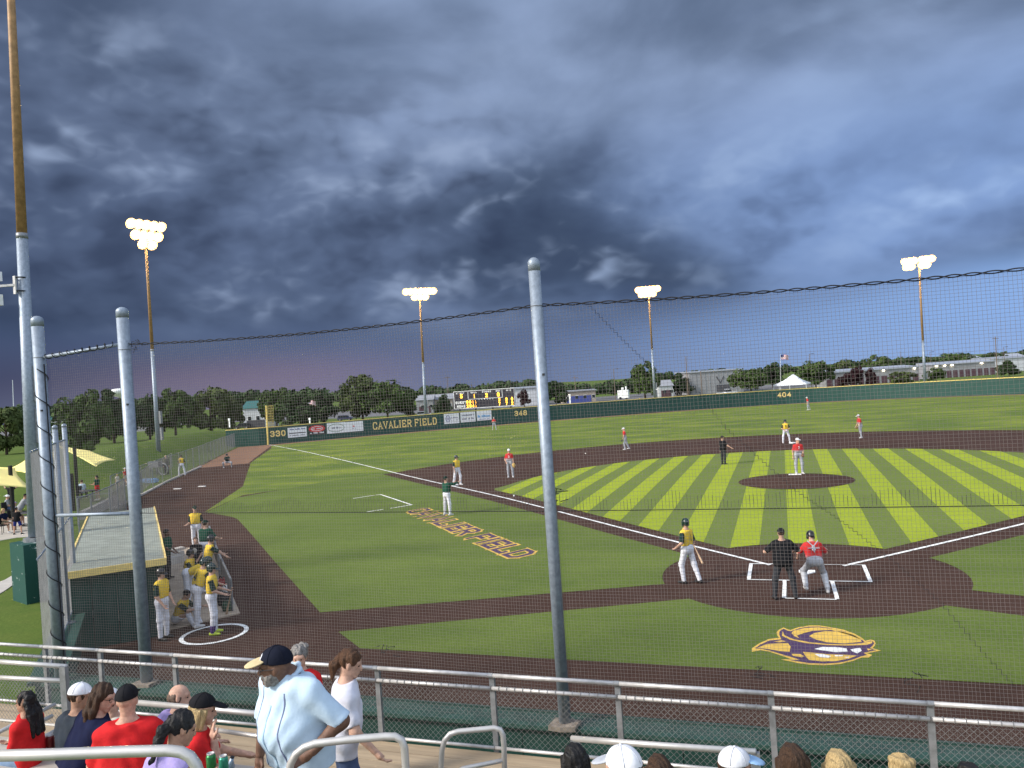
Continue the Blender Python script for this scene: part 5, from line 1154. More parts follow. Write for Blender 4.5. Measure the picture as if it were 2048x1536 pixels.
def field(groups, h, wrinkle=0.0, strand=0.0, ku=0.0):
    """groups: list of (prims, cuts, k). returns mesh arrays of their union"""
    lo = np.full(3, 1e9); hi = -lo
    for prims, cuts, k in groups:
        for p in prims:
            if p[0] == 'c': l = np.minimum(p[1]-p[3], p[2]-p[4]); u = np.maximum(p[1]+p[3], p[2]+p[4])
            else: m = max(p[2]); l = p[1]-m; u = p[1]+m
            lo = np.minimum(lo, l); hi = np.maximum(hi, u)
    lo -= 3*h+wrinkle; hi += 3*h+wrinkle; n = np.ceil((hi-lo)/h).astype(int)+1
    ax = [lo[i]+h*np.arange(n[i]) for i in range(3)]; tot = np.full(n, 9.0, np.float32)
    for prims, cuts, k in groups:
        g = np.full(n, 9.0, np.float32)
        for p in prims:
            if p[0] == 'c': l = np.minimum(p[1]-p[3], p[2]-p[4]); u = np.maximum(p[1]+p[3], p[2]+p[4])
            else: m = max(p[2]); l = p[1]-m; u = p[1]+m
            mg = k+3*h+wrinkle; i0 = np.maximum(0, np.floor((l-mg-lo)/h).astype(int)); i1 = np.minimum(n, np.ceil((u+mg-lo)/h).astype(int)+1)
            sl = tuple(slice(a, b) for a, b in zip(i0, i1)); X = ax[0][sl[0]][:, None, None]; Y = ax[1][sl[1]][None, :, None]; Z = ax[2][sl[2]][None, None, :]
            if p[0] == 'c':
                a, b = p[1], p[2]; ab = b-a; dd_ = np.dot(ab, ab)+1e-9; t = np.clip(((X-a[0])*ab[0]+(Y-a[1])*ab[1]+(Z-a[2])*ab[2])/dd_, 0, 1)
                d = np.sqrt((X-a[0]-t*ab[0])**2+(Y-a[1]-t*ab[1])**2+(Z-a[2]-t*ab[2])**2)-(p[3]+(p[4]-p[3])*t)
            else:
                R = p[3]; c = p[1]; r = p[2]; q = [((X-c[0])*R[0, i]+(Y-c[1])*R[1, i]+(Z-c[2])*R[2, i])/r[i] for i in range(3)]
                l_ = np.sqrt(q[0]**2+q[1]**2+q[2]**2); d = (l_-1)*min(r)*(.55+.45*max(r)/min(r))*.8
            g0 = g[sl]
            if k > 0:
                hh = np.maximum(k-np.abs(g0-d), 0)/k; g[sl] = np.minimum(g0, d)-hh*hh*k*.25
            else: g[sl] = np.minimum(g0, d)
        for pt, nrm in cuts:
            nrm = np.array(nrm, float); nrm /= np.linalg.norm(nrm); pl = (ax[0][:, None, None]-pt[0])*nrm[0]+(ax[1][None, :, None]-pt[1])*nrm[1]+(ax[2][None, None, :]-pt[2])*nrm[2]; g = np.maximum(g, pl)
        if ku > 0: hh = np.maximum(ku-np.abs(tot-g), 0)/ku; tot = np.minimum(tot, g)-hh*hh*ku*.25
        else: tot = np.minimum(tot, g)
    if wrinkle:
        X = ax[0][:, None, None]; Y = ax[1][None, :, None]; Z = ax[2][None, None, :]
        tot = tot+wrinkle*(np.sin(19*Z+5*np.sin(7*X+3*Y)+14*X+1)*np.sin(9*X+4*np.sin(6*Z)+8*Y)+.55*np.sin(31*Z-24*X+3*np.sin(13*Y+8*X))*np.sin(11*X+9*Z)+1.1*(.5-np.abs(np.sin(13*Z+8*X+3*np.sin(6*Y+5*Z))))*(.5+.5*np.sin(6*X+5*Z+3*Y)))
    if strand:
        X = ax[0][:, None, None]; Y = ax[1][None, :, None]; Z = ax[2][None, None, :]
        tot = tot+strand*(np.sin(95*X+2.5*np.sin(38*Y+9*Z)+6*Z)+np.sin(88*Y+2.5*np.sin(44*X+7*Z)+4*Z)+.7*np.sin(150*X+120*Y+10*Z))
    return surface_nets(tot, lo, h)
def np_mesh(name, parts, m):
    V = []; F = []; n = 0
    for v, f in parts: V.append(v); F.append(f+n); n += len(v)
    V = np.concatenate(V); F = np.concatenate(F); me = bpy.data.meshes.new(name); me.vertices.add(len(V)); me.vertices.foreach_set('co', V.ravel())
    me.loops.add(F.size); me.loops.foreach_set('vertex_index', F.ravel().astype(np.int32)); me.polygons.add(len(F)); me.polygons.foreach_set('loop_start', np.arange(0, F.size, 4, dtype=np.int32))
    me.update(calc_edges=True); me.validate(); me.materials.append(m); me.shade_smooth(); return me
def rotm(axis, deg):
    a = rad(deg); c, s = math.cos(a), math.sin(a)
    return np.array({'x': [[1, 0, 0], [0, c, -s], [0, s, c]], 'y': [[c, 0, s], [0, 1, 0], [-s, 0, c]], 'z': [[c, -s, 0], [s, c, 0], [0, 0, 1]]}[axis])
def un(v): v = np.array(v, float); return v/np.linalg.norm(v)
def cloth(name, c, rough=.9, vary=.14, c2=None): return material(name, c, rough, vary=vary, scale=14, spec=.15, bump=.12, bscale=60, col2=c2)
K = dict(skin=material('skin_light', (.52, .31, .22), .62, vary=.22, scale=22, bump=.18, bscale=110), skin_tan=material('skin_tan', (.36, .20, .13), .62, vary=.22, scale=22, bump=.18, bscale=110), skin_dark=material('skin_brown', (.150, .078, .050), .6, vary=.3, scale=22, bump=.18, bscale=110),
    yellow=cloth('jersey_yellow', (.74, .50, .055)), green=cloth('jersey_green', (.012, .065, .040)), dgreen=cloth('sleeve_dark_green', (.010, .030, .026)), white=cloth('pants_white', (.66, .66, .70)), grey=cloth('pants_grey', (.36, .37, .40)), red=cloth('jersey_red', (.50, .030, .030)),
    redtee=cloth('tee_red', (.56, .020, .022)), black=cloth('cloth_black', (.010, .010, .012)), char=cloth('pants_charcoal', (.035, .037, .042)), navy=cloth('tee_navy', (.008, .011, .038)), blue=cloth('shirt_light_blue', (.46, .58, .69), vary=.06), tee=cloth('tee_white', (.58, .58, .64), vary=.06), jean=cloth('denim', (.075, .11, .21)), jeanl=cloth('denim_light', (.20, .29, .42)),
    lav=cloth('shirt_lavender', (.33, .27, .52)), mint=cloth('shorts_mint', (.52, .62, .50)), khaki=cloth('shorts_khaki', (.33, .27, .19)), greyt=cloth('tee_grey', (.27, .28, .30)), royal=cloth('shorts_royal', (.02, .03, .16)), cream=cloth('tee_cream', (.55, .50, .42)), slate=cloth('tee_slate', (.030, .038, .050)), camo=cloth('camo_drab', (.10, .10, .07), vary=.5),
    helm=material('helmet_green', (.008, .026, .022), .22, vary=.1, spec=.6), helmk=material('helmet_black', (.010, .010, .012), .3, spec=.5), capw=cloth('cap_white', (.70, .70, .72), vary=.05), capk=cloth('cap_black', (.012, .012, .014)), capn=cloth('cap_navy', (.008, .010, .020)), capg=cloth('cap_green', (.010, .030, .022)), caps=cloth('cap_sky', (.28, .45, .66)), brim=cloth('brim_tan', (.52, .42, .24)), capgr=cloth('cap_grey', (.38, .40, .44)),
    hbrown=material('hair_brown', (.060, .030, .015), .62, bump=.9, bscale=34, vary=.5, scale=30, squash=(6, 6, .6)), hblack=material('hair_black', (.008, .007, .007), .62, bump=.9, bscale=34, vary=.4, scale=30), hblond=material('hair_blond', (.50, .36, .17), .62, bump=.9, bscale=34, vary=.4, scale=30, squash=(6, 6, .6)), hgrey=material('hair_grey', (.20, .185, .17), .62, bump=.9, bscale=34, vary=.5, scale=40), hbrown2=material('hair_auburn', (.10, .045, .02), .62, bump=.9, bscale=34, vary=.5, scale=30, squash=(6, 6, .6)), hshort=material('hair_cropped', (.13, .085, .06), .62, bump=.9, bscale=34, vary=.3, scale=40),
    shoe=material('shoe_white', (.62, .60, .58), .6), shoek=material('shoe_black', (.012, .012, .013), .5), lime=material('shoe_lime', (.50, .62, .05), .5), belt=material('belt', (.03, .02, .02), .5), guard=material('shin_guard_grey', (.55, .56, .58), .4), leather=material('glove_leather', (.14, .065, .03), .6), gold_l=material('glove_tan', (.50, .32, .09), .6), wood=material('bat_wood', (.42, .28, .17), .45), purp=cloth('sock_purple', (.05, .02, .12)), glass=material('eyewear', (.05, .045, .04), .2, spec=.6), eye=material('eye_dark', (.02, .015, .012), .2), lips=material('lips', (.28, .11, .09), .6))
def person(label, loc, face, H=1.80, pose=None, wear=None, res=.024, group=None, name='person', sit=None, cat='person'):
    """face: world direction (degrees, 0=+x) the person faces. Local frame: +y ahead, +x to the right."""
    P = dict(lean=0, side=0, head=(0, 0), armL=((-.18, .02, -1), (-.05, .2, -1)), armR=((.18, .02, -1), (.05, .2, -1)), legL=((-.06, 0, -1), (0, -.03, -1)), legR=((.06, 0, -1), (0, -.03, -1)), bulk=1.0, shoulder=1.0, hands=True, feet=True, turn=0)
    P.update(pose or {}); w = dict(skin='skin', top='tee', sleeve=.62, under=None, legs='white', leglen=1.0, shoes='shoe', hat=None, hair='short', hairm='hbrown', untuck=False, belt=None); w.update(wear or {})
    s = H/1.80; bk = P['bulk']; near = res < .018
    t = thing(name, label, cat, loc, group, rz=rad(face-90))
    sp = rotm('y', P['side'])@rotm('x', -P['lean'])@np.array((0, 0, 1.)); Rt = rotm('z', P['turn'])@np.array((1., 0, 0)); rx = un(Rt-sp*np.dot(Rt, sp)); fy = np.cross(sp, rx)
    hx = np.array((1., 0, 0)); pel = np.zeros(3); legs = {}
    for sd_, key in ((-1, 'legL'), (1, 'legR')):
        hip = pel+hx*sd_*.095*s; th, sh = P[key]; kn = hip+un(th)*.43*s; an = kn+un(sh)*.43*s; legs[sd_] = (hip, kn, an)
    zmin = min(l[2][2] for l in legs.values())-.085*s; off_ = (sit if sit is not None else -zmin); z0 = np.array((0, 0, off_)); pel = pel+z0; legs = {k: tuple(q+z0 for q in v) for k, v in legs.items()}
    N_ = pel+sp*.52*s; arms = {}; shw = .168*s*P['shoulder']
    for sd_, key in ((-1, 'armL'), (1, 'armR')):
        so = N_-sp*.082*s+rx*sd_*shw; u, f = P[key]; el = so+un(u)*.285*s; wr = el+un(f)*.25*s; arms[sd_] = (so, el, wr)
    hy, hp = P['head']; HR = np.stack([rx, fy, sp], 1)@rotm('z', hy)@rotm('x', hp); upr = un(HR[:, 2]+np.array((0, 0, .6))); hc_ = N_+sp*(.022-P.get('hunch', 0))*s+upr*.145*s+fy*1.3*P.get('hunch', 0)*s
    HR = np.stack([un(np.cross(HR[:, 1], upr)), un(np.cross(upr, un(np.cross(HR[:, 1], upr)))), upr], 1); hl = lambda x, y, z: hc_+HR@np.array((x, y, z))*s
    part = lambda nm, arr, m: obj(nm, np_mesh(nm, arr if isinstance(arr, list) else [arr], K[m]), t, (0, 0, 0))
    # ---- body (skin)
    body = [cone(N_-sp*.02*s, hl(0, -.01, -.03), .058*s, .056*s), cone(N_-sp*.075*s-rx*.11*s, N_+sp*.0*s, .045*s, .05*s), cone(N_-sp*.075*s+rx*.11*s, N_+sp*.0*s, .045*s, .05*s), cone(N_-sp*.08*s-rx*.10*s, pel-hx*.07*s+sp*.05*s, .075*s, .085*s), cone(N_-sp*.08*s+rx*.10*s, pel+hx*.07*s+sp*.05*s, .075*s, .085*s)]
    for sd_ in (-1, 1):
        so, el, wr = arms[sd_]; body += [cone(so, el, .052*s*bk**.5, .040*s*bk**.4), cone(el, wr, .041*s*bk**.4, .028*s*bk**.3)]
        hip, kn, an = legs[sd_]; body += [cone(hip, kn, .075*s, .052*s), cone(kn, kn+(an-kn)*.3, .052*s, .056*s), cone(kn+(an-kn)*.3, an, .056*s, .036*s)]
    arr = [field([(body, [], .05*s)], res)]
    hr = res*.5 if near else res*.7
    head = [ell(hl(0, -.012, .03), (.077*s, .096*s, .092*s), HR), ell(hl(0, .018, -.045), (.060*s, .072*s, .072*s), HR), cone(hl(0, .085, .012), hl(0, .104, -.026), .010*s, .017*s), cone(hl(-.035, .072, .030), hl(.035, .072, .030), .016*s, .016*s), ell(hl(0, .074, -.098), (.026*s, .020*s, .020*s), HR), cone(hl(-.018, .088, -.062), hl(.018, .088, -.062), .009*s, .009*s), ell(hl(-.078, -.005, -.010), (.008*s, .014*s, .023*s), HR), ell(hl(.078, -.005, -.010), (.008*s, .014*s, .023*s), HR), cone(hl(0, -.02, -.05), N_-sp*.01*s, .054*s, .058*s)]
    arr.append(field([(head, [], .022*s)], hr))
    if P['hands']:
        for sd_, key in ((-1, 'handL'), (1, 'handR')):
            so, el, wr = arms[sd_]; d = un(wr-el); hv = P.get(key); d2 = un(hv) if hv is not None else d
            side_ = un(np.cross(d2, fy) if abs(np.dot(d2, fy)) < .9 else np.cross(d2, sp)); pn_ = np.cross(side_, d2); inw = -sd_
            curl = P.get('curl', .35); pc = wr+d2*.05*s
            hg = [cone(wr, pc, .026*s, .030*s), ell(wr+d2*.055*s, (.040*s, .020*s, .048*s), np.stack([side_, pn_, d2], 1))]
            for q_, ln in ((-1.5, .075), (-.5, .085), (.5, .08), (1.5, .062)):
                b0 = wr+d2*.090*s+side_*q_*.0175*s; m0 = b0+(d2+pn_*curl)*ln*.5*s; hg += [cone(b0, m0, .0098*s, .009*s), cone(m0, m0+un(d2+pn_*curl*3)*ln*.45*s, .009*s, .0078*s)]
            th0 = wr+d2*.03*s+side_*inw*.03*s; th1 = th0+un(d2*.7+side_*inw*.8+pn_*.3)*.045*s; hg += [cone(th0, th1, .0125*s, .0105*s), cone(th1, th1+un(d2+pn_*.4)*.035*s, .0105*s, .009*s)]
            arr.append(field([(hg, [], .010*s)], .0062*s if near else res*.55))
    part('body', arr, w['skin'])
    wk_ = .0060 if near else .0025
    # ---- trousers or shorts
    if w['legs']:
        g = []; hipw = .095*s
        top = [cone(pel-hx*hipw*.75+sp*.11*s, pel-hx*hipw*.85, .098*s*bk**.6, .108*s*bk**.5), cone(pel+hx*hipw*.75+sp*.11*s, pel+hx*hipw*.85, .098*s*bk**.6, .108*s*bk**.5), ell(pel-fy*.045*s, (.12*s*bk**.5, .10*s*bk**.4, .11*s))]; cuts = [(pel+sp*.135*s, sp)]
        for sd_ in (-1, 1):
            hip, kn, an = legs[sd_]; ln = w['leglen']
            if ln >= 1: top += [cone(hip, kn, .098*s*bk**.3, .072*s), cone(kn, kn+(an-kn)*.35, .070*s, .066*s)]; g.append(([cone(kn, kn+(an-kn)*.35, .070*s, .066*s), cone(kn+(an-kn)*.35, an+un(an-kn)*.02*s, .066*s, .056*s*w.get('flare', 1))], [(an+un(an-kn)*.03*s, an-kn)], .03*s))
            else: e_k = hip+(kn-hip)*ln; g.append(([cone(hip, kn, .100*s*bk**.3, .082*s)], [(e_k, kn-hip)], .03*s))
        g.insert(0, (top, cuts, .06*s)); part('trousers' if w['leglen'] >= 1 else 'shorts', field(g, res, wk_*.8), w['legs'])
    if w['belt']:
        c = pel+sp*.120*s; part('belt', field([([cone(p_[1], p_[2], p_[3]+.009, p_[4]+.009) for p_ in top[:2]], [(c+sp*.02*s, sp), (c-sp*.02*s, -sp)], .06*s)], min(res, .016)), w['belt'])
    # ---- shirt
    shirt_o = None
    if w['top']:
        ex = .10 if w['untuck'] else -.10; hem = pel-sp*ex*s
        tor = [cone(N_-sp*.10*s-rx*.105*s, pel-rx*.085*s+sp*.08*s, .102*s*bk**.5, .105*s*bk), cone(N_-sp*.10*s+rx*.105*s, pel+rx*.085*s+sp*.08*s, .102*s*bk**.5, .105*s*bk), cone(N_-sp*.078*s-rx*.125*s*P['shoulder'], N_-sp*.015*s, .058*s, .058*s), cone(N_-sp*.078*s+rx*.125*s*P['shoulder'], N_-sp*.015*s, .058*s, .058*s), ell(N_-sp*.22*s+fy*.01*s, (.160*s*bk**.5, .125*s*bk**.6, .20*s), np.stack([rx, fy, sp], 1)), cone(N_-sp*.03*s-fy*.005*s, N_+sp*.012*s, .085*s, .066*s)]
        if bk > 1.1 or w['untuck']: tor += [ell(pel+sp*.17*s+fy*.055*s*(bk-.8), (.165*s*bk, .14*s*bk, .19*s), np.stack([rx, fy, sp], 1))]
        if w['untuck']: tor += [ell(pel-fy*.055*s+sp*.03*s, (.145*s*bk**.6, .115*s*bk**.5, .14*s)), cone(pel-rx*.085*s+sp*.08*s, pel-rx*.10*s-sp*.15*s, .11*s*bk, .115*s*bk), cone(pel+rx*.085*s+sp*.08*s, pel+rx*.10*s-sp*.15*s, .11*s*bk, .115*s*bk)]
        gs = [(tor, [(hem, -sp), (N_+sp*.022*s+fy*.02*s, sp*.9+fy*-.25)], .07*s)]; us = []
        for sd_ in (-1, 1):
            so, el, wr = arms[sd_]; ln = w['sleeve']; d = un(el-so)
            if ln > 0:
                ln1 = min(ln, 1.0); sl = [cone(N_-sp*.09*s+rx*sd_*.10*s, so, .066*s, .064*s*bk**.3), cone(so, el, .064*s*bk**.3, .066*s*bk**.3*(1 if ln <= 1 else .85))]
                if ln > 1: sl.append(cone(el, wr, .055*s, .040*s)); cut = [(wr-un(wr-el)*.02*s, wr-el)]
                else: cut = [(so+(el-so)*ln1, d)]
                (us if w['under'] else gs).append((sl, cut, .04*s))
                if w['under']: gs.append(([cone(N_-sp*.09*s+rx*sd_*.10*s, so, .070*s, .076*s)], [(so+d*.035*s, d)], .04*s))
        shirt_o = part('shirt', field(gs, res, wk_, 0.0, 0.0 if w['under'] else .045*s), w['top'])
        if us: part('sleeves', field(us, res, wk_*.6), w['under'])
    # ---- shoes
    if P['feet']:
        for sd_ in (-1, 1):
            hip, kn, an = legs[sd_]; fd = P.get('foot', {}).get(sd_, (.15*sd_, 1, 0)); fd = un(fd); b = an+np.array((0, 0, -.045*s))
            g = []; g.append(([cone(b-fd*.05*s, b+fd*.06*s, .045*s, .042*s), cone(b+fd*.06*s+np.array((0, 0, -.008*s)), b+fd*.16*s+np.array((0, 0, -.012*s)), .041*s, .032*s), cone(an, b, .044*s, .046*s)], [(b+np.array((0, 0, -.041*s)), (0, 0, -1))], .02*s))
            part('shoe', field(g, min(res, .018)), w['shoes'])
    # ---- hair and headgear
    hs, hm = w['hair'], w['hairm']; hres = hr*1.1
    if hs:
        cap_cut = [(hl(0, .060, .035), HR@np.array((0, .85, -.55)))]
        hg = [([ell(hl(0, -.018, .036), (.085*s, .104*s, .098*s), HR)], [(hl(0, .05, .02), HR@np.array((0, 1, -.75))), (hl(0, 0, -.055), HR@np.array((0, .25, -1)))], .02)] if hs != 'bald' else [([ell(hl(0, -.022, .0), (.081*s, .098*s, .072*s), HR)], [(hl(0, .03, 0), HR@np.array((0, 1, -.2))), (hl(0, 0, -.055), HR@np.array((0, .2, -1))), (hl(0, -.02, .045), HR@np.array((0, .35, 1)))], .01)]
        if hs == 'curly': hg = [([ell(hl(0, -.02, .04), (.092*s, .108*s, .104*s), HR)]+[ell(hl(.075*math.sin(k*2.4)*(.5+.5*(k % 3)/2), -.05+.07*math.cos(k*2.4), .06+.06*((k*7) % 5)/5), (.032*s, .032*s, .028*s)) for k in range(16)], [(hl(0, .05, .03), HR@np.array((0, 1, -.8))), (hl(0, 0, -.06), HR@np.array((0, .25, -1)))], .012)]
        if hs == 'long':
            for x in (-.066, -.03, .0, .03, .066): a = hl(x, -.06+.2*abs(x), .0); b = hl(x*1.15, -.075+.1*abs(x), -.14)-fy*.025*s; c = N_-sp*w.get('hairlen', .30)*s+rx*x*s*1.5-fy*(.115+.02*bk)*s; hg.append(([cone(a, b, .040*s, .040*s), cone(b, c, .040*s, .020*s)], [], .03*s))
        if hs == 'longside':
            for x, y in ((.074, -.01), (.07, -.05), (.03, -.08), (-.03, -.08), (-.07, -.05), (-.074, -.01)): a = hl(x, y, .02); b = hl(x*1.15, y-.005, -.13); c = hl(x*1.05, y-.03, -.13)-np.array((0, 0, w.get('hairlen', .2)*s))-fy*.05*s; hg.append(([cone(a, b, .034*s, .036*s), cone(b, c, .036*s, .018*s)], [], .03*s))
        if hs == 'bob':
            for k in range(9): w_ = rad(-110+k*27.5+180+90); x, y = .074*math.cos(w_), .078*math.sin(w_)-.01; hg.append(([cone(hl(x, y, .0), hl(x*1.15, y*1.12, -.125-.012*(k % 2)), .030*s, .020*s)], [], .02*s))
        if hs == 'pony': a = hl(0, -.10, .02); hg.append(([cone(hl(0, -.085, .03), a, .045*s, .030*s), cone(a, a-fy*.045*s-sp*.05*s, .034*s, .042*s), cone(a-fy*.045*s-sp*.05*s, a-fy*.055*s-sp*w.get('hairlen', .20)*s, .042*s, .014*s)], [], .02*s))
        if w['hat'] and w['hat'][0] != 'cowboy': hg = [(p_, c_+[(hl(0, 0, .030 if w['hat'][0] != 'helmet' else -.02), HR[:, 2])], k__) for p_, c_, k__ in hg]
        part('hair', field(hg, hres*.85 if near else hres, 0, .0030 if near else 0), hm)
    if w.get('beard'):
        part('beard', field([([ell(hl(0, .019, -.050), (.064*s, .077*s, .077*s), HR), ell(hl(0, .060, -.108), (.032*s, .026*s, .026*s), HR)], [(hl(0, .090, -.052), HR@np.array((0, .45, 1))), (hl(0, -.012, 0), HR@np.array((0, -1, .15)))], .015), ([cone(hl(-.030, .086, -.048), hl(0, .096, -.042), .010*s, .011*s), cone(hl(0, .096, -.042), hl(.030, .086, -.048), .011*s, .010*s)], [], .01)], hres, 0, .0015), w['beard'])
    ht = w['hat']
    if ht:
        kind, m, mb_ = ht
        bz = .040 if kind != 'helmet' else .0; f_ = -1 if kind == 'back' else 1
        k_ = 1.10 if kind == 'helmet' else 1.0; cc = hl(0, -.012, .036)
        g = [([ell(cc, (.090*s*k_, .110*s*k_, (.104 if kind != 'helmet' else .112)*s), HR)], [(hl(0, 0, bz-.004), HR@np.array((0, .12*f_ if kind != 'helmet' else .0, -1)))], .01)]
        if kind == 'helmet': g.append(([ell(hl(-.082, .0, -.025), (.022*s, .052*s, .060*s), HR), ell(hl(.082, .0, -.025), (.022*s, .052*s, .060*s), HR), ell(hl(0, -.085, -.01), (.075*s, .04*s, .06*s), HR)], [], .02))
        if kind == 'cowboy': g.append(([ell(hl(0, 0, .045), (.19*s, .23*s, .016*s), HR)], [], .0))
        cap_o = part('cap' if kind != 'helmet' else 'helmet', field(g, hres), m)
        if near and kind in ('cap', 'back'):
            sm_ = MB(); up_ = HR[:, 2]
            for a_ in (0, 60, 120):
                dx, dy = math.cos(rad(a_+30)), math.sin(rad(a_+30)); sm_.tube([cc+HR@np.array((.0915*dx*math.cos(q_), .1115*dy*math.cos(q_), .1052*math.sin(q_)))*s for q_ in np.linspace(.12, math.pi-.12, 15)], .0022*s, 5)
            sm_.build('cap_seam', K['capgr' if m in ('capw', 'capgr') else m], t, True, loc=(0, 0, 0)); MB().lathe([(.002, -.003), (.009, -.001), (.007, .004), (.001, .006)], 8).build('cap_button', K[m], t, True, loc=tuple(cc+up_*.106*s))
        if kind != 'cowboy':
            bR = HR@rotm('x', -12*f_ if f_ > 0 else 14); bc = hl(0, (.115 if f_ > 0 else -.125), bz+.012-(.012 if kind == 'helmet' else 0))
            part('brim', field([([ell(bc, (.076*s*k_, .088*s, .013*s), bR)], [(hl(0, .055*f_, 0), HR@np.array((0, -f_, 0)))], 0)], min(hres, .009 if near else .016)), mb_)
    if w.get('glasses'):
        mb = MB(); 
        for x in (-.034, .034): mb.tube([hl(x+.024*math.cos(a), .100-.004*abs(math.cos(a)), .004+.018*math.sin(a)) for a in np.arange(12)*math.pi/6], .0025*s, 5, closed=True)
        mb.tube([hl(-.010, .104, .006), hl(.010, .104, .006)], .0025*s, 5)
        for x in (-1, 1): mb.tube([hl(x*.058, .095, .008), hl(x*.083, .0, .010)], .0025*s, 5)
        mb.build('glasses', K['glass'], t, loc=(0, 0, 0))
    if near:
        for x in (-.032, .032): MB().lathe([(.002, -.007), (.007, -.005), (.010, 0), (.007, .005), (.002, .007)], 8, (0, 0, 0)).build('eye', K['eye'], t, True, loc=tuple(hl(x, .0795, .006)))
    t_info = dict(shirt=shirt_o, t=t, arms=arms, legs=legs, N=N_, pel=pel, sp=sp, rx=rx, fy=fy, hl=hl, s=s, HR=HR, cap=cap_o if ht else None); return t_info
def number(I, txt, front=False, h=.19, m='dgreen', zoff=.20, mirror=False):
    """jersey number laid on the back (or chest) just proud of the cloth"""
    q, L_ = strokes(txt, h, h*.62, h*.19, h*.16); sg = 1 if front else -1; s = I['s']; mb = MB()
    def fn(u, v, t_):
        x = (u-L_/2)*(-1 if front else 1)*(1); d = .150*s-.55*x*x/s
        p = I['N']-I['sp']*(zoff+h/2-v)*s+I['rx']*x+I['fy']*sg*(d*.98+t_); return tuple(p)
    for i, qd in enumerate(q): mb.add([fn(p[0], p[1], .004+.001*(i % 3)) for p in qd], [(0, 1, 2, 3)])
    mb.build('jersey_number', K[m], I['t'], loc=(0, 0, 0))

from mathutils.bvhtree import BVHTree
def drape_strip(I, target, pts, w, m, nm, out=.004, axis=None, across=None):
    """thin strip of cloth laid on a garment: pts are (u, v) right/down from the neck, pressed on along the body's front axis"""
    me = target.data; bv = BVHTree.FromPolygons([v.co for v in me.vertices], [tuple(p.vertices) for p in me.polygons]); fy = Vector(axis if axis is not None else I['fy']); v = []; f = []; P = [np.array(p, float) for p in pts]; Q = []
    for a, b in zip(P, P[1:]):
        for k in range(8): Q.append(a+(b-a)*k/8)
    Q.append(P[-1])
    for i, q in enumerate(Q):
        d = Q[min(i+1, len(Q)-1)]-Q[max(i-1, 0)]; d /= np.linalg.norm(d)+1e-9; n_ = np.array((-d[1], d[0]))*w/2
        for sg in (-1, 1):
            e = q+n_*sg; o = I['N']+I['rx']*e[0]-I['sp']*e[1]; o = Vector(o)+fy*.8; h = bv.ray_cast(o, -fy)
            v.append(tuple((h[0] if h[0] is not None else o-fy*.6)+fy*out))
    for i in range(len(Q)-1): f.append((2*i, 2*i+2, 2*i+3, 2*i+1))
    o = MB().add(v, f).build(nm, m if not isinstance(m, str) else K[m], I['t'], True, loc=(0, 0, 0)); o.modifiers.new('t', 'SOLIDIFY').thickness = .003; return o

def two_tone(m, z0, z1, low):
    """jersey dyed in two colours: the lower part fades to grey"""
    nt = m.node_tree; N = nt.nodes; L = nt.links; b = N['Principled BSDF']; src = b.inputs['Base Color'].links[0].from_socket; tc = N.new('ShaderNodeTexCoord'); sx = N.new('ShaderNodeSeparateXYZ'); L.new(tc.outputs['Object'], sx.inputs[0])
    mr = N.new('ShaderNodeMapRange'); mr.inputs[1].default_value = z0; mr.inputs[2].default_value = z1; L.new(sx.outputs[2], mr.inputs[0]); mx = N.new('ShaderNodeMix'); mx.data_type = 'RGBA'; mx.inputs[6].default_value = low+(1,); L.new(src, mx.inputs[7]); L.new(mr.outputs[0], mx.inputs[0]); L.new(mx.outputs[2], b.inputs['Base Color'])
K['redc'] = cloth('catcher_jersey_red', (.50, .030, .030))
two_tone(K['red'], 1.13, 1.25, (.38, .38, .41)); two_tone(K['redc'], .84, .98, (.38, .38, .41))

# ------------------------------------------------------------------ players and officials on the field
def gp(px, py, dz=0.0): g = ground_at(px, py); g[2] += dz; return g
YW = dict(top='yellow', under='dgreen', sleeve=.95, legs='white', shoes='shoe', hat=('helmet', 'helm', 'helm'), belt='belt')
RW = dict(top='red', sleeve=.85, legs='grey', shoes='shoe', hat=('cap', 'capw', 'capw'), belt='belt')
GF = 'players in yellow'; GR = 'players in red'
def glove(I, sd_, m='leather', k=1.0):
    so, el, wr = I['arms'][sd_]; s = I['s']; d = un(wr-el); c = wr+d*.10*s; f = I['fy']; pr = [ell(c, (.085*s*k, .045*s*k, .10*s*k)), cone(c, c+d*.12*s*k+I['rx']*.04*s, .04*s*k, .02*s*k), cone(c, c+d*.12*s*k-I['rx']*.04*s, .04*s*k, .02*s*k), cone(c, c+d*.06*s*k+f*.09*s*k, .035*s*k, .02*s*k)]
    obj('glove', np_mesh('glove', [field([(pr, [], .03)], .018)], K[m]), I['t'], (0, 0, 0))
def bat(a, b, label):
    a = np.array(a, float); b = np.array(b, float); d = b-a; t = thing('baseball_bat', label, 'bat', a); MB().tube([a, a+d*.02, a+d*.05, a+d*.45, a+d*.75, a+d*.97, b], [.022, .024, .014, .016, .030, .032, .022], 10).build('bat', K['wood'], t, True)
STEP = dict(legL=((-.08, .30, -1), (0, -.10, -1)), legR=((.08, -.22, -1), (0, -.38, -1)))
WIDE = dict(legL=((-.26, .06, -1), (-.10, -.05, -1)), legR=((.26, .06, -1), (.10, -.05, -1)))
I = person('batter in yellow jersey and green helmet strolling left of the plate', gp(1379, 1166), 150, 1.86, dict(STEP, armL=((-.55, -.25, -.8), (.15, .75, -.5)), armR=((.35, -.1, -1), (.0, .35, -.9)), head=(-30, 0)), dict(YW, shoes='shoek'), .020, GF); number(I, '1')
c = I['t'].location; bat(gp(1387, 1130, .0)+np.array((0, 0, .72)), gp(1399, 1146)+np.array((.1, .1, .25)), 'dark bat held low by the batter left of the plate')
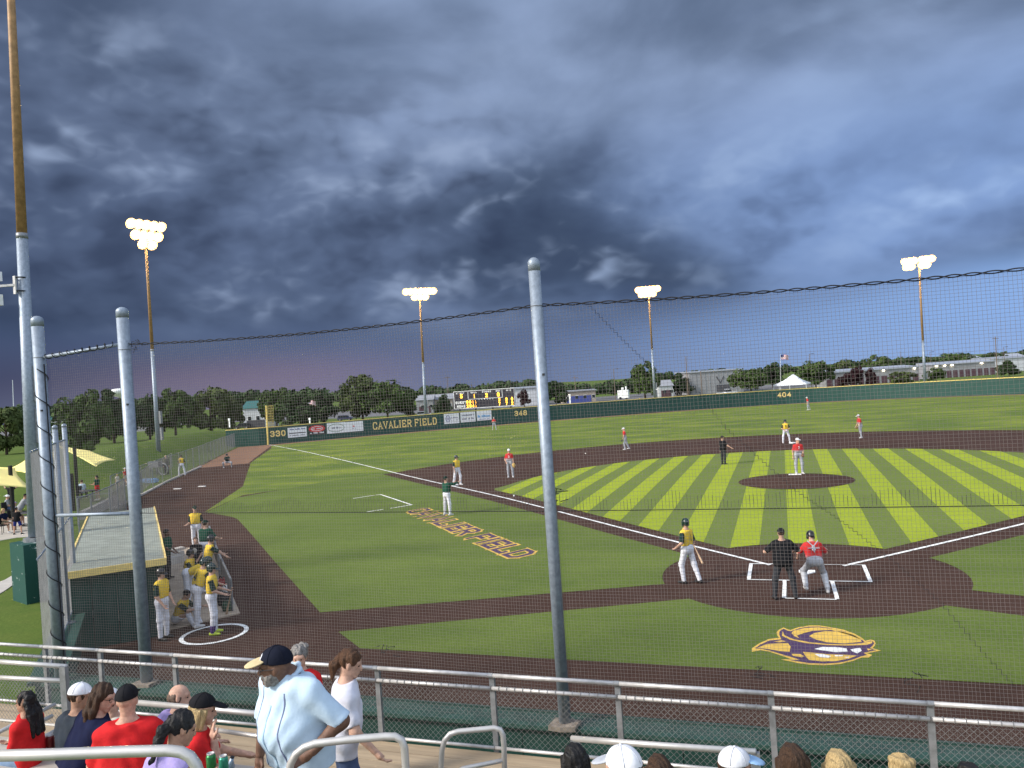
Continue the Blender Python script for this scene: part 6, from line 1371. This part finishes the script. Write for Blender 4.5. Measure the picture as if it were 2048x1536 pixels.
I = person('umpire in black shirt and charcoal trousers behind the plate', gp(1571, 1198), 104, 1.84, dict(WIDE, bulk=1.25, shoulder=1.15, armL=((-.75, .15, -.7), (.25, .9, -.35)), armR=((.75, .15, -.7), (-.25, .9, -.35)), head=(0, -8)), dict(top='black', sleeve=.95, legs='char', shoes='shoek', hat=('cap', 'capk', 'capk'), untuck=True), .020)
I = person('catcher in red jersey with grey shin guards rising behind home plate', gp(1634, 1186), 98, 1.82, dict(lean=34, legL=((-.42, .80, -.80), (-.02, -.78, -.90)), legR=((.36, .62, -.90), (.10, -.60, -1)), armL=((-.55, .35, -.7), (.05, .8, -.6)), armR=((.55, .30, -.7), (.1, .8, .1)), head=(10, -10), bulk=1.05), dict(RW, top='redc', hat=('helmet', 'helmk', 'helmk'), sleeve=.95), .020, GR)
for sd_ in (-1, 1):
    hip, kn, an = I['legs'][sd_]; obj('shin_guard', np_mesh('shin_guard', [field([([cone(kn+(an-kn)*.02, an, .086, .062)], [(an-(an-kn)*.05, an-kn), (kn-(an-kn)*.02, kn-an)], 0)], .016)], K['guard']), I['t'], (0, 0, 0))
st = MB()
for a, b in (((-.13, -.02), (.02, -.20)), ((.13, -.02), (-.02, -.20)), ((-.14, -.22), (.14, -.22)), ((0, -.2), (0, -.34))):
    p = lambda u, v: I['N']+I['sp']*v+I['rx']*u-I['fy']*(.150-.5*u*u+.02); st.tube([p(*a), p(*b)], .014, 5)
st.build('protector_strap', K['capgr'], I['t'], loc=(0, 0, 0)); number(I, '8', False, .14, 'capw', .22)
I = person('pitcher in red jersey and white cap standing on the mound', np.array((.22, 18.55, MZ+.02)), -72, 1.86, dict(legL=((-.10, .10, -1), (0, -.06, -1)), legR=((.10, -.05, -1), (0, -.05, -1)), armL=((-.25, .10, -1), (.35, .8, -.5)), armR=((.30, -.08, -1), (.05, .15, -1)), head=(28, -6)), RW, .024, GR); glove(I, -1); number(I, '7', True, .13, 'capw', .17)
I = person('third baseman in red with a tan glove near third base', gp(1021, 955), -78, 1.84, dict(legL=((-.14, .08, -1), (-.03, -.05, -1)), armL=((-.22, .1, -1), (-.1, .25, -1)), armR=((.35, -.1, -1), (-.25, .6, -.5)), head=(12, 0)), RW, .026, GR); glove(I, -1, 'gold_l', 1.2); number(I, '2', True, .13, 'capw', .17)
I = person('runner in yellow with green helmet standing on third base', gp(916, 970), -28, 1.86, dict(STEP, armL=((-.25, -.3, -.9), (.2, .6, -.6)), armR=((.25, .05, -1), (0, .25, -1)), head=(20, 0)), YW, .026, GF)
I = person('coach in green pullover pointing right with both arms', gp(896, 1030), 62, 1.82, dict(legL=((-.18, .0, -1), (-.05, -.05, -1)), legR=((.18, .0, -1), (.05, -.05, -1)), armL=((-.05, 1, -.15), (.15, 1, .25)), armR=((.25, 1, .0), (.05, 1, .25)), head=(0, 0), bulk=1.12), dict(top='green', sleeve=1.2, legs='white', shoes='shoe', hat=('cap', 'capg', 'capg'), untuck=False), .024)
I = person('shortstop in red walking left across the infield clay', gp(1252, 899), 195, 1.84, dict(STEP, lean=6, armL=((-.15, .28, -1), (0, .4, -.9)), armR=((.15, -.25, -1), (0, .1, -1)), head=(0, -14)), RW, .03, GR); glove(I, -1, 'belt')
I = person('field umpire in black behind the mound with one arm out', gp(1448, 929), 48, 1.82, dict(armR=((.55, .25, -.75), (.6, .45, -.5)), armL=((-.25, -.05, -1), (-.02, .1, -1)), bulk=1.12), dict(top='black', sleeve=.85, legs='char', shoes='shoek', hat=('cap', 'capk', 'capk'), untuck=True), .03)
I = person('runner in yellow jersey waiting at second base', gp(1573, 886), -80, 1.84, dict(WIDE, armL=((-.4, .1, -.9), (.5, .5, -.4)), armR=((.4, .1, -.9), (-.5, .5, -.4))), YW, .03, GF); number(I, '2', True, .16, 'dgreen', .18)
I = person('second baseman in red facing left on the clay', gp(1722, 876), 200, 1.84, dict(lean=8, armL=((-.18, .2, -1), (0, .6, -.8)), armR=((.18, .1, -1), (0, .5, -.8)), head=(0, -8), legL=((-.08, .12, -1), (0, -.05, -1)), legR=((.08, -.1, -1), (0, -.12, -1))), RW, .03, GR); glove(I, -1, 'leather')
person('centre fielder in red walking on the far outfield grass', gp(1617, 820), 190, 1.84, dict(STEP, lean=8, head=(0, -8)), dict(RW, hat=('cap', 'capw', 'capw')), .04, GR)
person('left fielder in red standing before the wall boards', gp(989, 860), -70, 1.84, dict(WIDE, armL=((-.35, .2, -.9), (.6, .5, .1)), armR=((.35, .2, -.9), (-.6, .5, .1))), dict(RW, hat=('cap', 'capgr', 'capgr')), .04, GR)
I = person('player in yellow seen from behind at the left bullpen', gp(364, 951), 118, 1.84, dict(WIDE, armL=((-.3, .1, -1), (.3, .7, -.4)), armR=((.3, .1, -1), (-.3, .7, -.4)), head=(0, -5)), dict(YW, hat=('cap', 'capg', 'capg')), .03, GF); number(I, '5')
person('bullpen catcher in dark green crouching on the clay', gp(456, 935), -60, 1.80, dict(lean=18, legL=((-.65, .75, -.15), (.1, -.55, -1)), legR=((.65, .75, -.15), (-.1, -.55, -1)), armL=((-.2, .8, -.5), (.1, 1, .1)), armR=((.2, .6, -.7), (-.2, .5, -.7))), dict(top='dgreen', sleeve=.95, legs='grey', hat=('helmet', 'helmk', 'helmk')), .032)
# ---- dugout group
G = 'team gathered at the dugout'
I = person('player in yellow and dark helmet standing at the dugout corner', gp(329, 1279, .01), 8, 1.84, dict(armL=((-.12, .15, -1), (.2, .5, -.7)), armR=((.15, .02, -1), (-.12, .55, -.8)), head=(-6, 0), lean=2, bulk=1.06), dict(YW, shoes='shoek', hat=('helmet', 'helmk', 'helmk')), .020, G)
I = person('player with number 4 on his back leaning towards the dugout rail', gp(398, 1254, .035), 62, 1.84, dict(lean=22, turn=12, legL=((-.15, .10, -1), (0, -.12, -1)), legR=((.20, -.15, -1), (.02, -.10, -1)), armL=((-.2, .5, -.8), (.1, .9, -.3)), armR=((.3, .5, -.8), (-.1, .8, -.4)), head=(8, -8), bulk=1.06), YW, .020, G); number(I, '4', False, .22)
I = person('on deck player in lime shoes standing beside the chalk circle', gp(428, 1268), 30, 1.84, dict(armL=((-.15, .25, -1), (.15, .9, -.3)), armR=((.15, .3, -1), (-.05, .9, -.4)), lean=4, head=(-8, -4), legL=((-.08, .05, -1), (0, -.02, -1)), legR=((.10, .12, -1), (.0, -.12, -1))), dict(YW, shoes='lime'), .020, G); number(I, '2', False, .2)
hip, kn, an = I['legs'][1]; obj('sock', np_mesh('sock', [field([([cone(an+(kn-an)*.32, an, .068, .060)], [], 0)], .018)], K['purp']), I['t'], (0, 0, 0))
hnd = gp(436, 1240)+np.array((.25, .35, .80)); bat(hnd, gp(453, 1231)+np.array((0, 0, .04)), 'pale wooden bat propped from the on deck player to the ground')
I = person('player in yellow sitting on the ground by the dugout corner', gp(356, 1250, .035), 12, 1.80, dict(lean=26, legL=((-.15, .9, .42), (0, .45, -1)), legR=((.15, .95, .30), (0, .5, -1)), armL=((-.1, .7, -.5), (.2, .8, .1)), armR=((.1, .75, -.5), (-.2, .8, .1)), head=(0, -20)), dict(YW, hat=None, hairm='hblack'), .020, G, sit=.16)
I = person('player in yellow bending far forward on the dugout apron', gp(378, 1214, .035), 30, 1.82, dict(lean=72, legL=((-.10, .12, -1), (0, -.2, -1)), legR=((.10, .02, -1), (0, -.15, -1)), armL=((-.05, .3, -1), (.1, .5, -1)), armR=((.05, .35, -1), (-.1, .5, -1)), head=(0, 20)), YW, .022, G)
I = person('player in yellow reaching over the far end of the rail', gp(418, 1186, .035), 52, 1.80, dict(lean=14, armR=((.35, .75, -.45), (.35, .75, -.65)), armL=((-.2, .6, -.7), (.3, .7, -.2)), head=(0, -10)), dict(YW, hat=('helmet', 'helmk', 'helmk')), .022, G)
I = person('player in yellow sitting sideways on the dugout steps', gp(378, 1188, .035), 18, 1.80, dict(lean=12, legL=((-.12, 1, -.1), (0, .2, -1)), legR=((.12, 1, -.1), (0, .25, -1)), armL=((-.1, .5, -.9), (.2, .9, -.2)), armR=((.1, .5, -.9), (-.2, .9, -.2))), dict(YW, hat=('helmet', 'helmk', 'helmk')), .022, G, sit=.55); number(I, '3', False, .2)
person('coach in dark green shirt and white trousers seen from behind', gp(415, 1146, .035), 95, 1.85, dict(bulk=1.18, shoulder=1.1, armR=((.5, .2, -.8), (-.1, .9, -.3)), armL=((-.3, .3, -.9), (.3, .9, -.2)), lean=6), dict(top='green', sleeve=.9, legs='white', hat=('cap', 'capg', 'capg')), .022, G)
I = person('child in black shirt with a pale round print facing the stands', gp(397, 1166, .035), -72, 1.52, dict(head=(30, 8), armL=((-.15, .1, -1), (.3, .6, -.7)), armR=((.15, .1, -1), (-.3, .6, -.7))), dict(top='black', sleeve=.8, legs='black', leglen=.55, untuck=True, hairm='hbrown2'), .022, G)
mbp = MB(); mbp.lathe([(.085, 0), (.080, .012), (.01, .016)], 14, (0, 0, 0)); o = mbp.build('shirt_print', K['cream'], I['t'], loc=tuple(I['N']-I['sp']*.17+I['fy']*.135)); o.rotation_euler = (rad(-90), 0, 0)
I = person('player in yellow and dark cap turning his palm up beyond the coach', gp(395, 1100, .0), -62, 1.84, dict(head=(18, -10), armR=((.2, .1, -1), (.25, .9, -.15)), armL=((-.3, .05, -1), (-.02, .3, -.9))), dict(YW, hat=('cap', 'capg', 'capg')), .024, G)
person('person in green shirt half hidden by the dugout roof edge', gp(336, 1160, .035), 15, 1.74, dict(armL=((-.1, .2, -1), (.2, .7, -.6)), armR=((.1, .3, -1), (-.1, .8, -.5)), lean=6), dict(skin='skin_dark', top='green', sleeve=.8, legs='char', shoes='shoek', hair='short', hairm='hblack', untuck=True), .022, G)

# ------------------------------------------------------------------ people beyond the fence at the left
GP = 'people at the picnic patio'
SITL = dict(legL=((-.14, 1, -.08), (0, .1, -1)), legR=((.14, 1, -.08), (0, .1, -1)), armL=((-.1, .4, -1), (.25, 1, -.1)), armR=((.1, .4, -1), (-.25, 1, -.1)))
person('long haired woman sitting on a chair at the left edge of the patio', gp(8, 1066), 10, 1.68, dict(SITL, lean=4), dict(top='navy', sleeve=.7, legs='khaki', leglen=.45, hair='long', hairm='hblond'), .034, GP, sit=.52)
person('boy in black shirt and royal blue shorts standing on the patio', gp(36, 1069), 110, 1.42, dict(WIDE), dict(top='black', sleeve=.8, legs='royal', leglen=.9, shoes='shoek', hat=('back', 'capk', 'capk'), untuck=True), .032, GP)
person('man in grey tee bending over a patio table', gp(42, 1052), 60, 1.82, dict(lean=28, armL=((-.1, .5, -.9), (.1, .8, -.5)), armR=((.15, .5, -.9), (0, .8, -.5))), dict(top='greyt', sleeve=.85, legs='khaki', leglen=.95, shoes='shoek', untuck=True, hat=('cap', 'capk', 'capk')), .034, GP)
person('seated man in white shirt and lavender cap on the patio', gp(27, 1052), 70, 1.78, dict(SITL, lean=10), dict(top='tee', sleeve=.85, legs='char', leglen=.95, hat=('cap', 'lav', 'lav'), untuck=True), .034, GP, sit=.52)
person('person in white cowboy hat sitting under the first shade sail', gp(14, 1034), 40, 1.78, dict(SITL, lean=8), dict(top='greyt', sleeve=.85, legs='jean', hat=('cowboy', 'capw', 'capw'), untuck=True), .036, GP, sit=.52)
person('person in black raising both arms beside the sail post', gp(24, 1022), 100, 1.78, dict(armL=((-.8, .1, .35), (-.45, .1, .9)), armR=((.8, .1, .35), (.75, .1, .5))), dict(top='black', sleeve=.7, legs='char'), .036, GP)
person('man in navy shirt sitting right of the near light pole', gp(88, 1048), 100, 1.8, dict(SITL, lean=6), dict(top='navy', sleeve=.85, legs='char', hair='bald', hairm='hgrey', untuck=True), .036, GP, sit=.5)
person('person in pale blue shirt sitting below the drooping sail', gp(164, 998), 120, 1.8, dict(SITL, lean=14), dict(top='blue', sleeve=.9, legs='char', untuck=True), .036, GP, sit=.5)
person('woman in bright green top with dark bun behind the stair fence', gp(196, 1000), 190, 1.70, dict(armL=((-.1, .3, -1), (.1, .9, .1)), armR=((.1, .3, -1), (-.1, .9, .1))), dict(top='green', sleeve=.25, legs='redtee', leglen=.7, hair='pony', hairm='hblack', skin='skin_tan', hairlen=.08), .036, GP)
person('small child in cream walking behind the left field fence', gp(236, 976), 160, 1.15, dict(STEP), dict(top='cream', sleeve=.7, legs='cream', leglen=.6, hairm='hblond'), .034, GP)
person('child in red top and white cap on the lawn by the fence', gp(252, 972), 200, 1.45, dict(), dict(top='redtee', sleeve=.6, legs='cream', leglen=.5, hat=('cap', 'capw', 'capw')), .034, GP)
person('man in drab camouflage shirt standing behind the bullpen fence', gp(334, 951), -60, 1.82, dict(), dict(top='camo', sleeve=1.2, legs='char', hat=('cap', 'khaki', 'khaki'), untuck=True), .036, GP)
def table(px, py, label, w=1.6):
    g = gp(px, py); t = thing('patio_table', label, 'table', g, 'patio tables'); MB().box(g+np.array((0, 0, .74)), (w, .8, .05)).build('table_top', M_TRIM, t)
    for x in (-1, 1): MB().tube([g+np.array((x*w*.38, 0, 0)), g+np.array((x*w*.38, 0, .72))], .04, 6).build('leg', M_BLACK, t)
table(56, 1052, 'dark patio table before the man in grey tee'); table(86, 1056, 'dark patio table right of the near light pole', 1.2); table(172, 1004, 'dark patio table behind the stair fence')
def chair(px, py, label):
    g = gp(px, py); t = thing('patio_chair', label, 'chair', g, 'patio chairs'); MB().box(g+np.array((0, 0, .44)), (.45, .45, .04)).build('seat', M_BLACK, t); MB().box(g+np.array((-.2, .05, .70)), (.05, .42, .45)).build('backrest', M_BLACK, t)
    for x in (-.19, .19):
        for y in (-.19, .19): MB().tube([g+np.array((x, y, 0)), g+np.array((x, y, .43))], .016, 5).build('leg', M_BLACK, t)
chair(6, 1068, 'black patio chair under the long haired woman'); chair(27, 1055, 'black patio chair under the man in the lavender cap'); chair(14, 1036, 'black patio chair under the cowboy hat wearer'); chair(88, 1050, 'black patio chair under the man in navy'); chair(163, 1000, 'black patio chair below the drooping sail')
# utility cart and blue tarp beyond the fence
g = gp(318, 950); t = thing('hose_cart', 'grey hose cart standing behind the bullpen fence', 'cart', g); MB().box(g+np.array((-.3, 0, .95)), (1.1, .6, .5)).build('box', M_GALVD, t); MB().tube([g+np.array((.5*math.cos(a)+.5, 0, .5+.5*math.sin(a))) for a in np.arange(14)*math.pi/7], .05, 6, closed=True).build('wheel', M_GALVD, t); MB().tube([g+np.array((.35*math.cos(a)-.6, .1, .36+.35*math.sin(a))) for a in np.arange(12)*math.pi/6], .05, 6, closed=True).build('wheel', M_BLACK, t)
g = gp(290, 966); t = thing('blue_tarp', 'folded pale blue tarp lying on the lawn by the fence', 'tarp', g); m_ = material('tarp_blue', (.22, .36, .55), .6); MB().box(g+np.array((0, 0, .12)), (1.9, .7, .22), rotm('z', 20)).build('folded_tarp', m_, t); MB().box(g+np.array((.2, .1, .27)), (1.2, .5, .10), rotm('z', 12)).build('upper_fold', m_, t)

# ------------------------------------------------------------------ spectators in the stand
GS = 'spectators in the stand'
def seat_at(px, pyt, d, H, lean=10, extra=.0):
    """pelvis position of a seated spectator whose head top shows at (px,pyt)"""
    top = at(px, pyt, d); s = H/1.8; return top, s
def spectator(label, px, pyt, d, face, H, pose, wear, res=.013, hat=.0):
    top, s = seat_at(px, pyt, d, H); p = dict(SITL); p.update(pose); ln = rad(p.get('lean', 0)); fd = np.array((math.cos(rad(face)), math.sin(rad(face)), 0))
    hgt = (.52*math.cos(ln)+.29)*s+hat; fwd_ = .56*math.sin(ln)*s; base = top-fd*fwd_-np.array((0, 0, hgt)); sit = .47
    return person(label, base-np.array((0, 0, sit)), face, H, p, wear, res, GS, sit=sit)
spectator('girl in red tee with long dark hair at the left edge', 50, 1384, 6.9, 196, 1.32, dict(lean=2, head=(4, 0), armL=((-.1, .3, -1), (.2, 1, -.15)), armR=((.1, .25, -1), (-.1, 1, -.1))), dict(top='redtee', sleeve=.85, legs='jeanl', hair='long', hairm='hblack', skin='skin_tan', untuck=True, hairlen=.22))
spectator('man in slate shirt and white cap beside the long haired woman', 153, 1366, 7.7, 78, 1.82, dict(lean=16, head=(-38, -6), bulk=1.2), dict(top='slate', sleeve=.85, legs='khaki', leglen=.9, hat=('cap', 'capw', 'capw'), skin='skin_tan', untuck=True), hat=.02)
spectator('woman with long brown hair in navy tee leaning right', 188, 1365, 7.0, 72, 1.76, dict(lean=20, side=7, head=(-52, -10), bulk=1.32, shoulder=1.12), dict(top='navy', sleeve=.9, legs='khaki', leglen=.95, hair='longside', hairm='hbrown', untuck=True, glasses=True, hairlen=.26))
spectator('small spectator in white cap with black strap facing the field', 221, 1377, 7.6, 132, 1.62, dict(lean=10, head=(0, -8)), dict(top='cream', sleeve=.85, legs='jean', hat=('cap', 'capw', 'capw'), hairm='hbrown', untuck=True), hat=.02)
spectator('broad man in red tee and black cap seen from behind', 252, 1369, 6.7, 128, 1.84, dict(lean=10, head=(-8, 0), bulk=1.36, shoulder=1.16, armL=((-.35, .3, -.9), (.5, .8, -.1)), armR=((.40, .3, -.9), (-.5, .8, -.1))), dict(top='redtee', sleeve=.92, legs='khaki', leglen=.9, hat=('cap', 'capk', 'capk'), hair=None, untuck=True), hat=.02)
spectator('balding man in lavender shirt leaning on the rail', 355, 1371, 7.9, 62, 1.84, dict(lean=34, head=(-34, 18), bulk=1.2), dict(top='lav', sleeve=.95, legs='char', hair='bald', hairm='hshort', untuck=True))
spectator('woman with black ponytail in lavender tank top', 340, 1424, 5.3, 82, 1.66, dict(lean=24, head=(-22, -14), side=4), dict(top='lav', sleeve=0, legs='black', hair='pony', hairm='hblack', skin='skin_tan', untuck=True, hairlen=.26))
I = spectator('blond woman in red tee and black cap resting chin on hand', 397, 1386, 6.2, 48, 1.70, dict(lean=30, head=(-14, 8), armR=((.16, .55, -.80), (-.30, -.06, .95)), armL=((-.1, .7, -.75), (.35, 1, -.35)), legL=((-.1, 1, .02), (0, .25, -1)), legR=((.16, 1, .05), (0, .3, -1)), bulk=1.12), dict(top='redtee', sleeve=.95, legs='black', leglen=.75, hat=('cap', 'capk', 'capk'), hair='bob', hairm='hblond', untuck=True, shoes='shoe'), hat=.02)
# people standing in the aisle
def stander(label, px, pyt, d, face, H, pose, wear, res=.011, hat=.0, drop=0.0):
    top = at(px, pyt, d); s = H/1.8; ln = rad(pose.get('lean', 0)); z = .945*s+(.52*math.cos(ln)+.29)*s+hat; fd = np.array((math.cos(rad(face)), math.sin(rad(face)), 0))
    return person(label, top-fd*.56*math.sin(ln)*s-np.array((0, 0, z)), face, H, pose, wear, res, GS)
I = stander('large bearded man in light blue shirt and cap gripping the handrail', 572, 1279, 5.5, 250, 1.86, dict(lean=5, side=0, hunch=.075, head=(-38, 0), bulk=1.55, shoulder=1.36, armR=((.22, .12, -1), (.06, .20, -1)), armL=((-.42, -.40, -.66), (.26, .66, -.52)), handL=(.50, .45, -.35), curl=.9), dict(skin='skin_dark', top='blue', sleeve=1.0, untuck=True, legs='mint', leglen=.9, shoes='shoek', hat=('cap', 'capn', 'brim'), hair=None, beard='hgrey', glasses=True), .012, hat=-.055)
M_STR = cloth('shirt_stripe', (.16, .19, .30)); M_PLK = cloth('shirt_placket', (.42, .58, .72), vary=.05)
for u in (-.125, .125): drape_strip(I, I['shirt'], [(u, .06), (u*1.05, .30), (u*1.12, .62)], .010, M_STR, 'shirt_stripe', .003)
drape_strip(I, I['shirt'], [(0, .15), (0, .35), (0, .60)], .030, M_PLK, 'placket', .004)
cl = []
for sg in (-1, 1):
    q = lambda u, v, o_: I['N']+I['rx']*sg*u-I['sp']*v+I['fy']*o_
    P_ = [q(.0, -.035, -.088), q(.075, -.030, -.045), q(.088, -.005, .02), q(.070, .055, .105), q(.035, .125, .150)]
    cl += [cone(a_, b_, .016, .016 if i_ < 3 else .010) for i_, (a_, b_) in enumerate(zip(P_, P_[1:]))]+[cone(q(.088, .0, .03), q(.105, .075, .110), .016, .010), cone(q(.070, .055, .108), q(.105, .075, .112), .012, .010)]
obj('collar', np_mesh('collar', [field([(cl, [], .02)], .009)], K['blue']), I['t'], (0, 0, 0))
drape_strip(dict(I, N=I['hl'](0, 0, .085), rx=I['HR'][:, 0], sp=I['HR'][:, 2]), I['cap'], [(-.025, .03), (-.02, -.01), (.012, -.022), (.022, .0), (-.008, .014), (.016, .036)], .011, 'capw', 'cap_emblem', .003, axis=I['HR'][:, 1])
I = stander('woman in white tee and jeans with a brown ponytail walking right', 688, 1299, 6.6, 40, 1.72, dict(lean=6, head=(-14, -24), armR=((.30, .10, -1), (.20, .62, -.75)), armL=((-.2, -.1, -1), (0, .2, -1)), legL=((-.06, .2, -1), (0, -.1, -1))), dict(top='tee', sleeve=.85, legs='jean', flare=1.5, hair='pony', hairm='hbrown2', skin='skin', untuck=True, hairlen=.17))
stander('grey curly haired man in red on the walkway behind the blue shirt', 598, 1293, 8.9, -78, 1.76, dict(head=(14, -10)), dict(top='redtee', sleeve=.9, legs='char', hair='curly', hairm='hgrey'), .014)
# backs of heads along the bottom right
spectator('dark haired spectator at the left end of the bottom row of heads', 1148, 1490, 5.6, 100, 1.70, dict(lean=8), dict(top='char', sleeve=.8, legs='jean', hair='longside', hairm='hblack', hairlen=.12), .016)
spectator('spectator in grey and white cap turned left in the bottom row', 1249, 1491, 4.3, 150, 1.78, dict(lean=8, head=(10, -6)), dict(top='greyt', sleeve=.8, legs='jean', hat=('cap', 'capw', 'capgr'), hairm='hbrown', untuck=True), .014, hat=.02)
spectator('brown haired spectator between the two pale caps', 1316, 1512, 5.4, 100, 1.68, dict(lean=8), dict(top='navy', sleeve=.8, legs='jean', hair='longside', hairm='hbrown', hairlen=.12), .016)
spectator('spectator in white cap with sky blue brim facing right', 1466, 1493, 5.0, 30, 1.72, dict(lean=8, head=(-8, 0)), dict(top='tee', sleeve=.8, legs='jean', hat=('cap', 'capw', 'caps'), hairm='hbrown', untuck=True), .014, hat=.02)
spectator('dark brown haired spectator right of the sky blue brim', 1583, 1491, 4.9, 100, 1.70, dict(lean=8), dict(top='black', sleeve=.8, legs='jean', hair='longside', hairm='hbrown', hairlen=.12), .016)
spectator('straight blond haired spectator in the bottom row', 1676, 1503, 4.9, 100, 1.68, dict(lean=8), dict(top='redtee', sleeve=.8, legs='jean', hair='longside', hairm='hblond', hairlen=.12), .016)
spectator('short tousled blond child in the bottom row', 1801, 1512, 4.9, 100, 1.40, dict(lean=8), dict(top='navy', sleeve=.8, legs='jean', hair='curly', hairm='hblond'), .016)
spectator('black haired spectator barely showing at the bottom right', 1938, 1529, 4.9, 100, 1.70, dict(lean=8), dict(top='char', sleeve=.8, legs='jean', hair='short', hairm='hblack'), .016)
# drinks
M_CANR = material('can_dark_red', (.10, .012, .012), .3, .4); M_CANG = material('can_green', (.03, .20, .06), .3, .4); M_BOT = material('bottle_silver_blue', (.30, .38, .48), .25, .5)
def can(px, py, d, m, label, h=.155, r=.035):
    p = at(px, py, d); t = thing('drink_can', label, 'can', p, 'drinks among the spectators'); MB().lathe([(r*.8, 0), (r, .012), (r, h*.84), (r*.78, h*.95)], 14, p).build('body', m, t, True); MB().lathe([(r*.78, h*.95), (r*.8, h), (r*.7, h), (r*.68, h*.97)], 14, p).build('rim', M_ALU, t, True)
can(102, 1504, 6.95, M_CANR, 'dark red tall can standing on the bench by the girl'); can(424, 1548, 5.7, M_CANG, 'bright green can at the feet of the blond woman'); can(449, 1552, 5.8, material('can_teal', (.05, .30, .20), .3, .4), 'teal can at the feet of the blond woman')
def bottle(a, b, label):
    a = np.array(a); b = np.array(b); d = b-a; t = thing('drink_bottle', label, 'bottle', a, 'drinks among the spectators'); MB().tube([a, a+d*.6, a+d*.78, a+d*.95], [.035, .035, .016, .014], 12).build('body', M_BOT, t, True); MB().tube([a+d*.95, b], .017, 10).build('cap', M_BLACK, t)
bottle(at(444, 1556, 5.9), at(446, 1515, 5.9), 'upright silver bottle by the green can'); bottle(at(455, 1556, 5.9), at(465, 1513, 5.9), 'tilted silver bottle by the green can')
